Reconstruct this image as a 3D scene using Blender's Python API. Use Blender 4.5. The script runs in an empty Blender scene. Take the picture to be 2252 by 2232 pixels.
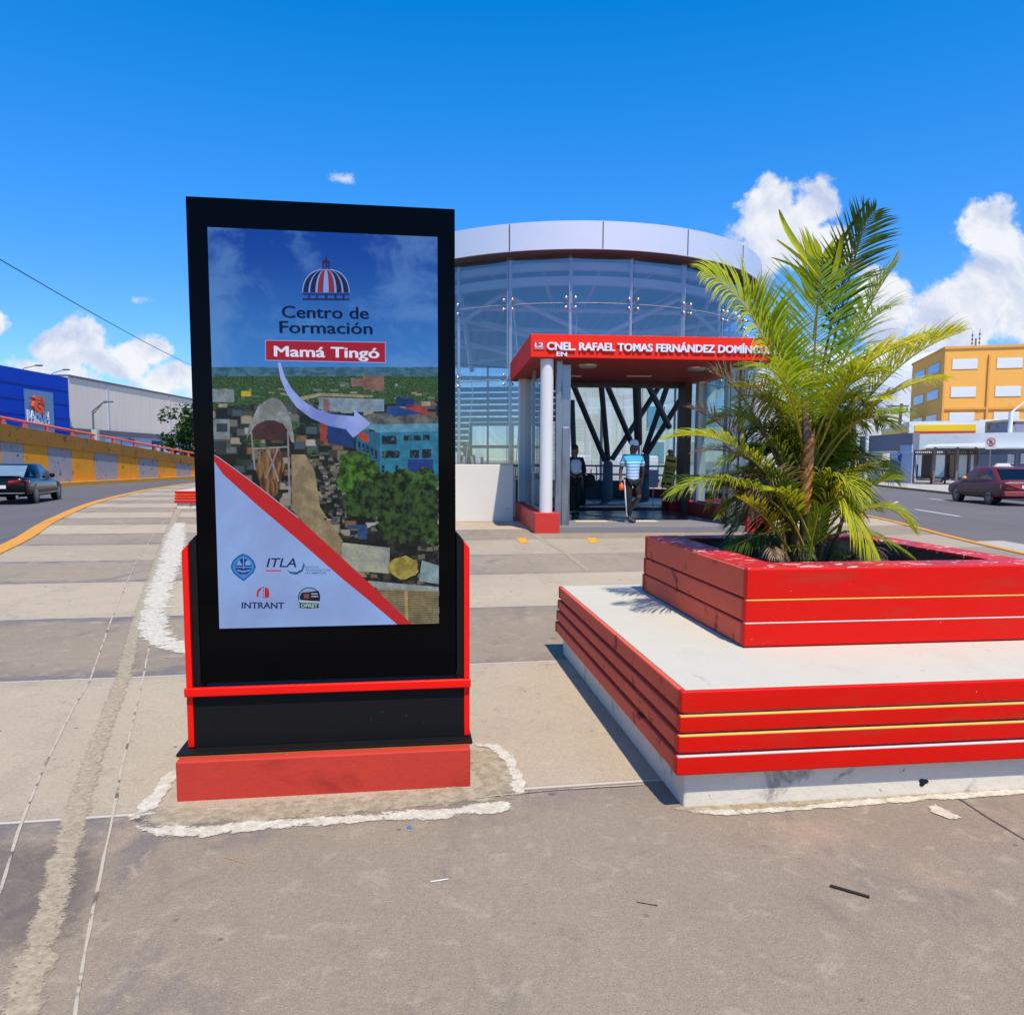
import bpy, bmesh, math, random
from mathutils import Vector, Matrix
SC = bpy.context.scene
COL = SC.collection
sin, cos, pi, R = math.sin, math.cos, math.pi, math.radians
random.seed(11)

# ------------------------------------------------------------------ camera
FPX, IW, IH = 1700.0, 2252.0, 2232.0            # focal length and picture size in photograph pixels
PITCH, ROLL, CY, CAMH = -0.09245, 0.00444, 54.37, 1.5
cam = bpy.data.cameras.new('camera'); camo = bpy.data.objects.new('camera', cam); COL.objects.link(camo)
cam.sensor_fit = 'HORIZONTAL'; cam.sensor_width = 36.0; cam.lens = 36.0 * FPX / IW
cam.shift_y = CY / IW
cam.clip_start = 0.05; cam.clip_end = 5000
CAMM = Matrix.Rotation(pi / 2 + PITCH, 3, 'X') @ Matrix.Rotation(ROLL, 3, 'Z')
camo.matrix_world = Matrix.Translation((0, 0, CAMH)) @ CAMM.to_4x4()
SC.camera = camo

# ------------------------------------------------------------------ light
SUNPOS = Vector((0.185, -0.50, 1.0)).normalized()
sun = bpy.data.lights.new('sun', 'SUN'); sun.energy = 5.0; sun.angle = R(0.53); sun.color = (1.0, 0.935, 0.84)
suno = bpy.data.objects.new('sun', sun); COL.objects.link(suno)
suno.rotation_euler = (-SUNPOS).to_track_quat('-Z', 'Y').to_euler()
SUN_EL = math.asin(SUNPOS.z); SUN_AZ = math.atan2(SUNPOS.x, SUNPOS.y)

def srgb(c):
    out = []
    for v in c[:3]:
        v = v / 255.0
        out.append(v / 12.92 if v <= 0.04045 else ((v + 0.055) / 1.055) ** 2.4)
    return tuple(out)

class NT:
    def __init__(s, tree): s.t = tree; s.n = tree.nodes; s.l = tree.links
    def add(s, typ, **kw):
        n = s.n.new(typ)
        for k, v in kw.items(): setattr(n, k, v)
        return n
    def put(s, inp, v):
        if isinstance(v, bpy.types.NodeSocket): s.l.new(v, inp)
        elif v is not None:
            if hasattr(inp, 'default_value'):
                if inp.type == 'RGBA' and not isinstance(v, (int, float)) and len(v) == 3: v = (*v, 1)
                inp.default_value = v
    def math(s, op, a, b=None, c=None, clamp=False):
        n = s.add('ShaderNodeMath', operation=op, use_clamp=clamp)
        s.put(n.inputs[0], a)
        if b is not None: s.put(n.inputs[1], b)
        if c is not None: s.put(n.inputs[2], c)
        return n.outputs[0]
    def mix(s, fac, a, b, blend='MIX'):
        n = s.add('ShaderNodeMix', data_type='RGBA', blend_type=blend)
        s.put(n.inputs[0], fac); s.put(n.inputs[6], a); s.put(n.inputs[7], b)
        return n.outputs[2]
    def noise(s, vec, scale, detail=4, rough=.55, dist=0.0):
        n = s.add('ShaderNodeTexNoise')
        if vec is not None: s.l.new(vec, n.inputs['Vector'])
        n.inputs['Scale'].default_value = scale; n.inputs['Detail'].default_value = detail
        n.inputs['Roughness'].default_value = rough; n.inputs['Distortion'].default_value = dist
        return n.outputs[0]
    def ramp(s, v, lo, hi, a=0.0, b=1.0):
        n = s.add('ShaderNodeMapRange', interpolation_type='SMOOTHSTEP')
        s.put(n.inputs[0], v); s.put(n.inputs[1], lo); s.put(n.inputs[2], hi); s.put(n.inputs[3], a); s.put(n.inputs[4], b)
        return n.outputs[0]
    def scalev(s, vec, sc):
        n = s.add('ShaderNodeMapping'); s.l.new(vec, n.inputs[0]); n.inputs['Scale'].default_value = sc
        return n.outputs[0]

# ------------------------------------------------------------------ sky: Nishita with clouds mixed in by direction
W = bpy.data.worlds.new('World'); SC.world = W; W.use_nodes = True
w = NT(W.node_tree); w.n.clear()
sky = w.add('ShaderNodeTexSky', sky_type='NISHITA'); sky.sun_disc = False
sky.sun_elevation = SUN_EL; sky.sun_rotation = SUN_AZ; sky.air_density = 1.0; sky.dust_density = 0.15; sky.ozone_density = 3.0
hsv = w.add('ShaderNodeHueSaturation'); hsv.inputs['Saturation'].default_value = 1.45; hsv.inputs['Value'].default_value = 1.50
w.l.new(sky.outputs[0], hsv.inputs['Color'])
tc = w.add('ShaderNodeTexCoord'); sep = w.add('ShaderNodeSeparateXYZ'); w.l.new(tc.outputs['Generated'], sep.inputs[0])
yy = w.math('MAXIMUM', sep.outputs[1], 0.02)
cu = w.math('DIVIDE', sep.outputs[0], yy); cw = w.math('DIVIDE', sep.outputs[2], yy)
comb = w.add('ShaderNodeCombineXYZ'); w.l.new(cu, comb.inputs[0]); w.l.new(cw, comb.inputs[1]); CV = comb.outputs[0]
def cloud_field(vec):
    # (azimuth, height) of each cloud and its half sizes, as slopes of the view direction; strength caps the wisps
    blobs = [(.335, .278, .085, .056, 1), (.318, .315, .045, .042, 1), (.378, .322, .034, .042, 1), (.395, .275, .040, .03, .8), (.29, .26, .04, .03, .9),
             (.66, .21, .12, .10, 1), (.60, .30, .05, .045, 1), (.56, .17, .08, .06, 1), (.465, .19, .05, .065, .95), (.75, .28, .10, .10, 1), (.43, .12, .12, .035, .7),
             (-.575, .135, .04, .035, 1), (-.545, .150, .035, .040, 1), (-.50, .120, .05, .03, 1), (-.465, .135, .035, .022, .9), (-.60, .10, .03, .03, .8), (-.44, .10, .06, .03, .6),
             (-.675, .17, .035, .025, 1), (-.47, .20, .04, .014, .45), (-.58, .10, .16, .03, .5),
             (-.215, .348, .026, .012, .5), (-.015, .52, .016, .014, .40), (-.05, .60, .02, .014, .4)]
    out = None
    for (a, b, ra, rb, st) in blobs:
        v1 = w.add('ShaderNodeVectorMath', operation='SUBTRACT'); w.l.new(vec, v1.inputs[0]); v1.inputs[1].default_value = (a, b, 0)
        v2 = w.add('ShaderNodeVectorMath', operation='MULTIPLY'); w.l.new(v1.outputs[0], v2.inputs[0]); v2.inputs[1].default_value = (1 / ra, 1 / rb, 0)
        v3 = w.add('ShaderNodeVectorMath', operation='LENGTH'); w.l.new(v2.outputs[0], v3.inputs[0])
        f = w.math('MULTIPLY_ADD', v3.outputs['Value'], -st * .95, st * 1.02)
        out = f if out is None else w.math('MAXIMUM', out, f)
    out = w.math('MAXIMUM', out, -0.6)
    n = w.noise(vec, 11, 9, .58, .25)
    n2 = w.noise(vec, 34, 6, .6)
    nn = w.math('MULTIPLY_ADD', n, 1.7, -0.85)
    nn = w.math('ADD', nn, w.math('MULTIPLY_ADD', n2, .8, -.4))
    return w.math('ADD', out, nn)
d0 = cloud_field(CV)
off = w.add('ShaderNodeVectorMath', operation='ADD'); w.l.new(CV, off.inputs[0]); off.inputs[1].default_value = (.006, .018, 0)
nA = w.noise(off.outputs[0], 9, 8, .6, .3); nB = w.noise(CV, 9, 8, .6, .3)
lit = w.math('MULTIPLY_ADD', w.math('SUBTRACT', nB, nA), 5.0, .62, clamp=True)
core = w.ramp(d0, .2, 1.1)
ccol = w.mix(lit, srgb((196, 208, 236)), srgb((250, 252, 255)))
ccol = w.mix(w.math('MULTIPLY', core, .25), ccol, srgb((228, 234, 248)))
cm = w.ramp(d0, .12, .40)
front = w.math('GREATER_THAN', sep.outputs[1], .05)
cm = w.math('MULTIPLY', w.math('MULTIPLY', cm, front), .97)
SKYSTR = 0.135
cc = w.add('ShaderNodeVectorMath', operation='SCALE'); w.l.new(ccol, cc.inputs[0]); cc.inputs['Scale'].default_value = 0.97 / SKYSTR
grade = w.mix(w.ramp(sep.outputs[2], .02, .48), (.52, .66, .96), (1.12, 1.02, 1.10))   # a deeper, more even blue, as over the sea
skymix = w.mix(cm, w.mix(1.0, hsv.outputs[0], grade, 'MULTIPLY'), cc.outputs[0])
bg = w.add('ShaderNodeBackground'); w.l.new(skymix, bg.inputs[0]); bg.inputs[1].default_value = SKYSTR
wo = w.add('ShaderNodeOutputWorld'); w.l.new(bg.outputs[0], wo.inputs[0])

SC.view_settings.view_transform = 'Standard'; SC.view_settings.look = 'None'
SC.view_settings.exposure = 0.0; SC.view_settings.gamma = 1.0
try:
    SC.cycles.max_bounces = 8; SC.cycles.transparent_max_bounces = 24; SC.cycles.caustics_reflective = False; SC.cycles.caustics_refractive = False
    SC.cycles.use_denoising = True
except Exception: pass

# ------------------------------------------------------------------ helpers
def ray(x, y):                                   # world direction through a photograph pixel, used for laying out the plan
    d = CAMM @ Vector(((x - IW / 2) / FPX, -(y - IH / 2 - CY) / FPX, -1.0))
    return d
def gp(x, y, z=0.0):                             # where the line of sight meets the level z
    d = ray(x, y); t = (z - CAMH) / d.z
    return Vector((d.x * t, d.y * t, z))
def at(x, y, Y):                                 # the point at a given distance in front
    d = ray(x, y); t = Y / d.y
    return Vector((d.x * t, Y, CAMH + d.z * t))

class MB:
    def __init__(s): s.bm = bmesh.new(); s.mi = 0
    def box(s, x0, x1, y0, y1, z0, z1, M=None, taper=None):
        vs = []
        for z in (z0, z1):
            t = taper if (taper and z == z1) else 0
            for (x, y) in ((x0 + t, y0 + t), (x1 - t, y0 + t), (x1 - t, y1 - t), (x0 + t, y1 - t)):
                p = Vector((x, y, z)); vs.append(s.bm.verts.new(M @ p if M else p))
        for f in ((3, 2, 1, 0), (4, 5, 6, 7), (0, 1, 5, 4), (1, 2, 6, 5), (2, 3, 7, 6), (3, 0, 4, 7)):
            s.bm.faces.new([vs[i] for i in f]).material_index = s.mi
        return s
    def prism(s, pts, d, M=None):                # polygon pts (3-D, planar) pushed along the vector d
        d = Vector(d); a = [Vector(p) for p in pts]
        if M: a = [M @ p for p in a]; d = M.to_3x3() @ d
        A = [s.bm.verts.new(p) for p in a]; B = [s.bm.verts.new(p + d) for p in a]; n = len(A)
        s.bm.faces.new(A[::-1]).material_index = s.mi; s.bm.faces.new(B).material_index = s.mi
        for i in range(n): s.bm.faces.new((A[i], A[(i + 1) % n], B[(i + 1) % n], B[i])).material_index = s.mi
        return s
    def poly(s, pts):
        s.bm.faces.new([s.bm.verts.new(Vector(p)) for p in pts]).material_index = s.mi; return s
    def tube(s, pts, r, n=8, cap=True):
        pts = [Vector(p) for p in pts]; rs = r if isinstance(r, (list, tuple)) else [r] * len(pts)
        rings = []; prev = None
        for i, p in enumerate(pts):
            t = (pts[min(i + 1, len(pts) - 1)] - pts[max(i - 1, 0)]).normalized()
            a = Vector((0, 0, 1)) if abs(t.z) < .9 else Vector((1, 0, 0))
            if prev is not None: a = prev
            u = (a - t * a.dot(t)).normalized(); v = t.cross(u); prev = u
            rings.append([s.bm.verts.new(p + (u * cos(2 * pi * k / n) + v * sin(2 * pi * k / n)) * rs[i]) for k in range(n)])
        for A, B in zip(rings, rings[1:]):
            for k in range(n):
                f = s.bm.faces.new((A[k], A[(k + 1) % n], B[(k + 1) % n], B[k])); f.smooth = True; f.material_index = s.mi
        if cap:
            for ring in (rings[0][::-1], rings[-1]): s.bm.faces.new([s.bm.verts.new(v.co) for v in ring]).material_index = s.mi
        return s
    def lathe(s, prof, c=(0, 0, 0), n=24, axis='Z'):
        c = Vector(c); rings = []
        for (r, h) in prof:
            ring = []
            for k in range(n):
                a = 2 * pi * k / n
                p = Vector((r * cos(a), r * sin(a), h))
                if axis == 'X': p = Vector((h, r * cos(a), r * sin(a)))
                if axis == 'Y': p = Vector((r * sin(a), h, r * cos(a)))
                ring.append(s.bm.verts.new(c + p))
            rings.append(ring)
        for A, B in zip(rings, rings[1:]):
            for k in range(n):
                f = s.bm.faces.new((A[k], A[(k + 1) % n], B[(k + 1) % n], B[k])); f.smooth = True; f.material_index = s.mi
        for ring, fl in ((rings[0], True), (rings[-1], False)):
            if prof[0 if fl else -1][0] > .002: s.bm.faces.new([s.bm.verts.new(v.co) for v in (ring[::-1] if fl else ring)]).material_index = s.mi
        return s
    def grid(s, rows, smooth=True, closed=False):
        V = [[s.bm.verts.new(Vector(p)) for p in r] for r in rows]
        for A, B in zip(V, V[1:]):
            m = len(A)
            for k in range(m if closed else m - 1):
                f = s.bm.faces.new((A[k], A[(k + 1) % m], B[(k + 1) % m], B[k])); f.smooth = smooth; f.material_index = s.mi
        return V
    def build(s, name, mat, parent=None, bevel=0, seg=2, loc=None, smooth=False):
        me = bpy.data.meshes.new(name)
        bmesh.ops.recalc_face_normals(s.bm, faces=s.bm.faces)
        if smooth:
            for f in s.bm.faces: f.smooth = True
        s.bm.to_mesh(me); s.bm.free()
        for m in (mat if isinstance(mat, (list, tuple)) else [mat]): me.materials.append(m)
        o = bpy.data.objects.new(name, me); COL.objects.link(o)
        if parent: o.parent = parent
        if loc: o.location = loc
        if bevel:
            b = o.modifiers.new('bevel', 'BEVEL'); b.width = bevel; b.segments = seg; b.limit_method = 'ANGLE'; b.angle_limit = R(40)
            b.harden_normals = False
            for p in me.polygons: p.use_smooth = True
            try:
                ws = o.modifiers.new('normals', 'WEIGHTED_NORMAL'); ws.keep_sharp = True
            except Exception: pass
        return o

def tag(o, label, cat, group=None, kind=None):
    if label: o['label'] = label
    if cat: o['category'] = cat
    if group: o['group'] = group
    if kind: o['kind'] = kind
    return o
def thing(name, label, cat, loc=(0, 0, 0), rz=0.0, group=None):
    o = bpy.data.objects.new(name, None); COL.objects.link(o); o.empty_display_size = .2
    o.location = loc; o.rotation_euler = (0, 0, rz)
    return tag(o, label, cat, group)
def struct(o): o['kind'] = 'structure'; return o
def children_of(o): return [c for c in COL.objects if c.parent == o]
def copy_tree(o, parent=None):
    c = o.copy(); COL.objects.link(c)
    if parent: c.parent = parent
    for ch in children_of(o): copy_tree(ch, c)
    return c

_TXT = {}
def text_bm(mb, s, M, width=None, height=None, off=0.0, ext=0.004, align='LEFT', shear=0.0, spacing=1.0, bold=0.0):
    """Lettering in the local XY plane of M, scaled to the given width and capital height, pushed out by ext."""
    cu = bpy.data.curves.new('t', 'FONT'); cu.body = s; cu.size = 1.0; cu.offset = off; cu.extrude = 0.5; cu.shear = shear
    cu.space_character = spacing; cu.resolution_u = 3
    o = bpy.data.objects.new('t', cu); COL.objects.link(o)
    dg = bpy.context.evaluated_depsgraph_get(); me = bpy.data.meshes.new_from_object(o.evaluated_get(dg))
    xs = [v.co.x for v in me.vertices]; ys = [v.co.y for v in me.vertices]
    x0, x1 = min(xs), max(xs)
    capped = height
    sx = sy = 1.0
    if height: sy = height / 0.73
    if width: sx = width / (x1 - x0)
    else: sx = sy
    if not height: sy = sx
    ox = {'LEFT': -x0, 'CENTER': -(x0 + x1) / 2, 'RIGHT': -x1}[align]
    k = 0
    for (dx, dy) in (((0, 0),) if not bold else ((-bold, 0), (-bold / 2, bold * .5), (0, 0), (bold / 2, -bold * .5), (bold, 0))):
        vs = [mb.bm.verts.new(M @ Vector(((v.co.x + ox + dx) * sx, (v.co.y + dy) * sy, (v.co.z + .5) * ext + k * .04 * ext))) for v in me.vertices]; k += 1
        for p in me.polygons:
            try: mb.bm.faces.new([vs[i] for i in p.vertices]).material_index = mb.mi
            except ValueError: pass
    bpy.data.objects.remove(o); bpy.data.meshes.remove(me); bpy.data.curves.remove(cu)

# ------------------------------------------------------------------ materials
def newmat(name):
    m = bpy.data.materials.new(name); m.use_nodes = True; t = NT(m.node_tree); t.n.clear()
    out = t.add('ShaderNodeOutputMaterial'); b = t.add('ShaderNodeBsdfPrincipled'); t.l.new(b.outputs[0], out.inputs[0])
    return m, t, b, out
def M(name, col, rough=.6, metal=0.0, var=.12, vscale=3.0, bump=0.0, bscale=40.0, spec=.5, coat=0.0, fleck=None, dirt=None, stretch=None):
    """A painted / plain surface: colour with slow and fine variation, optional flecks of another colour and dirt."""
    m, t, b, out = newmat(name)
    tcn = t.add('ShaderNodeTexCoord'); vec = tcn.outputs['Object']
    c = tuple(x * .90 for x in srgb(col))
    n1 = t.noise(vec, vscale, 5, .6); n2 = t.noise(vec, vscale * 9, 3, .6)
    k = t.math('MULTIPLY_ADD', n1, 2 * var, 1 - var); k = t.math('ADD', k, t.math('MULTIPLY_ADD', n2, var, -var / 2))
    g = t.add('ShaderNodeVectorMath', operation='SCALE'); g.inputs[0].default_value = c; t.l.new(k, g.inputs['Scale'])
    colr = g.outputs[0]
    if dirt:                                     # (colour, scale, threshold, softness)
        dv = t.scalev(vec, stretch) if stretch else vec
        dn = t.noise(dv, dirt[1], 6, .65, .4)
        colr = t.mix(t.ramp(dn, dirt[2], dirt[2] + dirt[3]), colr, srgb(dirt[0]))
    if fleck:
        fv = t.scalev(vec, fleck[4]) if len(fleck) > 4 else vec
        fn = t.noise(fv, fleck[1], 4, .6)
        colr = t.mix(t.ramp(fn, fleck[2], fleck[2] + fleck[3]), colr, srgb(fleck[0]))
    t.l.new(colr, b.inputs['Base Color'])
    rr = t.math('MULTIPLY_ADD', n2, .25 * rough, rough * .88, clamp=True); t.l.new(rr, b.inputs['Roughness'])
    b.inputs['Metallic'].default_value = metal; b.inputs['Specular IOR Level'].default_value = spec
    if coat: b.inputs['Coat Weight'].default_value = coat; b.inputs['Coat Roughness'].default_value = .08
    if bump:
        bn = t.add('ShaderNodeBump'); bn.inputs['Strength'].default_value = bump; bn.inputs['Distance'].default_value = .01
        t.l.new(t.noise(vec, bscale, 5, .65), bn.inputs['Height']); t.l.new(bn.outputs[0], b.inputs['Normal'])
    return m
def EM(name, col, var=.0, vscale=6.0, col2=None, gloss=.06, strength=1.0, thr=(.4, .6), stretch=None):
    """A lit display: the picture's own colour as light, under glossy glass."""
    m, t, b, out = newmat(name)
    b.inputs['Base Color'].default_value = (.004, .004, .005, 1); b.inputs['Roughness'].default_value = gloss; b.inputs['Specular IOR Level'].default_value = .15
    c = srgb(col); gr = globals().get('GRAIN', 0)
    if gr and not col2: col2 = tuple(max(0, int(x * .78)) for x in col); vscale = 18; thr = (.3, .7)
    if col2:
        vec = t.add('ShaderNodeTexCoord').outputs['Object']
        if stretch: vec = t.scalev(vec, stretch)
        n = t.noise(vec, vscale, 7, .62, .3)
        cm_ = t.mix(t.ramp(n, *thr), c, srgb(col2))
        if gr:
            kk = t.math('ADD', t.math('MULTIPLY_ADD', t.noise(vec, 95, 3, .7), 1.5 * gr, 1 - .75 * gr), t.math('MULTIPLY_ADD', t.noise(vec, 38, 2, .6), gr, -.5 * gr)); g = t.add('ShaderNodeVectorMath', operation='SCALE'); t.l.new(cm_, g.inputs[0]); t.l.new(kk, g.inputs['Scale']); cm_ = g.outputs[0]
        t.l.new(cm_, b.inputs['Emission Color'])
    else: b.inputs['Emission Color'].default_value = (*c, 1)
    b.inputs['Emission Strength'].default_value = strength
    return m
def CITY(name, scale, cols, metric='CHEBYCHEV', tree=.5, stretch=(1, 1, 1.6)):
    m, t, b, out = newmat(name); b.inputs['Base Color'].default_value = (.004, .004, .005, 1); b.inputs['Roughness'].default_value = .06; b.inputs['Specular IOR Level'].default_value = .15
    vec = t.scalev(t.add('ShaderNodeTexCoord').outputs['Object'], stretch)
    vo = t.add('ShaderNodeTexVoronoi', distance=metric); t.l.new(vec, vo.inputs['Vector']); vo.inputs['Scale'].default_value = scale
    cs = t.add('ShaderNodeSeparateColor'); t.l.new(vo.outputs['Color'], cs.inputs[0])
    rp = t.add('ShaderNodeValToRGB'); rp.color_ramp.interpolation = 'CONSTANT'; el = rp.color_ramp.elements
    while len(el) < len(cols): el.new(.5)
    for i, c in enumerate(cols): el[i].position = i / len(cols); el[i].color = (*srgb(c), 1)
    t.l.new(cs.outputs[0], rp.inputs[0])
    c = t.mix(t.ramp(vo.outputs['Distance'], .34, .56), rp.outputs[0], srgb((20, 24, 22)))
    n = t.noise(vec, scale * .45, 4, .6); n2 = t.noise(vec, scale * 2.6, 4, .7)
    g = t.mix(t.ramp(n2, .38, .62), srgb((16, 34, 22)), srgb((66, 96, 44)))
    c = t.mix(t.ramp(n, 1 - tree - .06, 1 - tree + .06), c, g)
    t.l.new(c, b.inputs['Emission Color']); b.inputs['Emission Strength'].default_value = 1
    return m
def GLASS(name, tint=(.72, .80, .86), refl=1.0, base=.06, rough=.02):
    m, t, b, out = newmat(name); t.n.remove(b)
    tr = t.add('ShaderNodeBsdfTransparent'); tr.inputs[0].default_value = (*tint, 1)
    gl = t.add('ShaderNodeBsdfGlossy'); gl.inputs['Roughness'].default_value = rough; gl.inputs[0].default_value = (.95, .97, 1, 1)
    lw = t.add('ShaderNodeLayerWeight'); lw.inputs[0].default_value = .5
    fac = t.math('MULTIPLY_ADD', t.math('POWER', lw.outputs['Facing'], 4.0), .8 * refl, base, clamp=True)
    mx = t.add('ShaderNodeMixShader'); t.l.new(fac, mx.inputs[0]); t.l.new(tr.outputs[0], mx.inputs[1]); t.l.new(gl.outputs[0], mx.inputs[2])
    t.l.new(mx.outputs[0], out.inputs[0]); return m
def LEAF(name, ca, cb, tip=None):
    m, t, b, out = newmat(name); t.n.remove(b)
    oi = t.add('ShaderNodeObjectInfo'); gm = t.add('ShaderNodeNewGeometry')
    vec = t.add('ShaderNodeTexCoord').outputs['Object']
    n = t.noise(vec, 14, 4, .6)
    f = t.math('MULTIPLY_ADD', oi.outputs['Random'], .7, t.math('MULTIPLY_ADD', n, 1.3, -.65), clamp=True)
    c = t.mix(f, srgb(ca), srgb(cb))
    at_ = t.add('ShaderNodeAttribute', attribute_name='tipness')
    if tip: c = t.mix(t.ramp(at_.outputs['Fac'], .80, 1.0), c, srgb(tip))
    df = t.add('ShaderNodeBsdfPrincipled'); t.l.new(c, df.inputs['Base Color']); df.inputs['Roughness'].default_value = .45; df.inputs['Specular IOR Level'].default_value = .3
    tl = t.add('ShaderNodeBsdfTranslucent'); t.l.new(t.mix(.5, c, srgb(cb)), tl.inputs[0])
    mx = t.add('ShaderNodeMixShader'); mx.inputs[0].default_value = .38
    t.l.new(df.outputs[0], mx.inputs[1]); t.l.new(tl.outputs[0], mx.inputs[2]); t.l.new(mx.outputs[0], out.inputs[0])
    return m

def pavement_mat():
    m, t, b, out = newmat('pavement_concrete')
    pos = t.add('ShaderNodeNewGeometry').outputs['Position']; sp = t.add('ShaderNodeSeparateXYZ'); t.l.new(pos, sp.inputs[0])
    A = 0.165
    wob = t.math('MULTIPLY_ADD', t.noise(pos, .9, 3), .10, -.05)
    v = t.math('ADD', t.math('MULTIPLY', sp.outputs[0], -sin(A)), t.math('MULTIPLY', sp.outputs[1], cos(A)))
    vv = t.math('DIVIDE', t.math('SUBTRACT', v, SLAB0), SLABW)
    k = t.math('FLOOR', vv); fr = t.math('SUBTRACT', vv, k)
    odd = t.math('ABSOLUTE', t.math('MODULO', k, 2.0))
    big = t.noise(pos, .55, 6, .62, .4); med = t.noise(pos, 3.2, 6, .65); fine = t.noise(pos, 46, 4, .7); grit = t.noise(pos, 170, 2, .6)
    beige = t.mix(big, srgb((156, 139, 114)), srgb((186, 168, 140)))
    grey = t.mix(big, srgb((132, 117, 98)), srgb((160, 143, 119)))
    c = t.mix(odd, beige, grey)
    # each slab its own tone
    wn = t.add('ShaderNodeTexWhiteNoise', noise_dimensions='1D'); t.l.new(k, wn.inputs['W'])
    tone = t.math('MULTIPLY_ADD', wn.outputs[0], .16, .92)
    g = t.add('ShaderNodeVectorMath', operation='SCALE'); t.l.new(c, g.inputs[0]); t.l.new(tone, g.inputs['Scale']); c = g.outputs[0]
    # blue-grey staining gathered at the slab edges
    dist = t.math('MINIMUM', fr, t.math('SUBTRACT', 1.0, fr))
    edge = t.ramp(t.math('ADD', dist, t.math('MULTIPLY_ADD', med, .5, -.25)), .16, -.02)
    farx = t.ramp(sp.outputs[0], 1.0, -1.6, .25, 1.0)
    edge = t.math('MULTIPLY', t.math('MULTIPLY', edge, t.math('MULTIPLY_ADD', odd, .62, .10)), farx)
    c = t.mix(edge, c, srgb((100, 94, 98)))
    st = t.noise(t.scalev(pos, (1.0, .35, 1)), 1.7, 7, .68, .8)
    c = t.mix(t.math('MULTIPLY', t.ramp(st, .52, .70), t.math('MULTIPLY_ADD', odd, .42, .16)), c, srgb((104, 96, 92)))
    c = t.mix(t.math('MULTIPLY', t.ramp(t.noise(pos, 1.1, 5, .6, .5), .60, .72), .35), c, srgb((188, 158, 124)))
    # grit
    kk = t.math('ADD', t.math('MULTIPLY_ADD', fine, .62, .74), t.math('MULTIPLY_ADD', grit, .80, -.40))
    g = t.add('ShaderNodeVectorMath', operation='SCALE'); t.l.new(c, g.inputs[0]); t.l.new(kk, g.inputs['Scale']); c = g.outputs[0]
    c = t.mix(t.ramp(grit, .66, .74, 0, .6), c, srgb((226, 212, 186)))
    c = t.mix(t.ramp(grit, .36, .28, 0, .45), c, srgb((84, 74, 64)))
    c = t.mix(t.math('MULTIPLY', t.ramp(t.noise(pos, 7.5, 6, .7, .6), .52, .70), .30), c, srgb((196, 178, 150)))
    c = t.mix(t.math('MULTIPLY', t.ramp(t.noise(pos, 5.0, 6, .7, .8), .54, .72), .34), c, srgb((112, 100, 90)))
    # joints
    jd = t.math('MULTIPLY', dist, SLABW)
    j = t.ramp(t.math('ADD', jd, t.math('MULTIPLY_ADD', fine, .016, -.008)), .016, .006)
    c = t.mix(t.math('MULTIPLY', j, .75), c, srgb((206, 196, 180)))
    j2 = t.ramp(t.math('ABSOLUTE', t.math('SUBTRACT', jd, .017)), .008, .002)
    c = t.mix(t.math('MULTIPLY', j2, t.math('MULTIPLY', .5, med)), c, srgb((96, 88, 84)))
    # old chewing gum and oil spots
    for sc, lo, hi, amt in ((2.4, .42, .036, .85), (4.6, .50, .022, .85), (11.0, .45, .011, .75)):
        vo = t.add('ShaderNodeTexVoronoi'); t.l.new(pos, vo.inputs['Vector']); vo.inputs['Scale'].default_value = sc; vo.inputs['Randomness'].default_value = 1
        cs = t.add('ShaderNodeSeparateColor'); t.l.new(vo.outputs['Color'], cs.inputs[0])
        rad = t.math('MULTIPLY', t.ramp(cs.outputs[0], 1 - lo, 1.0), hi * sc)
        dd = t.math('ADD', vo.outputs['Distance'], t.math('MULTIPLY_ADD', t.noise(pos, 22, 3), .16 * sc * hi * 4, -.08 * sc * hi * 4))
        spot = t.ramp(t.math('SUBTRACT', rad, dd), -.004 * sc, .006 * sc)
        c = t.mix(t.math('MULTIPLY', spot, amt), c, t.mix(cs.outputs[1], srgb((74, 70, 68)), srgb((118, 110, 104))))
    t.l.new(c, b.inputs['Base Color']); b.inputs['Roughness'].default_value = .88; b.inputs['Specular IOR Level'].default_value = .25
    bn = t.add('ShaderNodeBump'); bn.inputs['Strength'].default_value = .55; bn.inputs['Distance'].default_value = .006
    hh = t.math('ADD', t.math('ADD', fine, grit), t.math('MULTIPLY', j, -1.2)); t.l.new(hh, bn.inputs['Height']); t.l.new(bn.outputs[0], b.inputs['Normal'])
    return m
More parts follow.
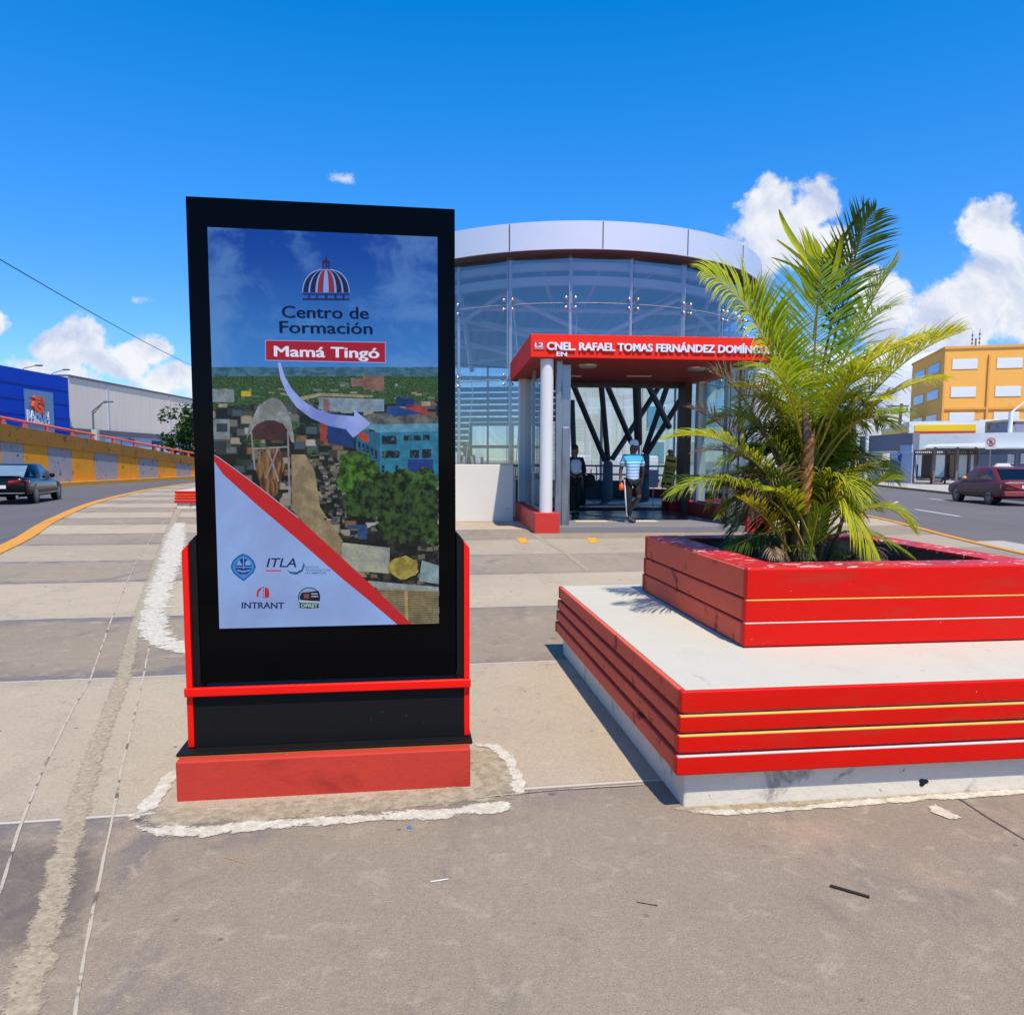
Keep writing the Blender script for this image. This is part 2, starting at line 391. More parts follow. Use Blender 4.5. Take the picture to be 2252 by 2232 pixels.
def PATCH(name, col, col2, scale=9.0, soft=.22, thr=.42, amp=1.1, dark=None, fade=1.0):
    m, t, b, out = newmat(name); pos = t.add('ShaderNodeNewGeometry').outputs['Position']
    e = t.add('ShaderNodeAttribute', attribute_name='edge').outputs['Fac']
    n = t.noise(pos, scale, 8, .68, .3); n2 = t.noise(pos, scale * 5, 4, .7)
    n3 = t.noise(pos, scale * .4, 3, .6)
    v = t.math('ADD', e, t.math('ADD', t.math('MULTIPLY_ADD', n, amp * 1.6, -amp * .8), t.math('ADD', t.math('MULTIPLY_ADD', n2, 1.1, -.55), t.math('MULTIPLY_ADD', n3, 1.2, -.6))))
    v = t.math('MINIMUM', v, t.math('MULTIPLY', e, 4.0))
    a = t.math('MULTIPLY', t.ramp(v, thr - soft / 2, thr + soft / 2), fade)
    c = t.mix(t.ramp(t.noise(pos, scale * 2.2, 6, .65), .38, .66), srgb(col), srgb(col2))
    if dark: c = t.mix(t.ramp(t.noise(pos, 60, 3, .7), .60, .72), c, srgb(dark))
    kk = t.math('MULTIPLY_ADD', t.noise(pos, 120, 3, .7), .5, .75); g = t.add('ShaderNodeVectorMath', operation='SCALE'); t.l.new(c, g.inputs[0]); t.l.new(kk, g.inputs['Scale'])
    t.l.new(g.outputs[0], b.inputs['Base Color']); b.inputs['Roughness'].default_value = .95; b.inputs['Specular IOR Level'].default_value = .2
    bn = t.add('ShaderNodeBump'); bn.inputs['Strength'].default_value = .35; bn.inputs['Distance'].default_value = .004; t.l.new(t.noise(pos, 90, 5, .7), bn.inputs['Height']); t.l.new(bn.outputs[0], b.inputs['Normal'])
    tr = t.add('ShaderNodeBsdfTransparent'); mx = t.add('ShaderNodeMixShader'); t.l.new(a, mx.inputs[0]); t.l.new(tr.outputs[0], mx.inputs[1]); t.l.new(b.outputs[0], mx.inputs[2]); t.l.new(mx.outputs[0], out.inputs[0])
    return m
SLAB0, SLABW = 3.37, 2.21
def asphalt_mat(name, col=(112, 108, 110)):
    m, t, b, out = newmat(name)
    pos = t.add('ShaderNodeNewGeometry').outputs['Position']
    big = t.noise(pos, .18, 5, .6, .5); fine = t.noise(pos, 30, 4, .7); tr = t.noise(t.scalev(pos, (1.0, .05, 1)), .9, 4, .6)
    kk = t.math('ADD', t.math('MULTIPLY_ADD', big, .30, .72), t.math('MULTIPLY_ADD', fine, .3, -.15)); kk = t.math('ADD', kk, t.math('MULTIPLY_ADD', tr, .3, -.08))
    g = t.add('ShaderNodeVectorMath', operation='SCALE'); g.inputs[0].default_value = srgb(col); t.l.new(kk, g.inputs['Scale'])
    t.l.new(g.outputs[0], b.inputs['Base Color']); b.inputs['Roughness'].default_value = .92; b.inputs['Specular IOR Level'].default_value = .3
    bn = t.add('ShaderNodeBump'); bn.inputs['Strength'].default_value = .3; t.l.new(fine, bn.inputs['Height']); t.l.new(bn.outputs[0], b.inputs['Normal'])
    return m
# ================================================================== ground, roads, pavement
def smooth(P, n=5):
    out = []
    for i in range(len(P) - 1):
        a, b, c, d = [Vector(P[max(0, min(len(P) - 1, k))]) for k in (i - 1, i, i + 1, i + 2)]
        for k in range(n):
            t = k / n; q = .5 * ((2 * b) + (-a + c) * t + (2 * a - 5 * b + 4 * c - d) * t * t + (-a + 3 * b - 3 * c + d) * t ** 3); out.append((q.x, q.y))
    return out + [P[-1]]
RZ = -0.12                                        # level of the roadways below the pavement
KL = [(-2.2, -9), (-4.2, -1), (-6.2, 6.2), (-8.82, 13.24), (-11.3, 18.66), (-14.48, 26.55), (-17.31, 35.6), (-18.73, 41.6), (-19.94, 48.0), (-21.2, 60), (-21.8, 80), (-22, 130)]
KR = [(6.6, -9), (7.2, 0), (7.9, 7), (8.55, 12.83), (8.95, 15.6), (9.55, 18.58), (10.05, 21.9), (12.2, 40), (14.4, 60), (21, 130)]
KL = smooth(KL); KR = smooth(KR)
m_ground = M('earth_ground', (150, 142, 128), .95, var=.2, vscale=.05)
mb = MB(); mb.poly([(-1500, -300, -.2), (1500, -300, -.2), (1500, 3000, -.2), (-1500, 3000, -.2)])
struct(mb.build('ground', m_ground))
m_asph = asphalt_mat('asphalt_dark', (104, 98, 95)); m_asph2 = asphalt_mat('asphalt_grey', (110, 103, 98))
mb = MB(); mb.poly([(-27.6, -9, RZ), (-2.0, -9, RZ), (-6, 6.2, RZ), (-14.2, 26.6, RZ), (-19, 44, RZ), (-21, 62, RZ), (-21.6, 132, RZ), (-27.6, 132, RZ)])
struct(mb.build('road', m_asph))
FK = [(17.6, -9), (19.4, 10), (22.3, 39.5), (24.0, 49.5), (28.9, 71), (40, 130)]
mb = MB(); mb.poly([(6.4, -9, RZ)] + [(x + .0, y, RZ) for x, y in FK] + [(20.8, 130, RZ)] + [(x - .2, y, RZ) for x, y in KR[::-1][1:-1]])
struct(mb.build('road', m_asph2))
# pavement slab (the island between the roads)
m_pave = pavement_mat()
mb = MB(); top = [(x, y, 0) for x, y in KL] + [(x, y, 0) for x, y in KR[::-1]]
mb.prism([(x, y, -.2) for x, y, z in top], (0, 0, .2)); struct(mb.build('pavement', m_pave))
# painted kerbs
m_yel = M('kerb_yellow_paint', (224, 152, 40), .7, var=.12, vscale=3, bump=.3, fleck=((205, 190, 160), 26, .66, .08), dirt=((120, 96, 60), 5, .62, .14))
m_kerb = M('kerb_worn_paint', (205, 172, 118), .8, var=.15, vscale=3, bump=.3, fleck=((190, 180, 165), 20, .56, .10))
def kerb(pts, wdt, z0, z1, mat, inward):
    mb = MB(); rows = []
    P = []
    for (a, b) in zip(pts, pts[1:]):              # refine and smooth
        n = max(1, int(math.hypot(b[0] - a[0], b[1] - a[1]) / 2))
        P += [(a[0] + (b[0] - a[0]) * i / n, a[1] + (b[1] - a[1]) * i / n) for i in range(n)]
    P.append(pts[-1])
    for i, p in enumerate(P):
        q = P[min(i + 1, len(P) - 1)]; r_ = P[max(i - 1, 0)]
        t = Vector((q[0] - r_[0], q[1] - r_[1])).normalized(); n = Vector((t.y, -t.x)) * inward
        a = Vector(p); b = a + n * wdt
        rows.append([(a.x, a.y, z0), (a.x, a.y, z1 - .015), (a.x + n.x * .015, a.y + n.y * .015, z1), (b.x, b.y, z1), (b.x, b.y, z0)])
    mb.grid(rows, smooth=False); return struct(mb.build('kerb', mat))
kerb([(x - .01, y) for x, y in KL], .30, -.19, .018, m_yel, 1)
kerb([(x + .01, y) for x, y in KR], .16, -.19, .018, m_yel, -1)
# far pavement on the right, with a worn kerb
m_walk = M('far_pavement_concrete', (186, 176, 160), .9, var=.2, vscale=.6, bump=.3, dirt=((140, 130, 118), .8, .55, .15))
mb = MB(); fp = [(x, y) for x, y in FK]
mb.prism([(x, y, -.2) for x, y in fp] + [(x + 60, y, -.2) for x, y in fp[::-1]], (0, 0, .19)); struct(mb.build('pavement', m_walk))
kerb(fp, .25, -.19, .01, m_kerb, 1)
# lane markings on the right road
m_white = M('road_marking_white', (214, 212, 208), .8, var=.15, vscale=4, fleck=((120, 116, 116), 14, .62, .08))
for i, (a, b) in enumerate((((2012, 1120), (2111, 1136)), ((2042, 1096), (2082, 1101)), ((1830, 1068), (1862, 1072)), ((1964, 1108), (1974, 1103)))):
    p, q = gp(*a, RZ), gp(*b, RZ); t = (q - p).normalized(); n = Vector((-t.y, t.x, 0)) * .06
    mb = MB(); z = Vector((0, 0, .004)); mb.poly([p + n + z, p - n + z, q - n + z, q + n + z])
    struct(mb.build('lane_marking', m_white))
# concrete apron at the right kerb
mb = MB(); a = [gp(*p, -.06) for p in ((2146, 1190), (2205, 1189), (2300, 1205), (2300, 1232), (2260, 1222))]
mb.prism([(p.x, p.y, -.19) for p in a], (0, 0, .13)); struct(mb.build('ramp_apron', m_walk))

# ragged mortar seams and cement spills lying on the pavement
m_mort = PATCH('mortar_seam', (166, 149, 121), (190, 174, 145), 18, .4, .45, 1.2, (104, 90, 70), fade=.8)
m_cem = PATCH('cement_spill', (196, 184, 160), (220, 210, 188), 10, .34, .50, 1.6, (150, 136, 112), fade=.9)
m_cem2 = PATCH('cement_apron', (160, 144, 116), (190, 174, 144), 9, .4, .45, 1.2, (104, 90, 70), fade=.8)
m_blue_st = PATCH('blue_stain', (96, 88, 88), (120, 110, 104), 5, .8, .55, 1.0, fade=.34)
m_line = M('joint_filler_pale', (190, 176, 152), .95, var=.15, vscale=8, bump=.4, dirt=((106, 92, 78), 7, .50, .12))
m_line_d = M('joint_line_dark', (104, 92, 82), .95, var=.2, vscale=8)
def strip(pix, wid, mat, z, name='mortar_strip', step=.10, rag=0.0, soft=True):
    pts = [gp(*p) for p in pix]; mb = MB(); rows = []; E = []
    for i in range(len(pts) - 1):
        a, b = pts[i], pts[i + 1]; n = max(1, int((b - a).length / step))
        ta = (pts[min(i + 1, len(pts) - 1)] - pts[max(i - 1, 0)]).normalized(); tb = (pts[min(i + 2, len(pts) - 1)] - pts[i]).normalized()
        for k in range(n + (i == len(pts) - 2)):
            s = k / n; c = a.lerp(b, s); t = ta.lerp(tb, s).normalized(); nn = Vector((t.y, -t.x, 0)); wA = wid[i] + (wid[i + 1] - wid[i]) * s
            j1, j2 = (random.gauss(0, rag), random.gauss(0, rag)) if rag else (0, 0)
            if soft: rows.append([c + nn * wA * f + Vector((0, 0, z)) for f in (-.75, -.35, 0, .35, .75)]); E.append((0, .75, 1, .75, 0))
            else: rows.append([c - nn * (wA / 2 + j1) + Vector((0, 0, z)), c + nn * (wA / 2 + j2) + Vector((0, 0, z))]); E.append((1, 1))
    lay_ = mb.bm.verts.layers.float.new('edge')
    V = mb.grid(rows, smooth=False)
    for i, (r, e) in enumerate(zip(V, E)):
        for v, x in zip(r, e): v[lay_] = x if 0 < i < len(V) - 1 or not soft else 0
    return struct(mb.build(name, mat))
def blob(pix, mat, z, name='cement_spill', inset=.5):
    """A patch whose edge value falls from 1 at its heart to 0 at its outline."""
    pts = [gp(*p) for p in pix]; c = sum(pts, Vector()) / len(pts); mb = MB(); lay_ = mb.bm.verts.layers.float.new('edge'); Z = Vector((0, 0, z))
    o = [mb.bm.verts.new(c + (p - c) * 1.12 + Z) for p in pts]; m = [mb.bm.verts.new(c + (p - c) * inset + Z) for p in pts]; cc = mb.bm.verts.new(c + Z)
    for v in m: v[lay_] = 1
    cc[lay_] = 1; n = len(pts)
    for i in range(n):
        j = (i + 1) % n; mb.bm.faces.new((o[i], o[j], m[j], m[i])); mb.bm.faces.new((m[i], m[j], cc))
    return struct(mb.build(name, mat))
strip([(-60, 2055), (0, 1962), (40, 1830), (95, 1690), (160, 1560), (197, 1499), (246, 1360), (298, 1238), (335, 1180), (362, 1146), (380, 1118)], [.011] * 11, m_line, .0035, rag=.0012, soft=False)
strip([(20, 2300), (60, 2180), (112, 2000), (158, 1827), (198, 1690), (230, 1600), (268, 1499), (300, 1372), (330, 1290), (352, 1225), (380, 1150), (392, 1120)], [.085, .092, .09, .088, .082, .078, .09, .10, .12, .14, .16, .18], m_mort, .0042)
strip([(155, 2300), (170, 2190), (205, 2000), (242, 1827), (268, 1690), (292, 1590), (313, 1499), (331, 1412)], [.011] * 8, m_line, .0035, rag=.0015, soft=False)
# long white spill left of the kiosk
strip([(396, 1150), (388, 1180), (375, 1230), (362, 1270), (348, 1310), (336, 1350), (334, 1385), (352, 1408), (392, 1425), (450, 1440), (520, 1450)], [.26, .36, .34, .28, .26, .24, .24, .22, .20, .2, .2], m_cem, .0055, 'cement_spill')
# worn cement apron and white line round the plinth
strip([(300, 1795), (420, 1798), (600, 1785), (800, 1768), (1000, 1752), (1140, 1738)], [.14, .16, .16, .15, .15, .16], m_cem2, .003, 'cement_apron')
strip([(1010, 1650), (1060, 1660), (1092, 1690), (1108, 1730), (1110, 1770)], [.16, .17, .17, .16, .15], m_cem2, .0034, 'cement_apron')
strip([(392, 1690), (356, 1735), (322, 1778), (285, 1815)], [.05, .075, .075, .06], m_cem, .0052, 'cement_spill')
strip([(272, 1818), (360, 1826), (470, 1828), (560, 1818), (700, 1808), (850, 1796), (1000, 1788), (1090, 1776), (1150, 1756)], [.05, .085, .095, .075, .085, .08, .10, .09, .06], m_cem, .0046, 'cement_spill')
strip([(1030, 1638), (1085, 1642), (1120, 1672), (1138, 1712), (1142, 1760)], [.04, .055, .06, .06, .06], m_cem, .0058, 'cement_spill')
strip([(1462, 1776), (1520, 1782), (1640, 1776), (1800, 1766), (2000, 1752), (2252, 1733), (2400, 1722)], [.06, .075, .07, .065, .07, .06, .06], m_cem2, .003, 'cement_apron')
strip([(1500, 1786), (1600, 1788), (1760, 1778), (1900, 1766), (2100, 1752), (2300, 1738)], [.03, .05, .04, .05, .05, .04], m_cem, .0042, 'cement_spill')
strip([(985, 1146), (1060, 1148), (1110, 1150)], [.35, .4, .3], m_cem2, .003, 'cement_apron')
blob([(-60, 1835), (130, 1830), (240, 1832), (225, 1960), (180, 2080), (60, 2140), (-80, 2120)], m_blue_st, .0024, 'pavement_stain')
strip([(1172, 1176), (1240, 1213), (1296, 1258)], [.12, .08, .06], m_mort, .0045, 'construction_seam')
strip([(2096, 1748), (2175, 1800), (2252, 1846), (2330, 1895)], [.012, .008, .008, .01], m_line_d, .004, 'construction_seam', rag=.001, soft=False)
strip([(1045, 1757), (1200, 1740), (1415, 1727)], [.007] * 3, m_line, .0062, 'construction_seam', rag=.0015, soft=False)
m_dab = PATCH('yellow_paint_dab', (226, 160, 40), (206, 150, 60), 14, .2, .35, .6)
for c in (1148, 1302): blob([(c - 12, 1183), (c + 8, 1183), (c + 14, 1194), (c - 4, 1195)], m_dab, .005, 'paint_dab', .7)
blob([(2034, 1770), (2055, 1768), (2115, 1800), (2092, 1804), (2045, 1786)], m_cem, .005, 'cement_spill')

# ================================================================== planter bench
RED = (198, 28, 12)
m_red = M('red_plank_paint', (222, 16, 0), .5, var=.09, vscale=2.2, bump=.16, bscale=18, spec=.2, fleck=((245, 214, 204), 34, .735, .02), dirt=((186, 40, 22), 1.6, .52, .22), stretch=(1, 1, 5))
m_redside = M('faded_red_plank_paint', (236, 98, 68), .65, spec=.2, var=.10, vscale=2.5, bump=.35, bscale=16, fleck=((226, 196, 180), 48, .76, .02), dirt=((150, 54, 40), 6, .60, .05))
m_redtop = M('worn_red_rim_paint', (206, 40, 40), .5, var=.12, vscale=3, bump=.3, spec=.3, fleck=((235, 222, 212), 9, .60, .03, (1, 3.0, 1)), dirt=((150, 40, 60), 3, .55, .1))
m_slabtop = M('white_terrazzo_seat', (206, 198, 176), .8, var=.05, vscale=3, bump=.25, bscale=60, fleck=((176, 168, 150), 16, .67, .05, (1, .3, 1)), dirt=((190, 182, 160), 2.2, .54, .2))
m_base = M('planter_base_plaster', (228, 216, 192), .9, var=.10, vscale=3, bump=.5, bscale=22, fleck=((90, 84, 78), 22, .70, .04), dirt=((150, 142, 132), 4, .56, .14))
m_edgeY = M('yellow_edge_glint', (252, 206, 96), .7, var=.1, vscale=6); m_edgeW = M('white_edge_glint', (236, 224, 206), .7, var=.1, vscale=6)  # sun highlight along the plank tops, put in as pale colour
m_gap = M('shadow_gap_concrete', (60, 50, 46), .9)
m_soil = M('planter_soil', (72, 56, 42), 1, var=.35, vscale=6, bump=1, bscale=30)
m_inner = M('dark_inner_wall', (84, 80, 66), .95, var=.3, vscale=5, bump=.4)  # dark olive grey with uneven mottling
def planter(label, loc, rz, group=None):
    T = thing('bench_planter', label, 'planter', loc, rz, group)
    D1, W1, z1, z2, b = 2.79, 2.97, .5268, .1664, .034
    u0, v0, D2, z3, rim = .5928, .6977, 1.7864, .945, .225
    MB().box(b, W1 - b, b, D1 - b, -.02, z1 - .03).build('plinth', m_base, T, bevel=.012)
    # planks of the lower tier: a closed frame each, front and side faces with their own paint
    def frame(x0, x1, y0, y1, za, zb, t, lip=None):
        q = .002
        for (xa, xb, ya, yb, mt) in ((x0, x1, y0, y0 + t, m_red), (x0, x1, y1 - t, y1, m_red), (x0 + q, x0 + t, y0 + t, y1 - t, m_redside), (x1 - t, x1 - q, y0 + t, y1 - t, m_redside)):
            o = MB().box(xa, xb, ya, yb, za + (q if mt is m_redside else 0), zb - (q if mt is m_redside else 0)).build('plank', mt, T, bevel=.008, seg=3)
            if lip and ya == y0: MB().box(xa + .006, xb - .006, y0 + .0005, y0 + .03, zb - .002, zb + .0025).build('edge_glint', lip, o)  # thin pale strip standing in for the sunlit plank edge
    h = [.094, .0705, .0745, .082]; g = (z1 - z2 - sum(h)) / 3; z = z1; e = .0
    for i, hh in enumerate(h):
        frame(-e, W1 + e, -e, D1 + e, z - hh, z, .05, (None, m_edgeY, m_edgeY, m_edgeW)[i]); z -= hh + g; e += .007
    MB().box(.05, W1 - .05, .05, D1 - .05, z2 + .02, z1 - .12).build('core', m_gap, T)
    MB().box(.022, W1 - .022, .022, D1 - .022, z1 - .08, z1 + .004).build('seat_slab', m_slabtop, T, bevel=.004)
    mb = MB(); e = .016                           # painted edge strip on top of the frame
    # upper box
    zb = z1 + .004
    h = [.160, .117, .125]; g = (z3 - zb - .006 - sum(h)) / 2; z = z3; e = 0
    U0, U1, V0, V1 = u0, u0 + D2, v0, v0 + D2
    for i, hh in enumerate(h):
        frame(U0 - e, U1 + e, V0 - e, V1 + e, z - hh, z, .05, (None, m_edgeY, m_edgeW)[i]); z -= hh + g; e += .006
    mb = MB()
    for (xa, xb, ya, yb) in ((U0 + .05, U1 - .05, V0 + .05, V0 + rim), (U0 + .05, U1 - .05, V1 - rim, V1 - .05), (U0 + .05, U0 + rim, V0 + rim, V1 - rim), (U1 - rim, U1 - .05, V0 + rim, V1 - rim)):
        mb.box(xa, xb, ya, yb, zb + .005, z3 - .02)
    mb.build('inner_wall', m_inner, T)
    mb = MB()
    i_ = .013
    for (xa, xb, ya, yb) in ((U0 + i_, U1 - i_, V0 + i_, V0 + rim), (U0 + i_, U1 - i_, V1 - rim, V1 - i_), (U0 + i_, U0 + rim, V0 + rim, V1 - rim), (U1 - rim, U1 - i_, V0 + rim, V1 - rim)):
        mb.box(xa, xb, ya, yb, z3 - .018, z3 + .003)
    mb.build('rim', m_redtop, T, bevel=.003)
    mb = MB(); n = 14; rows = []
    for j in range(n + 1):
        rows.append([(U0 + rim + (D2 - 2 * rim) * i / n, V0 + rim + (D2 - 2 * rim) * j / n, z3 - .13 + random.uniform(-.015, .02)) for i in range(n + 1)])
    mb.grid(rows); mb.build('soil', m_soil, T)
    return T
PA = .1281
planter_near = planter('red slatted bench planter holding the palm, white seat, near the camera', (.7218, 3.2026, 0), PA)
fl = gp(390, 1118)
pl2 = copy_tree(planter_near); pl2.location = (fl.x - .06, fl.y, 0); pl2.rotation_euler = (0, 0, .18)
pl2['label'] = 'distant red slatted bench planter half hidden behind the screen kiosk'
# drain hole in the near planter's base
P0 = Vector((.7218, 3.2026, 0)); E1 = Vector((cos(PA), sin(PA), 0)); E2 = Vector((-sin(PA), cos(PA), 0))
m_black = M('black_void', (6, 6, 6), .9, var=0)
mb = MB(); hp = []
for k in range(14):
    a = 2 * pi * k / 14; rr = .017 * (1 + .25 * sin(3 * a + 1) + random.uniform(-.1, .1)); hp.append((1.16 + rr * 1.3 * cos(a), (.034 - .002), .058 + rr * sin(a)))
mb.prism(hp, (0, .01, 0)); mb.build('drain_hole', m_black, planter_near)

# ================================================================== screen kiosk
KO = (-1.4001, 3.415, 0); KA = .136
KW, KT, KB, SL, SW_, SB = 1.1492, 2.617, .4911, .0866, .9841, .7422; ST = SB + SW_ * 16 / 9
kiosk = thing('advertising_kiosk', 'tall black digital advertising screen kiosk on a red plinth', 'screen kiosk', KO, KA)
m_blackgl = M('black_bezel_glass', (5, 5, 7), .08, var=.02, spec=.07)
m_blk = M('black_powder_coat', (22, 21, 21), .6, spec=.16, var=.1, vscale=4, bump=.06, bscale=80, fleck=((120, 116, 110), 60, .735, .02))
m_redgl = M('bright_red_metal', (248, 16, 0), .4, var=.03, spec=.3)
m_plinth = M('dusty_red_plinth_paint', (198, 62, 46), .7, spec=.2, var=.09, vscale=2.0, bump=.4, bscale=12, fleck=((226, 206, 196), 26, .735, .02), dirt=((164, 48, 38), 2.4, .54, .2), stretch=(1, 1, 2.5))
m_rust = M('rust_edge', (190, 104, 30), .8, var=.3, vscale=10)
MB().box(0, KW, .0, .15, KB, KT).build('bezel', m_blackgl, kiosk, bevel=.004)
MB().box(.012, KW - .012, .15, .26, KB, KT - .02).build('rear_housing', m_blk, kiosk, bevel=.01)
for s in (0, 1):
    X = lambda a, b: (a, b) if not s else (KW - b, KW - a)
    x0, x1 = X(-.064, -.037); mb = MB(); zt, zl = 1.135, 1.095
    pa = [(x0, -.012, .20), (x1, -.012, .20), (x1, -.012, zt - .01 if not s else zl), (x0, -.012, zl if not s else zt - .01)]
    if s: pa = [(x0, -.012, .20), (x1, -.012, .20), (x1, -.012, zl), (x0, -.012, zt - .01)]
    mb.prism(pa, (0, .25, 0)); mb.build('side_rail', m_redgl, kiosk, bevel=.003)
    x0, x1 = X(-.037, -.004)
    pb = [(x0, .004, KB - .03), (x1, .004, KB - .03), (x1, .004, 1.165 if not s else 1.13), (x0, .004, 1.13 if not s else 1.165)]
    MB().prism(pb, (0, .22, 0)).build('side_cheek', m_blk, kiosk, bevel=.003)
MB().box(-.068, KW + .068, -.036, -.013, KB - .052, KB - .012).build('cross_bar', m_redgl, kiosk, bevel=.005, seg=3)
MB().box(-.036, KW + .036, -.006, .24, .196, KB - .055).build('lower_panel', m_blk, kiosk, bevel=.003)
MB().box(-.098, KW + .072, -.082, .30, .186, .196).build('base_plate', m_blk, kiosk, bevel=.002)
MB().box(-.094, KW + .068, -.0805, .29, .1795, .1855).build('rust_line', m_rust, kiosk)
kw2 = Vector((cos(KA), sin(KA), 0)); kn = Vector((-sin(KA), cos(KA), 0))
MB().box(-.088, 1.2074, -.1288, .40, -.02, .1785).build('plinth', m_plinth, kiosk, bevel=.008)
# ---- the display and everything shown on it (each layer a fraction of a millimetre before the last)
DTL, DTR, DBR, DBL = (391, 431), (825, 447), (830, 1175), (414, 1187)      # screen corners in the survey picture
def scr(x, y):
    s, t = .5, .5
    for _ in range(12):
        px = (1 - s) * (1 - t) * DTL[0] + s * (1 - t) * DTR[0] + s * t * DBR[0] + (1 - s) * t * DBL[0]
        py = (1 - s) * (1 - t) * DTL[1] + s * (1 - t) * DTR[1] + s * t * DBR[1] + (1 - s) * t * DBL[1]
        s += (x - px) / 430; t += (y - py) / 740
    return min(1, max(0, s)), min(1, max(0, t))
def sp_(x, y, lay): 
    s, t = scr(x, y); return Vector((SL + s * SW_, -.0008 - .0004 * lay, ST - t * (ST - SB)))
m_scr_sky, t_, b_, o_ = newmat('display_sky')
ob = t_.add('ShaderNodeTexCoord').outputs['Object']; sx = t_.add('ShaderNodeSeparateXYZ'); t_.l.new(ob, sx.inputs[0])
g_ = t_.ramp(sx.outputs[2], 1.85, 2.5)
cA = t_.mix(g_, srgb((52, 112, 182)), srgb((4, 50, 140)))
nz = t_.noise(t_.scalev(ob, (1, 1, 1.5)), 3.2, 7, .6, .5)
side = t_.ramp(t_.math('ABSOLUTE', t_.math('SUBTRACT', sx.outputs[0], .55)), .18, .5)
cA = t_.mix(t_.math('MULTIPLY', t_.ramp(t_.math('ADD', nz, t_.math('MULTIPLY', side, .16)), .50, .72), .55), cA, srgb((92, 134, 188)))
cA = t_.mix(t_.math('MULTIPLY', t_.ramp(t_.noise(ob, 2.1, 5, .6, .6), .55, .7), .4), cA, srgb((30, 62, 110)))
t_.l.new(cA, b_.inputs['Emission Color']); b_.inputs['Emission Strength'].default_value = 1; b_.inputs['Base Color'].default_value = (.004, .004, .006, 1); b_.inputs['Roughness'].default_value = .06
scrn = MB().box(SL, SL + SW_, -.0006, .002, SB, ST).build('screen', m_scr_sky, kiosk)
def lay(name, polys, mat, L, parent=None):
    if len(polys) > 1 and name in ('picture_left_block', 'picture_windows', 'picture_blue_wall', 'picture_red_wall', 'picture_warehouse', 'picture_metal_roof', 'picture_truck', 'emblem_dome', 'road_mark_emblem', 'train_badge'):
        for q in polys: lay(name, [q], mat, L)
        return
    mb = MB()
    for p in polys: mb.poly([sp_(x, y, L) for x, y in p])
    return mb.build(name, mat, scrn)
def ngon(cx, cy, rx, ry, n=24, a0=0, a1=2 * pi, jit=0):
    return [(cx + rx * cos(a0 + (a1 - a0) * k / n) * (1 + random.uniform(-jit, jit)), cy + ry * sin(a0 + (a1 - a0) * k / n) * (1 + random.uniform(-jit, jit))) for k in range(n + (0 if abs(a1 - a0 - 2 * pi) < .01 else 1))]
C_ = {}
def em(col, **k):
    key = (tuple(col), str(k))
    if key not in C_: C_[key] = EM('display_colour_%d_%d_%d' % tuple(col), col, **k)
    return C_[key]
rect = lambda a, b, c, d: [(a, b), (c, b), (c, d), (a, d)]
# city
GRAIN = .42; C_.clear()
CITYC = [(30, 36, 34), (96, 98, 92), (46, 52, 44), (134, 128, 116), (70, 66, 60), (150, 150, 148), (58, 76, 88), (112, 84, 66), (38, 44, 40), (88, 92, 96)]
lay('picture_city_ground', [[(398, 690), (828, 690), (832, 1178), (412, 1190)]], CITY('display_city', 19, CITYC, tree=.40), 1)
lay('picture_far_trees', [[(398, 688), (460, 686), (600, 688), (828, 687), (829, 748), (700, 756), (560, 750), (398, 762)]], CITY('display_far_city', 44, CITYC, tree=.66, stretch=(1, 1, 2.6)), 2)
lay('picture_haze_line', [[(398, 687), (828, 685), (828, 702), (398, 704)]], em((66, 104, 128), col2=(44, 78, 92), vscale=18, stretch=(1, 1, 2)), 3)
def roofs(n, x0, x1, y0, y1, cols, wr, hr, L, nm):
    groups = {}
    for _ in range(n):
        x, y = random.uniform(x0, x1), random.uniform(y0, y1); w_, h_ = random.uniform(*wr), random.uniform(*hr)
        groups.setdefault(random.choice(cols), []).append(rect(x, y, min(x + w_, 826), y + h_))
    for c, ps in groups.items():
        for i, p in enumerate(ps): pass
        mb = MB()
        for i, p in enumerate(ps): mb.poly([sp_(a, b, L + i * .01) for a, b in p])
        mb.build(nm, em(c), scrn)
roofs(46, 402, 815, 712, 748, [(120, 128, 124), (92, 104, 104), (140, 132, 118), (70, 84, 70)], (4, 16), (2, 5), 4, 'picture_rooftops')
roofs(26, 402, 800, 748, 790, [(128, 136, 138), (96, 96, 90), (72, 80, 84), (150, 140, 124)], (8, 26), (4, 10), 5, 'picture_rooftops')
lay('picture_flyover', [[(545, 745), (600, 734), (700, 738), (700, 742), (600, 740), (548, 752)]], em((150, 138, 112)), 6)
lay('picture_warehouse', [[(596, 742), (700, 745), (722, 745), (722, 768), (640, 770), (600, 764)]], em((126, 146, 166)), 6)
lay('picture_warehouse', [[(658, 706), (700, 708), (702, 722), (660, 722)], [(680, 700), (722, 702), (722, 730), (682, 728)]], em((128, 98, 86)), 6)
lay('picture_yellow_billboard', [rect(453, 731, 471, 741)], em((176, 164, 30)), 6)
lay('picture_red_wall', [[(606, 745), (618, 746), (618, 768), (606, 766)], [(764, 752), (806, 760), (806, 780), (764, 775)], [(600, 790), (612, 792), (612, 826), (600, 824)]], em((150, 60, 48)), 6)
lay('picture_blue_wall', [[(614, 794), (664, 798), (664, 838), (614, 828)], [(745, 742), (780, 744), (780, 760), (745, 758)]], em((22, 50, 112)), 6)
lay('picture_left_block', [rect(400, 784, 432, 822), rect(398, 728, 440, 752)], em((122, 132, 140)), 6)
lay('picture_left_block', [rect(408, 792, 428, 808), rect(400, 826, 426, 842)], em((46, 52, 60)), 7)
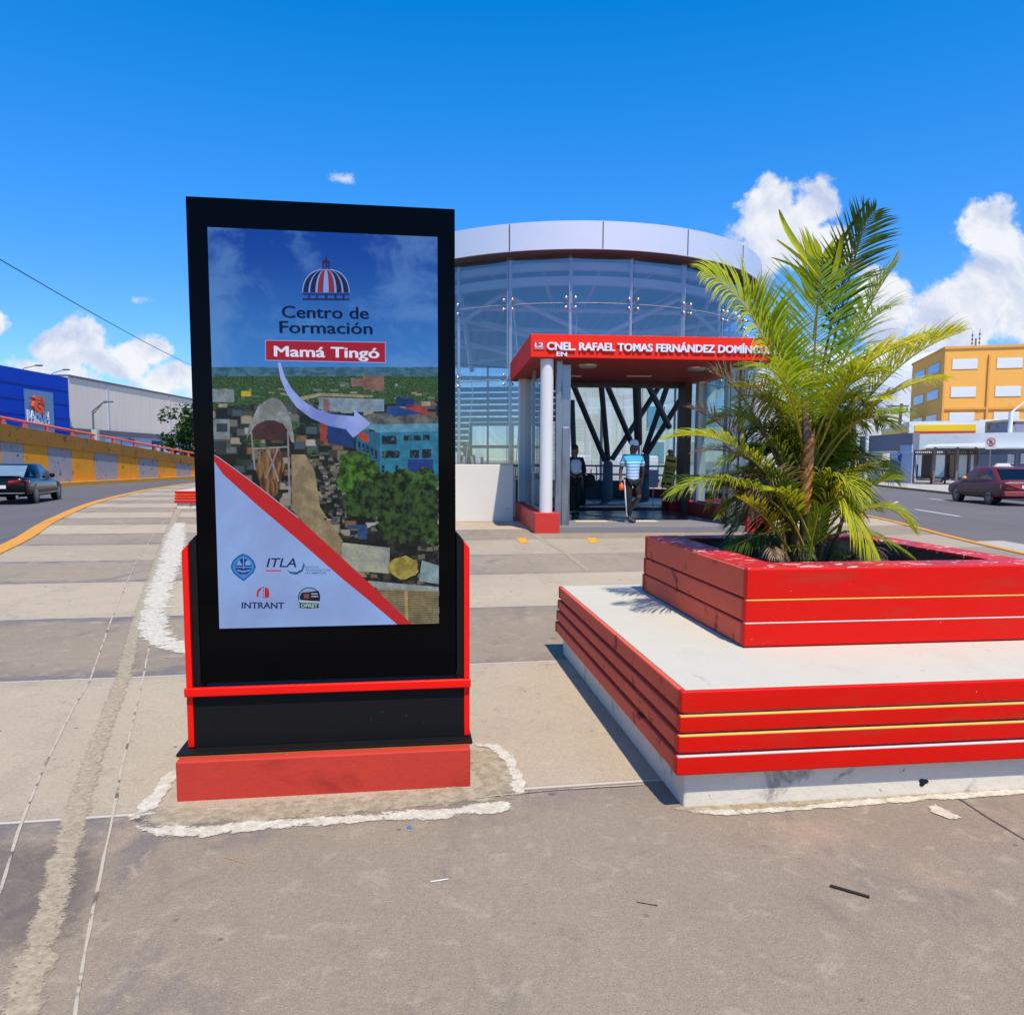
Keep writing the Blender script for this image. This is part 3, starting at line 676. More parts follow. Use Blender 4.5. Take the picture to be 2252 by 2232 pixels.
lay('picture_station_vault', [[(463, 822), (466, 800), (474, 782), (484, 760), (496, 750), (510, 744), (526, 748), (536, 762), (544, 782), (549, 806), (552, 828), (546, 826), (540, 806), (530, 792), (514, 786), (496, 786), (480, 792), (470, 808)]], em((136, 142, 150), col2=(104, 108, 106), vscale=9), 7)
lay('picture_station_vault', [[(470, 822), (472, 806), (482, 793), (498, 787), (514, 787), (530, 793), (540, 806), (545, 824)]], em((66, 38, 40)), 7.5)
lay('picture_platform', [[(488, 842), (524, 838), (534, 870), (520, 925), (500, 940), (480, 880)]], em((128, 98, 62), col2=(70, 44, 34), vscale=22, stretch=(3, 1, .5)), 8)
lay('picture_girders', [[(470, 806), (473, 806), (480, 880), (477, 880)], [(538, 806), (541, 806), (545, 930), (541, 930)], [(477, 838), (541, 834), (541, 837), (477, 841)], [(500, 840), (503, 840), (524, 900), (521, 902)], [(520, 838), (523, 838), (500, 896), (497, 896)]], em((134, 132, 138)), 9)
lay('picture_avenue', [[(546, 850), (572, 850), (590, 880), (600, 950), (640, 1010), (690, 1085), (660, 1085), (600, 1018), (548, 955)]], em((140, 126, 98), col2=(116, 104, 82), vscale=10), 8)
lay('picture_avenue', [[(576, 852), (620, 850), (650, 905), (646, 990), (612, 960), (592, 890)]], CITY('display_street', 40, [(84, 82, 76), (70, 70, 66), (96, 92, 84), (30, 32, 34), (110, 108, 100)], tree=.12), 8)
roofs(26, 600, 640, 862, 975, [(36, 38, 42), (150, 156, 162), (70, 76, 84)], (4, 9), (2.5, 5), 9, 'picture_cars')
lay('picture_college', [[(668, 800), (700, 792), (828, 790), (829, 805), (716, 808), (690, 800)]], em((88, 142, 172)), 9)
lay('picture_college', [[(668, 802), (714, 808), (714, 896), (690, 880), (668, 838)]], em((34, 92, 128)), 9)
lay('picture_college', [[(714, 808), (829, 805), (829, 900), (714, 900)]], em((40, 116, 150)), 9)
lay('picture_college_roof', [[(672, 778), (700, 772), (828, 776), (828, 790), (700, 793)]], em((100, 100, 96), col2=(60, 62, 66), vscale=14), 9)
lay('picture_blue_roof', [[(722, 766), (742, 758), (800, 772), (742, 778)]], em((30, 66, 132)), 10)
lay('picture_red_wall', [[(672, 806), (692, 812), (692, 828), (672, 818)]], em((160, 56, 30)), 10)
wn = [rect(718, 814, 746, 830), rect(718, 842, 752, 856), rect(760, 813, 776, 823), rect(779, 813, 794, 823), rect(797, 812, 811, 822), rect(772, 840, 790, 856), rect(796, 839, 814, 856), rect(718, 870, 723, 884), rect(744, 870, 749, 884)]
wn += [[(672 + 8 * i, 824 + 4 * i), (677 + 8 * i, 826.5 + 4 * i), (677 + 8 * i, 838 + 5 * i), (672 + 8 * i, 835 + 5 * i)] for i in range(5)]
lay('picture_windows', wn, em((14, 26, 38), col2=(60, 84, 96), vscale=60, thr=(.55, .6)), 10.5)
lay('picture_shade_sail', [rect(768, 858, 818, 884)], em((26, 58, 128)), 10.7)
for (nm, c1, c2, cl) in (('picture_tree', (70, 112, 34), (22, 40, 20), [(668, 862, 30, 20), (655, 878, 20, 24), (690, 878, 24, 22), (648, 905, 16, 18)]), ('picture_tree', (52, 78, 36), (10, 18, 14), [(700, 915, 50, 34), (735, 930, 52, 46), (680, 940, 40, 30), (780, 940, 46, 40), (800, 970, 28, 46), (760, 980, 55, 36)]), ('picture_tree', (64, 98, 44), (18, 32, 20), [(760, 900, 34, 22), (800, 905, 28, 30), (815, 1000, 14, 22)])):
    ps = []
    for (x, y, a, b) in cl:
        ps.append([(min(q[0], 828.5), q[1]) for q in ngon(x, y, a, b, 34, jit=.16)])
    for i, p in enumerate(ps):
        mb = MB(); mb.poly([sp_(a, b, 11.2 + i * .08) for a, b in p]); mb.build(nm, em(c1, col2=c2, vscale=30, thr=(.36, .64)), scrn)
lay('picture_lot', [[(640, 1018), (700, 985), (828, 1000), (829, 1110), (730, 1108), (660, 1060)]], CITY('display_lot', 28, [(40, 40, 40), (58, 54, 50), (30, 32, 30), (96, 90, 80), (46, 50, 44)], tree=.3), 11)
lay('picture_pale_roof', [[(642, 1018), (734, 1028), (732, 1078), (660, 1072), (642, 1050)]], em((152, 154, 134), col2=(120, 126, 128), vscale=5), 12)
lay('picture_truck', [rect(652, 984, 690, 992), rect(672, 990, 690, 1012)], em((46, 76, 124)), 12)
lay('picture_thatch', [ngon(760, 1066, 30, 22, 18, jit=.12)], em((120, 108, 46), col2=(150, 138, 70), vscale=24), 12.5)
lay('picture_metal_roof', [[(796, 1052), (829, 1062), (829, 1098), (790, 1092)]], em((132, 156, 164)), 13)
lay('picture_metal_roof', [[(690, 1092), (829, 1104), (829, 1112), (712, 1108)]], em((140, 150, 156)), 13)
lay('picture_corrugated_roof', [[(706, 1106), (829, 1112), (829, 1176), (770, 1178)]], em((146, 134, 100)), 13)
lay('picture_corrugation', [[(712 + 3.2 * i, 1111 + 3.6 * i), (829, 1114 + 3.4 * i), (829, 1115.4 + 3.4 * i), (713.4 + 3.2 * i, 1112.6 + 3.6 * i)] for i in range(18)], em((70, 64, 50)), 13.5)
lay('picture_roof_ridge', [[(762, 1112), (768, 1112), (770, 1176), (764, 1176)]], em((170, 150, 96)), 14)
GRAIN = 0; C_.clear()
# white corner with the red diagonal
lay('white_corner', [[(404, 858), (420, 882), (480, 938), (560, 1010), (640, 1082), (700, 1136), (752, 1180), (414, 1187)]], em((134, 166, 220), col2=(126, 146, 196), vscale=1.6, thr=(.35, .65)), 15)
lay('red_diagonal', [[(404, 852), (414, 858), (480, 908), (560, 972), (640, 1046), (700, 1102), (776, 1177.5), (748, 1178.5), (700, 1136), (640, 1086), (560, 1014), (480, 944), (420, 888), (404, 864)]], em((176, 34, 38)), 16)
lay('white_piping', [[(404, 851), (414, 856.5), (480, 906.5), (560, 970.5), (560, 972), (480, 908), (414, 858), (404, 852.5)]], em((170, 170, 200)), 16.5)
# arrow
cen = [(523, 678), (530, 706), (543, 732), (562, 755), (588, 773), (620, 785), (663, 791)]
wd = [2.5, 4.5, 6.5, 8.5, 10, 11.5, 13.5]
L_, R_ = [], []
for i, (x, y) in enumerate(cen):
    a = cen[max(i - 1, 0)]; b = cen[min(i + 1, len(cen) - 1)]; t = Vector((b[0] - a[0], b[1] - a[1])).normalized(); n = Vector((-t.y, t.x))
    L_.append((x + n.x * wd[i], y + n.y * wd[i])); R_.append((x - n.x * wd[i], y - n.y * wd[i]))
ap = L_ + [(663, 818), (697, 791), (664, 765)] + R_[::-1]
mb = MB(); mb.poly([sp_(x, y, 16) for x, y in ap]); bmesh.ops.triangulate(mb.bm, faces=mb.bm.faces[:]); mb.build('arrow', em((140, 158, 220), col2=(104, 122, 190), vscale=2.2), scrn)
# banner and titles
lay('banner_border', [[(497.5, 636.5), (724.8, 639.5), (724.8, 678), (497.8, 674.5)]], em((150, 160, 210)), 16)
lay('banner', [[(498.6, 637.6), (723.8, 640.6), (723.8, 676.8), (498.9, 673.4)]], em((150, 22, 34)), 17)
def stext(name, s, x0, x1, yb, h, col, off=.0, L=18, align='LEFT', shear=0, spacing=1.0, sl=.0, bold=.0):
    a, b = sp_(x0, yb, L), sp_(x1, yb + sl, L); mb = MB()
    X = (b - a).normalized(); Z = Vector((0, 0, 1)); Z = (Z - X * Z.dot(X)).normalized(); Yv = X.cross(Z)
    Mt = Matrix((( X.x, Z.x, -Yv.x, a.x), (X.y, Z.y, -Yv.y, a.y), (X.z, Z.z, -Yv.z, a.z), (0, 0, 0, 1)))
    hh = h / 740 * (ST - SB)
    text_bm(mb, s, Mt, width=(b - a).length, height=hh, off=off, ext=.0003, shear=shear, spacing=spacing, bold=bold)
    return mb.build(name, em(col), scrn)
NAVY = (8, 12, 50)
stext('lettering', 'Centro de', 529, 692, 595.5, 23, NAVY, .0, sl=1.5, bold=.022)
stext('lettering', 'Formación', 525, 699, 623.5, 23, NAVY, .0, sl=1.5, bold=.022)
stext('lettering', 'Mamá Tingó', 515, 712, 666.5, 20, (206, 210, 236), .0, sl=2.5, bold=.028)
# domed emblem
cx = 611
def rib(a, b, top, base, k=.55):
    P = []
    for i in range(11):
        s = i / 10; ang = s * pi / 2
        P.append((cx + a * sin(ang) ** .8, top + (base - top) * (1 - cos(ang))))
    Q = []
    for i in range(11):
        s = i / 10; ang = s * pi / 2
        Q.append((cx + b * sin(ang) ** .8, top + (base - top) * (1 - cos(ang))))
    return P + Q[::-1]
ribs = [rib(a, b, 508, 549) for a, b in ((-43, -33), (-30, -20), (-16, -5), (5, 16), (20, 30), (33, 43))]
lay('emblem_dome_glow', [rib(-45, 45, 506, 549)], em((120, 146, 206)), 17)
dm = [ribs[0], ribs[1], ribs[4], ribs[5], rect(568, 551, 655, 553.5), rect(567, 560, 655, 563)]
lay('emblem_dome', dm, em((30, 30, 64)), 18)
lay('emblem_dome_red', [ribs[2], ribs[3]], em((120, 44, 58)), 18)
lay('emblem_dome', [rect(577, 553.5, 581, 560), rect(592, 553.5, 596, 560), rect(609, 553.5, 614, 560), rect(627, 553.5, 631, 560), rect(642, 553.5, 646, 560), rect(604, 496, 607, 507), rect(609.5, 496, 612.5, 507), rect(615, 496, 618, 507), ngon(611, 496, 8, 7, 14, pi, 2 * pi), rect(609.5, 484, 612.5, 490)], em((44, 34, 66)), 18)
# partner marks in the white corner
shp = [(457, 1040), (468, 1045), (477, 1054), (481, 1066), (476, 1078), (467, 1086), (458, 1094), (449, 1087), (439, 1078), (434, 1066), (438, 1054), (447, 1045)]
lay('crest_outer', [shp], em((24, 84, 160)), 16)
sc_ = lambda k: [(458 + (x - 458) * k, 1067 + (y - 1067) * k) for x, y in shp]
lay('crest_ring', [sc_(.86)], em((58, 122, 190)), 16.7); lay('crest_field', [sc_(.68)], em((14, 50, 118)), 17.4)
lay('crest_marks', [rect(457.2, 1046, 458.8, 1070), rect(442, 1066, 474, 1067.5), [(444, 1063), (450, 1052), (456, 1063)], [(461, 1063), (461, 1057), (466, 1052), (471, 1057), (471, 1063)], [(446, 1071), (458, 1074), (470, 1071), (470, 1073.5), (458, 1077), (446, 1073.5)], [(452, 1078), (458, 1082), (464, 1078), (458, 1085)]], em((110, 150, 214)), 18)
stext('lettering', 'ITLA', 500, 556, 1066, 18, (18, 34, 78), .012, shear=.22)
lay('lettering_swoosh', [[(538, 1071), (545, 1075), (556, 1076), (566, 1070), (569, 1060), (567, 1054), (572, 1062), (568, 1074), (556, 1081), (544, 1078)]], em((40, 74, 130)), 18)
lay('lettering_underline', [rect(498.5, 1072, 528, 1074.4)], em((190, 30, 44)), 18)
for i, s in enumerate(('INSTITUTO', 'TECNOLÓGICO DE', 'LAS AMÉRICAS')):
    stext('lettering', s, 572, (598, 620, 612)[i], 1068 + 5.6 * i, 3.9, (40, 66, 120), .01)
stext('lettering', 'INTRANT', 455, 533, 1147, 12.5, (26, 50, 86), .01, bold=.02)
lay('road_mark_emblem', [[(482, 1124), (483, 1112), (489, 1106), (492, 1105), (491, 1110), (487, 1114), (485, 1125)], [(497, 1105), (504, 1108), (506, 1116), (505, 1125), (500, 1127), (497, 1127)]], em((170, 40, 40)), 18)
lay('road_mark_emblem', [rect(493.6, 1105 + 6 * i, 495.4, 1108 + 6 * i) for i in range(4)], em((40, 50, 90)), 18)
lay('train_badge', [ngon(580, 1126, 21, 21, 26)], em((22, 70, 40)), 16); lay('train_badge', [ngon(580, 1126, 19, 19, 26)], em((120, 150, 190)), 16.6)
lay('train_badge', [[(562, 1124), (566, 1116), (598, 1112), (601, 1122), (599, 1132), (564, 1132)]], em((22, 26, 32)), 17.3); lay('train_badge', [[(570, 1119), (580, 1117), (580, 1127), (570, 1127)]], em((130, 60, 70)), 18)
lay('train_badge', [[(561, 1130), (600, 1133), (600, 1136), (561, 1134)], rect(584, 1117, 596, 1119), rect(584, 1122, 597, 1124)], em((160, 170, 200)), 18)
lay('train_badge_plate', [rect(562, 1136, 598, 1146)], em((20, 60, 40)), 17); stext('lettering', 'OPRET', 564.5, 596, 1144.2, 6.6, (170, 190, 190), .02, L=18.4)

# ================================================================== litter on the pavement
m_stick = M('black_stick', (34, 28, 26), .7, var=.1)
p, q = gp(1826, 1950), gp(1912, 1975)
o = MB().tube([p + Vector((0, 0, .0055)), p.lerp(q, .5) + Vector((0, 0, .0055)), q + Vector((0, 0, .0055))], .0052, 8).build('stick', m_stick); tag(o, 'short straight black stick lying on the foreground pavement', 'stick')
p, q = gp(947, 1940), gp(986, 1934)
o = MB().tube([p + Vector((0, 0, .003)), q + Vector((0, 0, .003))], .0022, 6).build('drinking_straw', M('white_plastic', (235, 232, 225), .5)); tag(o, 'white plastic straw piece on the pavement before the kiosk', 'straw')
p = gp(900, 1820)
o = MB().lathe([(.0, 0), (.009, 0), (.0085, .006), (0, .0065)], p, 14).build('bottle_cap', M('blue_plastic', (20, 130, 200), .4)); tag(o, 'tiny blue bottle cap below the kiosk plinth', 'bottle cap')
p, q = gp(495, 1886), gp(542, 1900)
o = MB().tube([p + Vector((0, 0, .002)), q + Vector((0, 0, .002))], .0016, 6).build('dry_stem', M('dry_stem_tan', (190, 140, 90), .8)); tag(o, 'thin tan dry stem on the pavement left of the kiosk front', 'stem')
p, q = gp(1400, 1984), gp(1446, 1992)
o = MB().tube([p + Vector((0, 0, .002)), q + Vector((0, 0, .002))], .0016, 6).build('dry_stem', m_stick); tag(o, 'thin dark twig on the pavement between kiosk and black stick', 'twig')
# ================================================================== metro station entrance
SA = .09; SO = Vector((.471, 15.933, 0)); SE1 = Vector((cos(SA), sin(SA), 0)); SE2 = Vector((-sin(SA), cos(SA), 0))
def sl(p): d = Vector(p) - SO; return Vector((d.dot(SE1), d.dot(SE2), d.z))      # world -> station plan
station = thing('station_entrance', 'glass drum metro station entrance with white fascia and red canopy', 'station', SO, SA)
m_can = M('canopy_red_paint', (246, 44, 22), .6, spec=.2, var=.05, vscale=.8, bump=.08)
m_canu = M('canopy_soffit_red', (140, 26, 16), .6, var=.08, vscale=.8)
m_lett = M('sign_letters_white', (232, 234, 236), .4, var=.03)
m_colm = M('column_white_paint', (226, 222, 214), .6, var=.06, vscale=2, fleck=((150, 140, 132), 3.0, .70, .06))
m_redb = M('red_plinth_paint', (208, 48, 34), .6, var=.1, vscale=2, bump=.3, fleck=((230, 214, 205), 9, .76, .01))
m_ss = M('stainless_steel_worn', (158, 158, 158), .38, .85, var=.2, vscale=2.2, stretch=(4, 4, .4), dirt=((90, 88, 86), 2, .5, .2))
m_step = M('step_concrete', (132, 126, 122), .85, var=.15, vscale=1.5, bump=.3)
m_tile = M('dark_floor_tile', (52, 52, 56), .28, var=.2, vscale=1.2)
m_strip = M('tactile_strip', (226, 206, 168), .7, var=.1)
m_wallw = M('white_parapet_plaster', (230, 222, 206), .85, var=.06, vscale=1.2, bump=.3, dirt=((120, 112, 104), 5, .68, .05))
m_alu = M('aluminium_fascia', (222, 226, 232), .40, .25, var=.03, vscale=.6, dirt=((180, 176, 172), 1.6, .62, .16))
m_joint = M('dark_joint', (64, 66, 70), .7)
m_steelw = M('pale_steel_paint', (206, 214, 220), .6, var=.05); m_rod = M('transom_grey', (150, 160, 168), .5, var=.05)
m_steeld = M('dark_steel_paint', (74, 84, 90), .5, var=.08)
m_glass = GLASS('curtain_wall_glass', (.66, .70, .71), 1.0, .19)
m_gl2 = GLASS('door_side_glass', (.70, .84, .84), 1.0, .07)
m_louv = M('louver_grey', (50, 54, 60), .6)
m_roofin = M('corrugated_ceiling', (150, 160, 170), .6)
m_chrome = M('fitting_chrome', (226, 228, 230), .25, .8)
CU0, CU1, CZ0, CZ1, CD = -.11, 5.14, 3.586, 4.053, 4.75
can = MB().box(CU0, CU1, .0, CD, CZ0, CZ1).build('canopy', m_can, station, bevel=.01)
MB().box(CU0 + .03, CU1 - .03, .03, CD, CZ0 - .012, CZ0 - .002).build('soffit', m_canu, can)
# raised lettering on the canopy front
Mf = Matrix(((1, 0, 0, 0), (0, 0, -1, -.001), (0, 1, 0, 0), (0, 0, 0, 1)))
def ctext(s, u0, u1, z, h, off=.0):
    mb = MB(); Mt = Matrix.Translation((u0, 0, z)) @ Mf
    text_bm(mb, s, Mt, width=u1 - u0, height=h, off=.01, ext=.035, bold=off)
    return mb.build('sign_lettering', m_lett, can)
def cu_(x):                                       # plan coordinate along the canopy front at a photograph column
    d = ray(x, 760); n = SE2; t = (SO.dot(n)) / (d.dot(n)); p = d * t; return sl((p.x, p.y, 0)).x
uA, uB, uC = cu_(1203), cu_(1714), cu_(1175)
ctext('CNEL. RAFAEL TOMAS FERNÁNDEZ DOMÍNGUEZ', uA, CU1 - .06, 3.735, .158, .035)
ctext('EN', cu_(1224), cu_(1246), 3.612, .085, .03)
MB().box(uC - .01, cu_(1198), -.012, .001, 3.73, 3.93).build('line_plate', M('line_plate_red', (220, 60, 56), .4), can)
mb = MB(); text_bm(mb, 'L2', Matrix.Translation((uC + .01, -.013, 3.79)) @ Mf, width=.17, height=.085, off=.02, ext=.01); mb.build('sign_lettering', m_lett, can)
MB().box(uC + .01, uC + .18, -.02, -.012, 3.755, 3.765).build('line_plate_rule', m_lett, can)
for (u, v) in ((1.25, 1.0), (3.75, 1.2)):
    MB().lathe([(.001, 0), (.17, 0), (.20, .03), (.21, .055)], (u, v, CZ0 - .07), 20).build('ceiling_lamp', M('lamp_metal', (180, 178, 170), .35, .6), can)
for (u, v) in ((2.9, 3.0), (1.2, 3.2)):
    MB().box(u - .3, u + .3, v - .08, v + .08, CZ0 - .03, CZ0 - .012).build('ceiling_panel_lamp', M('diffuser_white', (220, 216, 210), .5), can)
# plinths, columns, steel door leaves and side glazing, both sides
for s in (0, 1):
    def X(a, b): return (a, b) if not s else (5.05 - b, 5.05 - a)
    a, b = X(.0, .52); MB().box(a, b, -.0, .42, -.02, .424).build('plinth', m_redb, station, bevel=.012)
    a, b = X(.0, .40); MB().box(a, b, .42, 4.35, -.02, .424).build('plinth', m_redb, station, bevel=.012)
    c = .255 if not s else 5.05 - .255
    MB().lathe([(.135, .424), (.135, CZ0 - .012)], (c, .21, 0), 28).build('column', m_colm, station)
    a, b = X(.47, .60); MB().box(a, b, .34, .47, .0, CZ0 - .012).build('door_post', m_ss, station, bevel=.006)
    a, b = X(.60, .79); mb = MB(); mb.box(a, b, .42, .50, .02, 3.5); mb.box(a + .02, b - .02, .40, .42, .05, 2.2); mb.build('door_leaf', m_ss, station, bevel=.006)
    a, b = X(.22, .235); MB().box(a, b, .50, 4.0, .47, 3.5).build('side_glazing', m_gl2, station)
    a, b = X(.19, .27); mb = MB(); mb.box(a, b, .42, 4.15, .426, .475); mb.box(a, b, .44, .50, .475, CZ0 - .012); mb.box(a, b, 2.2, 2.24, .475, CZ0 - .012); mb.build('glazing_frame', m_ss, station)
    a, b = X(.06, .30); MB().box(a, b, 4.02, 4.26, .426, CZ0 - .012).build('column', m_colm, station, bevel=.01)
# floor: step, threshold strip, dark hall
MB().box(.50, 4.55, .06, 1.9, -.05, .132).build('step', m_step, station, bevel=.01)
MB().box(.40, 4.65, 1.9, 5.0, -.05, .130).build('hall_floor', m_tile, station)
MB().box(1.1, 3.0, 1.30, 1.72, .132, .1365).build('threshold_strip', m_strip, station)
# drum
DC = sl((1.77, 26.09, 0)); RF, RG = 6.09, 5.74
def ring(r, z0, z1, a0, a1, n, t=.06, name='ring', mat=None, parent=station, smooth=True):
    mb = MB(); rows = []
    for k in range(n + 1):
        a = a0 + (a1 - a0) * k / n; c, s_ = sin(a), -cos(a)
        P = lambda rr, z: (DC.x + rr * c, DC.y + rr * s_, z)
        rows.append([P(r, z0), P(r, z1), P(r - t, z1), P(r - t, z0)])
    V = mb.grid(rows, smooth, closed=True)
    o = mb.build(name, mat, parent)
    for p in o.data.polygons: p.use_smooth = True
    md = o.modifiers.new('split', 'EDGE_SPLIT'); md.split_angle = R(40)
    return o
fas = ring(RF, 6.80, 7.49, 0, 2 * pi, 120, .30, 'fascia', m_alu)
for k in range(-6, 7):
    a = R(-21.0 + 26.6) * 0 + R(-.6 + 22.4 * k); c, s_ = sin(a), -cos(a); rr = RF + .002
    MB().box(-.012, .012, -.006, .006, 6.82, 7.475, Matrix.Translation((DC.x + rr * c, DC.y + rr * s_, 0)) @ Matrix.Rotation(a, 4, 'Z')).build('panel_joint', m_joint, fas)
ring(RF - .06, 6.74, 6.80, 0, 2 * pi, 96, .3, 'fascia_lip', m_joint)
mb = MB(); mb.lathe([(.01, 7.44), (RF - .25, 7.38)], (DC.x, DC.y, 0), 64); mb.build('roof', m_roofin, station)
ring(5.5, 6.45, 6.62, 0, 2 * pi, 72, .2, 'ring_beam', m_steelw)
ring(5.3, 6.1, 6.32, 0, 2 * pi, 72, .16, 'ring_beam', m_steelw)
def dp(a, r, z): return Vector((DC.x + r * sin(a), DC.y - r * cos(a), z))
# corrugated ceiling planes under trusses, tilting to the back
mb = MB()
rows = []
for i in range(61):
    x = -4.9 + 9.8 * i / 60; zz = .05 * (1 if (i % 2) else -1)
    rows.append([(DC.x + x, DC.y - 3.2, 6.0 + zz), (DC.x + x, DC.y + 3.6, 5.05 + zz)])
mb.grid(rows, smooth=False); mb.build('corrugated_ceiling', m_roofin, station)
mb = MB()
for (a, b) in (((-4.4, -3.6, 5.75), (4.4, -3.6, 5.75)), ((-5, -2.6, 5.35), (5, -2.6, 5.35)), ((-4.6, -3.4, 5.7), (0, -2.2, 4.9)), ((4.6, -3.4, 5.7), (0, -2.2, 4.9)), ((-5, -2, 4.9), (5, -2, 4.9)), ((-3, -3, 5.5), (3.4, -1, 4.5)), ((3, -3, 5.5), (-3.4, -1, 4.5)), ((-5.2, 0, 4.6), (5.2, 0, 4.6)), ((-4.8, 2, 4.4), (4.8, 2, 4.4)), ((-4.6, -3.2, 4.7), (-2.4, -3.9, 6.1)), ((-2.4, -3.9, 6.1), (.2, -4.1, 4.9)), ((.2, -4.1, 4.9), (2.6, -3.9, 6.1)), ((2.6, -3.9, 6.1), (4.6, -3.2, 4.7)), ((-5, -1, 5.6), (-1.4, -3, 4.4)), ((5, -1, 5.6), (1.4, -3, 4.4)), ((-3.6, -3.6, 6.2), (-3.2, -2.0, 4.2)), ((3.6, -3.6, 6.2), (3.2, -2.0, 4.2))):
    mb.tube([(DC.x + a[0], DC.y + a[1], a[2]), (DC.x + b[0], DC.y + b[1], b[2])], .075, 8)
mb.build('roof_truss', m_steelw, station)
mb = MB()
for k in range(-5, 6):
    a = R(16.4 * k + .4); mb.tube([dp(a, 5.45, 6.6), dp(a, 4.2, 6.15), dp(a, 2.4, 5.9)], .05, 6)
mb.build('radial_rafter', m_steelw, station)
# curtain wall: panes between mullions, spider fittings, tie rods
ANG = [R(-8 + 16.4 * k) for k in range(-11, 11)]
ZR = [.5, 1.55, 3.62, 5.55, 6.78]
panes = MB()
for a0 in ANG:
    a1 = a0 + R(16.36); mid = (a0 + a1) / 2
    for z0, z1 in zip(ZR, ZR[1:]):
        if z1 < 4 and R(-14) < mid < R(20): continue            # the doorway
        g = .006; A, B = dp(a0 + g / RG, RG, z0 + g), dp(a1 - g / RG, RG, z0 + g)
        panes.poly([A, B, B + Vector((0, 0, z1 - z0 - 2 * g)), A + Vector((0, 0, z1 - z0 - 2 * g))])
panes.build('curtain_wall', m_glass, station)
for a in ANG:
    da = (a + pi) % (2 * pi) - pi
    low = 4.05 if R(-12) < da < R(30) else .4
    mb = MB(); mb.tube([dp(a, RG - .16, low), dp(a, RG - .16, 6.75)], .045, 8)
    mb.tube([dp(a - .006, RG - .03, low), dp(a - .006, RG - .03, 6.75)], .014, 6)
    mu = mb.build('mullion', m_steelw, station)
    if abs(da) < R(75):
        for z in ((3.62, 5.55) if low < 3 else (5.55,)):
            mb = MB()
            for sx in (-1, 1):
                for sz in (-1, 1):
                    p0 = dp(a, RG - .15, z); p1 = dp(a + sx * .021, RG + .03, z + sz * .12)
                    mb.tube([p0, p1], .014, 6); mb.lathe([(0.0, -.035), (.034, -.03), (.036, .03), (.0, .04)], p1, 10)
            mb.build('spider_fitting', m_chrome, mu)
        mb = MB(); mb.tube([dp(a + .02, RG - .2, low + .2), dp(a + .034, RG - .55, (low + 5.55) / 2 + .4), dp(a + .012, RG - .2, 5.5)], .012, 5); mb.build('tie_rod', m_steelw, mu)
mb = MB()
for z in (5.55,):
    mb.tube([dp(R(-100 + 4 * k), RG - .03, z) for k in range(51)], .012, 6)
mb.tube([dp(R(-100 + 4 * k), RG - .02, 3.62) for k in range(22)], .014, 6); mb.tube([dp(R(22 + 4 * k), RG - .02, 3.62) for k in range(20)], .014, 6)
mb.build('transom', m_rod, station)
# front parapet, left of the doorway, and hall floor in the drum
MB().lathe([(.01, .09), (RG - .08, .09), (RG - .08, .126), (.01, .127)], (DC.x, DC.y, 0), 48).build('drum_floor', m_tile, station)
mb = MB(); mb.box(sl((.03, 19.15, 0)).x - 5.2, sl((.03, 19.15, 0)).x, sl((.03, 19.15, 0)).y, sl((.03, 19.15, 0)).y + .28, -.02, 1.40)
par = mb.build('parapet_wall', m_wallw, station, bevel=.015)
ring(RG + .05, -.05, .42, R(20), R(160), 60, .3, 'drum_kerb', m_redb)
ring(RG + .05, -.05, 1.0, R(-160), R(-22), 60, .3, 'drum_kerb', m_wallw)
# louvred screen wall inside at the left, with openings
lw0 = sl(at(1000, 900, 23.4)); lw1 = sl(at(1140, 900, 23.0)); ld = (lw1 - lw0); lL = ld.length + 1.2; la = math.atan2(ld.y, ld.x)
LM = Matrix.Translation((lw0.x, lw0.y, 0)) @ Matrix.Rotation(la, 4, 'Z') @ Matrix.Translation((-.9, 0, 0))
mb = MB()
for i in range(11):
    z = 1.75 + .178 * i
    mb.box(0, lL + .9, -.02, .05, z, z + .128, LM) if z > 2.5 else mb.box(0, 1.35, -.02, .05, z, z + .128, LM)
mb.build('louver_screen', m_louv, station)
mb = MB()
for (a, b, z0, z1) in ((1.35, 1.43, .1, 2.6), (2.55, 2.7, .1, 2.6), (1.35, 3.4, 1.86, 1.95), (1.35, 3.4, 2.52, 2.62), (1.35, 3.4, 1.32, 1.40), (-.2, 3.4, .1, .9)):
    mb.box(a, b, -.03, .06, z0, z1, LM)
mb.build('screen_frame', M('screen_frame_dark', (44, 48, 54), .5), station)
# dark raking columns inside
nodeA, nodeB = (1336, 1014), (1418, 1000)
rk = MB()
def rk_(p, q, Y0, Y1, r=.085):
    rk.tube([sl(at(*p, Y0)), sl(at(*q, Y1))], r, 10)
for p, q, a, b in (((1262, 850), (1330, 1012), 26, 28), ((1322, 845), (1337, 1012), 27, 28), ((1334, 845), (1388, 972), 26, 27.2), ((1400, 840), (1404, 975), 25, 26.5), ((1455, 842), (1346, 1010), 29, 28), ((1424, 845), (1472, 940), 25, 26), ((1469, 845), (1417, 995), 28, 29), ((1496, 880), (1421, 1000), 28, 29), ((1258, 880), (1263, 1020), 29, 29)):
    rk_(p, q, a, b, .10 if p[0] != 1400 else .14)
rk.build('raking_columns', m_steeld, station)
for q, Y in (((1337, 1020), 28), ((1418, 1004), 29)):
    p = sl(at(*q, Y)); MB().lathe([(.20, .12), (.18, p.z), (.12, p.z + .1)], (p.x, p.y, 0), 14).build('column_footing', M('footing_grey', (104, 108, 112), .7), station)
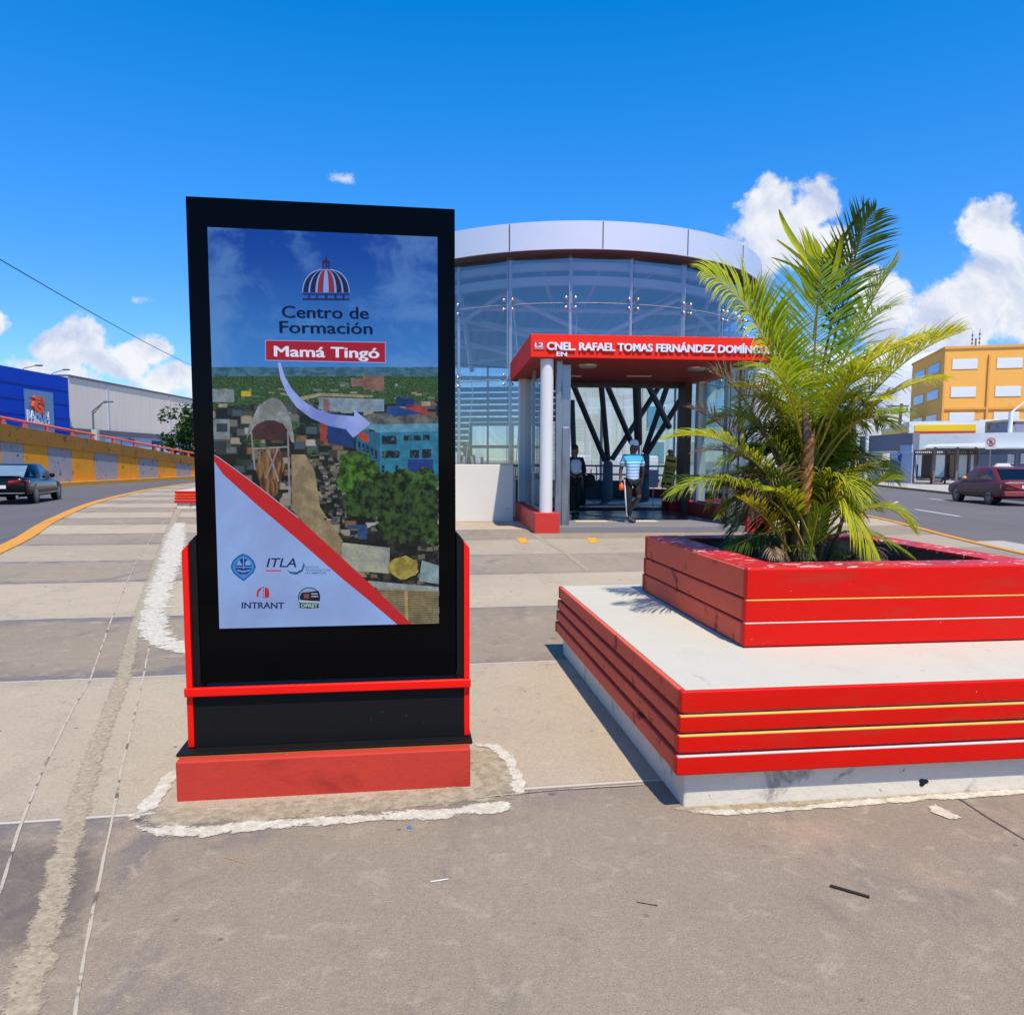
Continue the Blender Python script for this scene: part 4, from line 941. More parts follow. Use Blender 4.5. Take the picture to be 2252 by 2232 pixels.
# dark hall ceiling edge, side pier and escalator balustrades
MB().box(.35, 4.75, 4.75, 5.2, 3.48, 3.586).build('lintel', m_steeld, station)
MB().box(.30, .62, 4.4, 5.3, .12, 3.586).build('hall_pier', M('hall_pier_grey', (92, 92, 92), .6), station)
MB().box(4.52, 4.70, 4.4, 5.0, .12, 3.586).build('hall_pier', M('hall_pier_brown', (96, 80, 66), .6), station)
mb = MB(); 
for i in range(18): mb.box(.40, .62, 3.2, 4.3, .9 + .14 * i, .9 + .14 * i + .10)
mb.build('folded_shutter', m_louv, station)
mb = MB()
for u in (1.9, 2.5):
    a = Vector((u, 8.2, .13)); mb.prism([a + Vector((0, 0, 0)), a + Vector((0, 2.6, 0)), a + Vector((0, 2.6, .25)), a + Vector((0, .5, 1.0)), a + Vector((0, .1, .95)), a + Vector((0, -.15, .6))], (.09, 0, 0))
mb.build('escalator_balustrade', M('escalator_black', (20, 20, 22), .4), station)
mb = MB(); mb.tube([sl(at(1275, 1024, 28.5)), sl(at(1500, 1026, 28.5))], .03, 6); mb.tube([sl(at(1275, 1042, 28.5)), sl(at(1500, 1046, 28.5))], .03, 6)
for x in range(1285, 1500, 27): mb.tube([sl(at(x, 1024, 28.5)), sl(at(x, 1062, 28.5))], .02, 5)
mb.build('hall_railing', m_steeld, station)
for (u0_, u1_, v0_, v1_) in ((.5, 4.6, 4.3, 4.5), (.5, 4.6, 6.6, 7.2)): MB().box(u0_, u1_, v0_, v1_, .1, .1325).build('floor_band', m_step, station)
MB().prism([(.9, 4.5, .1), (1.25, 4.5, .1), (3.0, 2.0, .1), (2.6, 2.0, .1)], (0, 0, .033)).build('floor_band', m_step, station)
MB().box(1.0, 5.2, 13.3, 13.6, .12, .75).build('rear_kerb_wall', M('rear_wall_dark', (70, 74, 78), .7), station)
# ================================================================== people
def skinmesh(name, J, E, mat, parent, sub=2, rad=None):
    """One continuous surface grown round a skeleton: J = joint -> (x, y, z, radius x, radius y)."""
    keys = list(J); idx = {k: i for i, k in enumerate(keys)}
    me = bpy.data.meshes.new(name); me.from_pydata([J[k][:3] for k in keys], [(idx[a], idx[b]) for a, b in E], [])
    o = bpy.data.objects.new(name, me); COL.objects.link(o); me.materials.append(mat)
    md = o.modifiers.new('skin', 'SKIN'); md.use_smooth_shade = True
    sv = me.skin_vertices[0].data
    for i, k in enumerate(keys):
        j = J[k]; sv[i].radius = (j[3], j[4] if len(j) > 4 else j[3]); sv[i].use_root = (i == 0)
    sb = o.modifiers.new('sub', 'SUBSURF'); sb.levels = sub; sb.render_levels = sub
    if parent: o.parent = parent
    return o
m_skin = M('dark_brown_skin', (88, 58, 44), .5, var=.05); m_skin2 = M('brown_skin', (142, 98, 76), .5, var=.05)
m_hair = M('black_hair', (22, 18, 18), .6); m_eye = M('eye_white', (220, 215, 210), .3)
def V5(p, r, r2=None): return (p[0], p[1], p[2], r, r2 if r2 else r)
def person(label, loc, rz, h, pose, skin, clothes, hair='short'):
    """pose: joints for a 1.75 m figure facing -Y; clothes: dict with shirt, legs, shoes materials and extents."""
    T = thing('person', label, 'person', loc, rz); T.scale = (h / 1.75,) * 3
    p = {k: Vector(v) for k, v in pose.items()}
    J = {'pelvis': V5(p['pelvis'], .135, .10), 'waist': V5(p['waist'], .12, .09), 'chest': V5(p['chest'], .125, .085), 'neck': V5(p['neck'], .052), 'skull': V5(p['head'] + Vector((0, .0, -.045)), .070, .078), 'crown': V5(p['head'] + Vector((0, .012, .055)), .078, .088), 'chin': V5(p['head'] + Vector((0, -.055, -.095)), .034), 'nose': V5(p['head'] + Vector((0, -.108, -.035)), .014)}
    E = [('pelvis', 'waist'), ('waist', 'chest'), ('chest', 'neck'), ('neck', 'skull'), ('skull', 'crown'), ('skull', 'chin'), ('skull', 'nose')]
    for s in 'LR':
        sg = -1 if s == 'R' else 1
        J['ear' + s] = V5(p['head'] + Vector((.088 * sg, .01, -.03)), .016); E.append(('skull', 'ear' + s))
        J['sh' + s] = V5(p['sh' + s], .062); J['el' + s] = V5(p['el' + s], .042); J['wr' + s] = V5(p['wr' + s], .028)
        E += [('chest', 'sh' + s), ('sh' + s, 'el' + s), ('el' + s, 'wr' + s)]
        d = (p['wr' + s] - p['el' + s]).normalized(); side = Vector((0, -1, 0)); side = (side - d * side.dot(d)).normalized(); nrm = d.cross(side)
        palm = p['wr' + s] + d * .075; J['palm' + s] = V5(palm, .036, .020); E.append(('wr' + s, 'palm' + s))
        for i, (o_, L) in enumerate(((-.027, .062), (-.009, .078), (.009, .074), (.026, .058))):
            b = palm + side * o_ + d * .02; t1 = b + d * L * .55 + nrm * .008 * sg; t2 = b + d * L * .9 + nrm * .030 * sg
            J['fa%d%s' % (i, s)] = V5(t1, .0088); J['fb%d%s' % (i, s)] = V5(t2, .0072); E += [('palm' + s, 'fa%d%s' % (i, s)), ('fa%d%s' % (i, s), 'fb%d%s' % (i, s))]
        t1 = p['wr' + s] + d * .035 - side * -.040; t2 = t1 + d * .045 + side * .012
        J['ta' + s] = V5(t1, .011); J['tb' + s] = V5(t2, .009); E += [('wr' + s, 'ta' + s), ('ta' + s, 'tb' + s)]
        J['hip' + s] = V5(p['hip' + s], .088); J['kn' + s] = V5(p['kn' + s], .056); J['cf' + s] = V5(p['kn' + s].lerp(p['an' + s], .35) + Vector((0, .012, 0)), .055); J['an' + s] = V5(p['an' + s], .036)
        E += [('pelvis', 'hip' + s), ('hip' + s, 'kn' + s), ('kn' + s, 'cf' + s), ('cf' + s, 'an' + s)]
        J['toe' + s] = V5(p['toe' + s], .03); E.append(('an' + s, 'toe' + s))
    skinmesh('body', J, E, skin, T, 2)
    # clothing
    sx = clothes.get('ease', .018)
    JS = {'waist': V5(p['waist'], .13 + sx, .10 + sx), 'chest': V5(p['chest'], .16 + sx, .115 + sx), 'hem': V5(p['pelvis'] + Vector((0, 0, clothes.get('hem', -.06))), .145 + sx, .11 + sx), 'collar': V5(p['chest'].lerp(p['neck'], .66), .085, .082)}
    ES = [('waist', 'chest'), ('waist', 'hem'), ('chest', 'collar')]
    for s in 'LR':
        JS['sh' + s] = V5(p['sh' + s] + Vector((0, 0, .004)), .074 + sx * .5); e = p['sh' + s].lerp(p['el' + s], min(1, clothes.get('sleeve', .6))); JS['sl' + s] = V5(e, .058 + sx * .5)
        ES += [('chest', 'sh' + s), ('sh' + s, 'sl' + s)]
        if clothes.get('sleeve', .6) > 1: JS['cu' + s] = V5(p['el' + s].lerp(p['wr' + s], .9), .044 + sx * .3); ES.append(('sl' + s, 'cu' + s))
    skinmesh(clothes.get('top_name', 'shirt'), JS, ES, clothes['top'], T, 2)
    JL = {'pelvis': V5(p['pelvis'] + Vector((0, 0, .02)), .142, .108)}; EL = []
    for s in 'LR':
        ln = clothes.get('len' + s, .95)
        JL['hip' + s] = V5(p['hip' + s], .100); JL['kn' + s] = V5(p['hip' + s].lerp(p['kn' + s], min(1, ln / .5 * 1.0)), .074 if ln > .45 else .086); EL += [('pelvis', 'hip' + s), ('hip' + s, 'kn' + s)]
        if ln > .5: JL['cuf' + s] = V5(p['kn' + s].lerp(p['an' + s], (ln - .5) / .5), .058); EL.append(('kn' + s, 'cuf' + s))
    skinmesh('trousers', JL, EL, clothes['legs'], T, 2)
    for s in 'LR':
        a, t = p['an' + s], p['toe' + s]; d = (t - a); d.z = 0; d = d.normalized() if d.length > .02 else Vector((0, -1, 0))
        JF = {'heel': V5(a + Vector((0, 0, -.03)) - d * .035, .058, .056), 'mid': V5(a.lerp(t, .55) + Vector((0, 0, -.005)), .056, .050), 'toe': V5(t + d * .03, .052, .040)}
        skinmesh('shoe', JF, [('heel', 'mid'), ('mid', 'toe')], clothes['shoes'], T, 1)
    hd = p['head']
    if hair:
        mb = MB(); prof = [(.0, .098), (.05, .092), (.078, .062), (.090, .02), (.089, -.02)]
        mb.lathe(prof[::-1], (hd.x, hd.y + .022, hd.z + .055), 16)
        if hair == 'long': mb.lathe([(.05, -.30), (.085, -.22), (.098, -.06), (.096, .02), (.06, .08)], (hd.x, hd.y + .055, hd.z + .03), 14)
        if hair == 'tied': mb.lathe([(.012, -.02), (.05, .0), (.055, .05), (.02, .09)], (hd.x, hd.y + .12, hd.z + .03), 12)
        mb.build('hair', m_hair, T, smooth=True)
    mb = MB()
    for s in (-1, 1): mb.lathe([(.0, -.008), (.007, -.004), (.007, .004), (.0, .008)], (hd.x + .034 * s, hd.y - .084, hd.z), 8)
    mb.build('eyes', m_eye, T)
    mb = MB(); mb.tube([(hd.x - .025, hd.y - .088, hd.z - .075), (hd.x, hd.y - .095, hd.z - .078), (hd.x + .025, hd.y - .088, hd.z - .075)], .007, 6); mb.build('mouth', M('lips', (120, 64, 58), .5), T)
    return T
STAND = dict(pelvis=(0, 0, .93), waist=(0, 0, 1.08), chest=(0, 0, 1.30), neck=(0, .005, 1.47), head=(0, -.01, 1.63), shL=(.18, .01, 1.40), shR=(-.18, .01, 1.40), elL=(.23, .03, 1.12), elR=(-.23, .03, 1.12), wrL=(.22, -.06, .88), wrR=(-.22, -.06, .88), hipL=(.09, 0, .88), hipR=(-.09, 0, .88), knL=(.10, -.02, .49), knR=(-.10, -.02, .49), anL=(.10, .02, .075), anR=(-.10, .02, .075), toeL=(.11, -.13, .035), toeR=(-.11, -.13, .035))
m_blackcl = M('black_cloth', (24, 23, 25), .85, var=.15, vscale=6); m_whitecl = M('white_cloth', (224, 218, 224), .8, var=.04, vscale=6)
m_shoe = M('dark_shoe', (40, 38, 38), .6); m_yelcl = M('yellow_cloth', (226, 160, 20), .8, var=.08, vscale=6); m_navy = M('navy_cloth', (34, 40, 60), .85)
def stripes_mat():
    m, t, b, out = newmat('striped_polo_cloth'); ob = t.add('ShaderNodeTexCoord').outputs['Object']; s = t.add('ShaderNodeSeparateXYZ'); t.l.new(ob, s.inputs[0])
    z = t.math('ADD', s.outputs[2], t.math('MULTIPLY_ADD', t.noise(ob, 6, 2), .02, -.01))
    f = t.math('FRACT', t.math('MULTIPLY', z, 15.0))
    band = t.ramp(t.math('ABSOLUTE', t.math('SUBTRACT', f, .5)), .14, .22)
    low = t.ramp(z, 1.02, 1.26)
    c = t.mix(low, srgb((142, 178, 214)), srgb((70, 170, 196)))
    c = t.mix(t.math('MULTIPLY', t.math('SUBTRACT', 1.0, band), t.ramp(z, 1.38, 1.30)), c, srgb((222, 226, 236)))
    t.l.new(c, b.inputs['Base Color']); b.inputs['Roughness'].default_value = .85; return m
# man walking out of the doorway
wp = dict(STAND); wp.update(anR=(-.06, -.05, .085), toeR=(.02, -.17, .035), knR=(-.09, -.06, .50), hipR=(-.09, 0, .89), knL=(.13, -.10, .53), anL=(.09, .30, .40), toeL=(.09, .34, .27), elR=(-.25, .06, 1.13), wrR=(-.27, -.02, .90), elL=(.25, .06, 1.12), wrL=(.24, .12, .90), head=(.02, -.02, 1.63), chest=(0, -.01, 1.30))
mp = gp(1389, 1149, .133)
man = person('person in striped blue polo and white cap walking out with an orange object', (mp.x, mp.y - .0, .133), .12, 1.80, wp, m_skin, dict(top=stripes_mat(), legs=m_blackcl, shoes=M('grey_trainers', (70, 66, 66), .6), sleeve=.72, hem=-.10, lenL=.46, lenR=.92, ease=.022), hair='short')
hd = Vector(wp['head'])
mb = MB(); mb.lathe([(.0, .115), (.06, .108), (.092, .07), (.104, .02), (.104, .0)][::-1], (hd.x, hd.y + .012, hd.z + .045), 18)
mb.prism([(hd.x - .07, hd.y - .08, hd.z + .052), (hd.x + .07, hd.y - .08, hd.z + .052), (hd.x + .055, hd.y - .17, hd.z + .035), (hd.x - .055, hd.y - .17, hd.z + .035)], (0, 0, .008))
mb.build('cap', M('white_cap', (226, 224, 224), .8), man, smooth=True)
mb = MB(); mb.tube([(-.185, -.03, .93), (-.175, -.07, .70), (-.165, -.085, .50), (-.135, -.06, .30), (-.115, -.05, .14)], .018, 6); mb.build('trouser_stripe', m_whitecl, man)
ws = man.scale[0]; wl = Matrix.Translation(man.location) @ Matrix.Rotation(.12, 4, 'Z') @ Matrix.Scale(ws, 4)
hp_ = wl @ Vector((-.262, -.075, .775))
o = MB().lathe([(.0, -.075), (.05, -.07), (.058, -.02), (.052, .04), (.028, .065), (.026, .085), (.0, .09)], (0, 0, 0), 16).build('orange_bag', M('orange_plastic', (255, 96, 20), .45), None, loc=hp_, smooth=True)
tag(o, 'bright orange bundle in the hand of the striped shirt walker', 'bag')
# woman standing inside the doorway at its left
sp1 = dict(STAND); sp1.update(wrL=(.10, -.20, 1.02), elL=(.24, -.02, 1.10), wrR=(-.14, -.18, 1.02), anR=(-.05, -.06, .075), toeR=(-.05, -.21, .035), anL=(.08, .08, .09), toeL=(.09, -.06, .035))
wp_ = gp(1263, 1134, .13)
woman = person('person in white top, dark open jacket and black trousers standing at the doorway post', (wp_.x, wp_.y, .13), .2, 1.74, sp1, m_skin2, dict(top=m_blackcl, top_name='jacket', legs=m_blackcl, shoes=m_shoe, sleeve=1.2, hem=-.04, ease=.02), hair='tied')
JS = {'waist': (0, -.075, 1.02, .135, .105), 'mid': (0, -.08, 1.16, .14, .115), 'chest': (0, -.09, 1.30, .15, .11), 'top': (0, -.065, 1.43, .10, .07), 'sa': (.11, -.075, 1.40, .055, .055), 'sb': (-.11, -.075, 1.40, .055, .055)}
skinmesh('white_top', JS, [('waist', 'mid'), ('mid', 'chest'), ('chest', 'top'), ('chest', 'sa'), ('chest', 'sb')], m_whitecl, woman, 2)
o = MB().lathe([(.0, -.16), (.13, -.15), (.16, -.02), (.13, .12), (.0, .14)], (0, 0, 0), 16).build('shoulder_bag', m_blackcl, None, smooth=True)
o.location = (wp_.x + .38, wp_.y + .02, 1.02); o.scale = (.9, .55, 1); tag(o, 'black shoulder bag hanging beside the white topped woman', 'bag')
# person in a yellow shirt further inside, handling papers beside the board
sp2 = dict(STAND); sp2.update(wrL=(.40, -.30, 1.22), elL=(.28, -.10, 1.15), wrR=(.10, -.38, 1.15), elR=(-.20, -.12, 1.14))
yp = gp(1472, 1112, .13)
person('person in yellow shirt and dark trousers behind the GRATIS board', (yp.x, yp.y, .13), .9, 1.70, sp2, m_skin, dict(top=m_yelcl, legs=m_navy, shoes=m_shoe, sleeve=.6, ease=.02), hair='short')
# person behind the parapet, left of the entrance
rp = at(1027, 983, 21.9)
person('person in white cardigan over dark top behind the white parapet wall', (rp.x, 21.9, .13), .35, 1.83, STAND, m_skin2, dict(top=m_blackcl, top_name='top', legs=m_navy, shoes=m_shoe, sleeve=.4, ease=.01), hair='long')
rt = COL.objects[-1]
pc = [o for o in COL.objects if o.get('label', '').startswith('person in white cardigan')][0]
for s in (-1, 1):
    skinmesh('cardigan', {'a': (.10 * s, -.075, 1.42, .04, .05), 'b': (.125 * s, -.11, 1.22, .045, .03), 'c': (.125 * s, -.11, .98, .05, .03)}, [('a', 'b'), ('b', 'c')], m_whitecl, pc, 2)
# yellow GRATIS board leaning beside the person
m_board = M('yellow_board', (206, 200, 76), .6, var=.04)
bp_ = at(1452, 1074, 21.6); brd = thing('notice_board', 'yellow GRATIS notice board leaning beside the yellow shirted person', 'sign board', (bp_.x + .17, 21.6, bp_.z), .05)
BM = Matrix.Rotation(R(9), 4, 'Y')
bw, bh = .33, .90
MB().box(-bw / 2, bw / 2, 0, .02, 0, bh, BM).build('board', m_board, brd, bevel=.003)
m_btxt = M('board_dark_text', (40, 30, 24), .6); m_bred = M('board_red_text', (170, 40, 24), .6)
mb = MB(); [mb.box(x - .012, x + .012, .02, .04, .13 - bp_.z, .25) for x in (-.1, .1)]; mb.build('leg', m_shoe, brd)
def btext(s, z, h, w_, mat):
    mb = MB(); text_bm(mb, s, BM @ Matrix.Translation((-w_ / 2, -.002, z)) @ Mf, width=w_, height=h, off=.02, ext=.002); mb.build('lettering', mat, brd)
btext('GRATIS', .50, .13, .29, m_bred)
mb = MB()
for (z0, z1, wd_) in ((.74, .80, .26), (.40, .44, .25), (.30, .34, .19)): mb.box(-wd_ / 2, wd_ / 2, -.003, -.001, z0, z1, BM)
mb.lathe([(.0, 0), (.045, 0), (.05, .002), (0, .002)], (-.09, -.003, .13), 16, 'Y'); mb.box(-.02, .13, -.003, -.001, .10, .17, BM)
mb.build('print_lines', m_btxt, brd)
pb = at(1437, 1072, 22.0); o = MB().box(-.13, .13, 0, .015, 0, .5).box(-.012, .012, .015, .03, .13 - pb.z, .1).build('notice_sheet', M('pale_blue_paper', (168, 184, 206), .7), None, loc=(pb.x, 22.0, pb.z)); tag(o, 'pale blue notice sheet left of the yellow board in the hall', 'notice')
# ================================================================== left: ramp wall, railing, warehouses, lamp
RX = -26.9
def wall_top(Y): return 3.30 + (1.62 - 3.30) * (Y - 41.0) / (66.0 - 41.0)
ramp = thing('ramp_wall', 'yellow and grey flyover ramp wall sloping down beside the left road', 'ramp wall', (0, 0, 0))
m_ry = M('ramp_yellow_paint', (238, 158, 14), .75, var=.14, vscale=1.5, bump=.3, dirt=((140, 92, 30), 1.8, .58, .10))
m_ryd = M('ramp_band_yellow', (158, 108, 26), .8, var=.18, vscale=1.2, bump=.3, dirt=((80, 60, 34), 1.6, .55, .12))
m_rg = M('ramp_grey_paint', (164, 158, 158), .8, var=.14, vscale=1.5, bump=.3, dirt=((70, 66, 68), 2.2, .60, .05))
ys = [30.5, 33.3, 36.0, 38.7]
for x in (5, 55, 108, 160, 210, 260, 306, 348, 388, 422):
    d = ray(x, 1050); ys.append(RX / d.x * d.y)
ys = [y for y in ys if True]
ys2 = ys[:4] + [y for y in ys[4:] if y > 39.5]
while ys2[-1] < 100: ys2.append(ys2[-1] + 6.5)
for i, (a, b) in enumerate(zip(ys2, ys2[1:])):
    za, zb = wall_top(a), wall_top(b)
    if zb < .25: break
    ba, bb_ = za - max(.35, .26 * za), zb - max(.35, .26 * zb)
    MB().prism([(RX, a + .02, -.2), (RX, b - .02, -.2), (RX, b - .02, bb_), (RX, a + .02, ba)], (-.4, 0, 0)).build('wall_panel', (m_rg if (i % 2) == 0 else m_ry), ramp)
    yend = b
MB().prism([(RX + .10, ys2[0], wall_top(ys2[0]) * .74), (RX + .10, yend, wall_top(yend) - .35), (RX + .10, yend, wall_top(yend)), (RX + .10, ys2[0], wall_top(ys2[0]))], (-.5, 0, 0)).build('top_band', m_ryd, ramp)
mb = MB(); mb.prism([(RX - .5, ys2[0], -.2), (RX - .5, yend, -.2), (RX - .5, yend, wall_top(yend) - .1), (RX - .5, ys2[0], wall_top(ys2[0]) - .1)], (-7, 0, 0)); mb.build('ramp_deck', m_asph, ramp)
kerb([(RX + .02, 30), (RX + .02, 60), (RX + .1, 130)], -.55, -.2, .09, m_yel, -1)
rail = thing('guard_rail', 'salmon painted guard rail along the top of the ramp wall', 'guard rail', (0, 0, 0))
m_sal = M('salmon_paint', (244, 112, 84), .55, var=.06)
zz = lambda y: wall_top(y) + .0
px_posts = [12, 58, 108, 162, 206, 252, 298, 343, 380, 415]
for x in px_posts:
    d = ray(x, 1000); y = (RX - .12) / d.x * d.y; z = zz(y)
    MB().prism([(RX - .12, y - .10, z), (RX - .12, y + .28, z), (RX - .12, y + .08, z + .31), (RX - .12, y - .10, z + .33)], (-.12, 0, 0)).build('post', m_sal, rail)
mb = MB(); gap0 = (RX - .12) / ray(212, 1000).x * ray(212, 1000).y; gap1 = (RX - .12) / ray(222, 1000).x * ray(222, 1000).y
for (a, b) in ((30.6, gap0), (gap1, yend)):
    mb.tube([(RX - .18, a, zz(a) + .37), (RX - .18, b, zz(b) + .37)], .075, 8)
mb.build('rail', m_sal, rail)
y = (RX - .12) / ray(217, 960).x * ray(217, 960).y
o = MB().box(RX - .5, RX - .15, y - .15, y + .15, zz(y) - .1, zz(y) + .75).build('rail_pillar', M('pale_concrete', (190, 192, 186), .9)); tag(o, 'pale square concrete pillar in the gap of the salmon rail', 'pillar')
# warehouse behind
FX = -42.0
def fy(x): d = ray(x, 950); return FX / d.x * d.y
wh = thing('warehouse', 'long beige metal warehouse with blue grey lower wall behind the ramp', 'warehouse', (0, 0, 0))
m_beige = M('beige_cladding', (255, 232, 206), .7, var=.06, vscale=.15, stretch=(1, 6, .2), dirt=((226, 204, 180), .6, .50, .2))
m_bg = M('blue_grey_wall', (200, 204, 214), .8, var=.06, vscale=.3, dirt=((142, 150, 172), .5, .55, .15))
m_band = M('dark_grey_flashing', (104, 100, 108), .6)
yA, yB = fy(155), fy(424); zA = at(155, 833, yA).z; zB = at(420, 876, yB).z; zt = (zA + zB) / 2
z1 = at(160, 947, yA).z
MB().box(FX - 30, FX, yA, 150, z1 + .25, zt).build('wall', m_beige, wh)
MB().box(FX - 29, FX + .05, yA, yB, -.2, z1 - .25).build('lower_wall', m_bg, wh)
MB().box(FX - 30.2, FX + .25, yA - .05, yB, z1 - .25, z1 + .25).build('flashing', m_band, wh)
MB().box(FX - 30.2, FX + .12, yA, 150.1, zt, zt + .18).build('roof_edge', m_band, wh)
mb = MB()
for yj in (fy(375), fy(240)): mb.box(FX, FX + .06, yj - .15, yj + .15, z1 + .3, zt - .1)
mb.build('downpipe', M('pale_pipe', (206, 202, 200), .6), wh)
# posters on the lower wall
m_pf = M('poster_frame_blue', (42, 60, 110), .6)
for i, (x0, x1, yt, cols, lab) in enumerate(((229, 246, 964, ((232, 232, 240), (226, 90, 60)), 'white poster with orange foot'), (265, 292, 968, ((150, 196, 232), (206, 180, 160)), 'light blue poster in a blue frame'), (333, 356, 972, ((22, 26, 70), (220, 222, 232)), 'navy poster with a white chevron'), (392, 412, 975, ((96, 84, 74), (220, 216, 214)), 'brown poster with white heading'))):
    ya, yb = fy(x0), fy(x1); ztp = at(x0, yt, ya).z; zbt = .6
    T = thing('wall_poster', lab + ' on the blue grey warehouse wall', 'poster', (FX, 0, 0), 0, 'posters on the warehouse wall')
    if i: MB().box(.052, .075, ya - .12, yb + .12, zbt, ztp + .15).build('frame', m_pf, T)
    MB().box(.06, .085, ya, yb, zbt, ztp).build('sheet', M('poster_base', cols[0], .6, var=.05), T)
    mb = MB(); h_ = ztp - zbt
    if i == 2: mb.prism([(.09, ya + .2, ztp - .25), (.09, ya + 1.0, ztp - .25), (.09, (ya + yb) / 2, ztp - .9), (.09, yb - 1.0, ztp - .25), (.09, yb - .2, ztp - .25), (.09, (ya + yb) / 2, ztp - 1.7)], (.01, 0, 0))
    elif i == 3: mb.box(.086, .095, ya + .3, yb - .3, ztp - .75, ztp - .15)
    else: mb.box(.086, .095, ya + .15, yb - .15, zbt, zbt + h_ * .45)
    mb.build('print', M('poster_print', cols[1], .6, var=.05), T)
# blue store front
bx = thing('blue_store', 'deep blue store front with orange emblem and white lettering', 'store', (0, 0, 0))
m_blue = M('blue_cladding', (10, 72, 190), .6, var=.05, vscale=.3, spec=.12); m_bluj = M('blue_joint', (12, 40, 112), .6)
FB = FX + 1.0
def fyb(x): d = ray(x, 900); return FB / d.x * d.y
y0, y1 = 46.0, fyb(152.5); zb = at(152, 829, y1).z; zl = at(0, 804, fyb(0)).z
zbT = (zb + zl) / 2
MB().box(FB - 20, FB, y0, y1, -.2, zbT).build('wall', m_blue, bx)
mb = MB()
for k in range(1, 6): mb.box(FB, FB + .03, y0, y1 - .05, zbT - 1.25 * k - .03, zbT - 1.25 * k + .03)
mb.build('cladding_joint', m_bluj, bx)
ya, yb = fyb(54), fyb(115)
m_pan = M('grey_blue_panel', (96, 134, 172), .3, .2, var=.06)
pt = at(58, 855, ya).z
MB().box(FB + .0, FB + .12, ya, yb, .5, pt).build('sign_panel', m_pan, bx)
m_or = M('orange_emblem', (255, 92, 30), .45); m_wl = M('white_letters', (236, 238, 240), .5)
def wp2(x, y): d = ray(x, y); Y = (FB + .3) / d.x * d.y; return Y, at(x, y, Y).z
def zpt(x, y): q = (x / 8.78, 780 + y / 8.78); Y, z = wp2(*q); return (FB + .13, Y, z)
mb = MB()
mb.prism([zpt(*p) for p in ((650, 820), (690, 800), (800, 815), (845, 850), (868, 920), (865, 980), (800, 990), (790, 920), (760, 880), (680, 870))], (.2, 0, 0))
mb.prism([zpt(*p) for p in ((690, 880), (790, 900), (800, 940), (730, 940), (705, 980), (720, 1030), (790, 1080), (830, 1130), (740, 1110), (680, 1060), (640, 990), (650, 920))], (.2, 0, 0))
mb.prism([zpt(*p) for p in ((720, 960), (860, 975), (850, 1040), (870, 1140), (830, 1130), (790, 1060), (730, 1010))], (.2, 0, 0))
bmesh.ops.recalc_face_normals(mb.bm, faces=mb.bm.faces)
mb.build('emblem', m_or, bx)
def walltext(s, xa, xb, yb_, h, mat, off):
    a = Vector(zpt(xa, yb_)); b = Vector(zpt(xb, yb_ + (xb - xa) * .02)); b.z = a.z - .04
    X = Vector((0, 1, 0)); Mt = Matrix(((0, 0, 1, a.x), (1, 0, 0, a.y), (0, 1, 0, a.z), (0, 0, 0, 1)))
    mb = MB(); text_bm(mb, s, Mt, width=(b - a).length, height=h, off=.0, ext=.05, bold=.03); mb.build('lettering', mat, bx)
walltext('RAMON', 560, 975, 1225, .74, m_wl, .05); walltext('CORRIPIO', 565, 985, 1335, .60, m_wl, .05)
for (x, y) in ((55, 809), (117, 818)):
    d = ray(x, y); Y = FB / d.x * d.y; z = at(x, y, Y).z
    mb = MB(); mb.tube([(FB - .3, Y, zbT - .2), (FB - .1, Y, zbT + .12), (FB + .9, Y + .15, z + .22)], .03, 6); mb.box(FB + .8, FB + 1.35, Y + .05, Y + .28, z + .16, z + .26)
    mb.build('spot_lamp', M('lamp_dark_metal', (70, 66, 62), .5, .5), bx)
# street lamp on the ramp
lamp = thing('street_lamp', 'slender grey street lamp with bent arm before the beige warehouse', 'street lamp', (0, 0, 0))
m_gal = M('galvanised_steel', (128, 124, 130), .5, .4)
lY = 62.0; pA, pB, pC, pD = at(207, 972, lY), at(204, 904, lY), at(226, 886, lY), at(241, 884, lY)
MB().tube([(pA.x, lY, -.2), pB], [.11, .075], 8).build('pole', m_gal, lamp)
mb = MB(); mb.tube([pB, pC, pD], .05, 6); mb.tube([at(204, 912, lY), pC], .04, 6); mb.build('arm', m_gal, lamp)
MB().box(pD.x - .45, pD.x + .25, lY - .12, lY + .12, pD.z - .05, pD.z + .07).build('lamp_head', m_gal, lamp, bevel=.03)
# overhead cable
a, b = at(-120, 500, 13), at(440, 812, 46); pts = []
for k in range(25):
    s = k / 24; p = a.lerp(b, s); p.z -= .55 * 4 * s * (1 - s) * .25; pts.append(p)
pts = [a + (a - b) * .25 + Vector((0, 0, .4))] + pts + [b + (b - a) * .3]
o = MB().tube(pts, .013, 6).build('overhead_cable', M('cable_dark', (30, 60, 80), .6)); tag(o, 'thin dark cable crossing the sky above the blue store', 'cable')
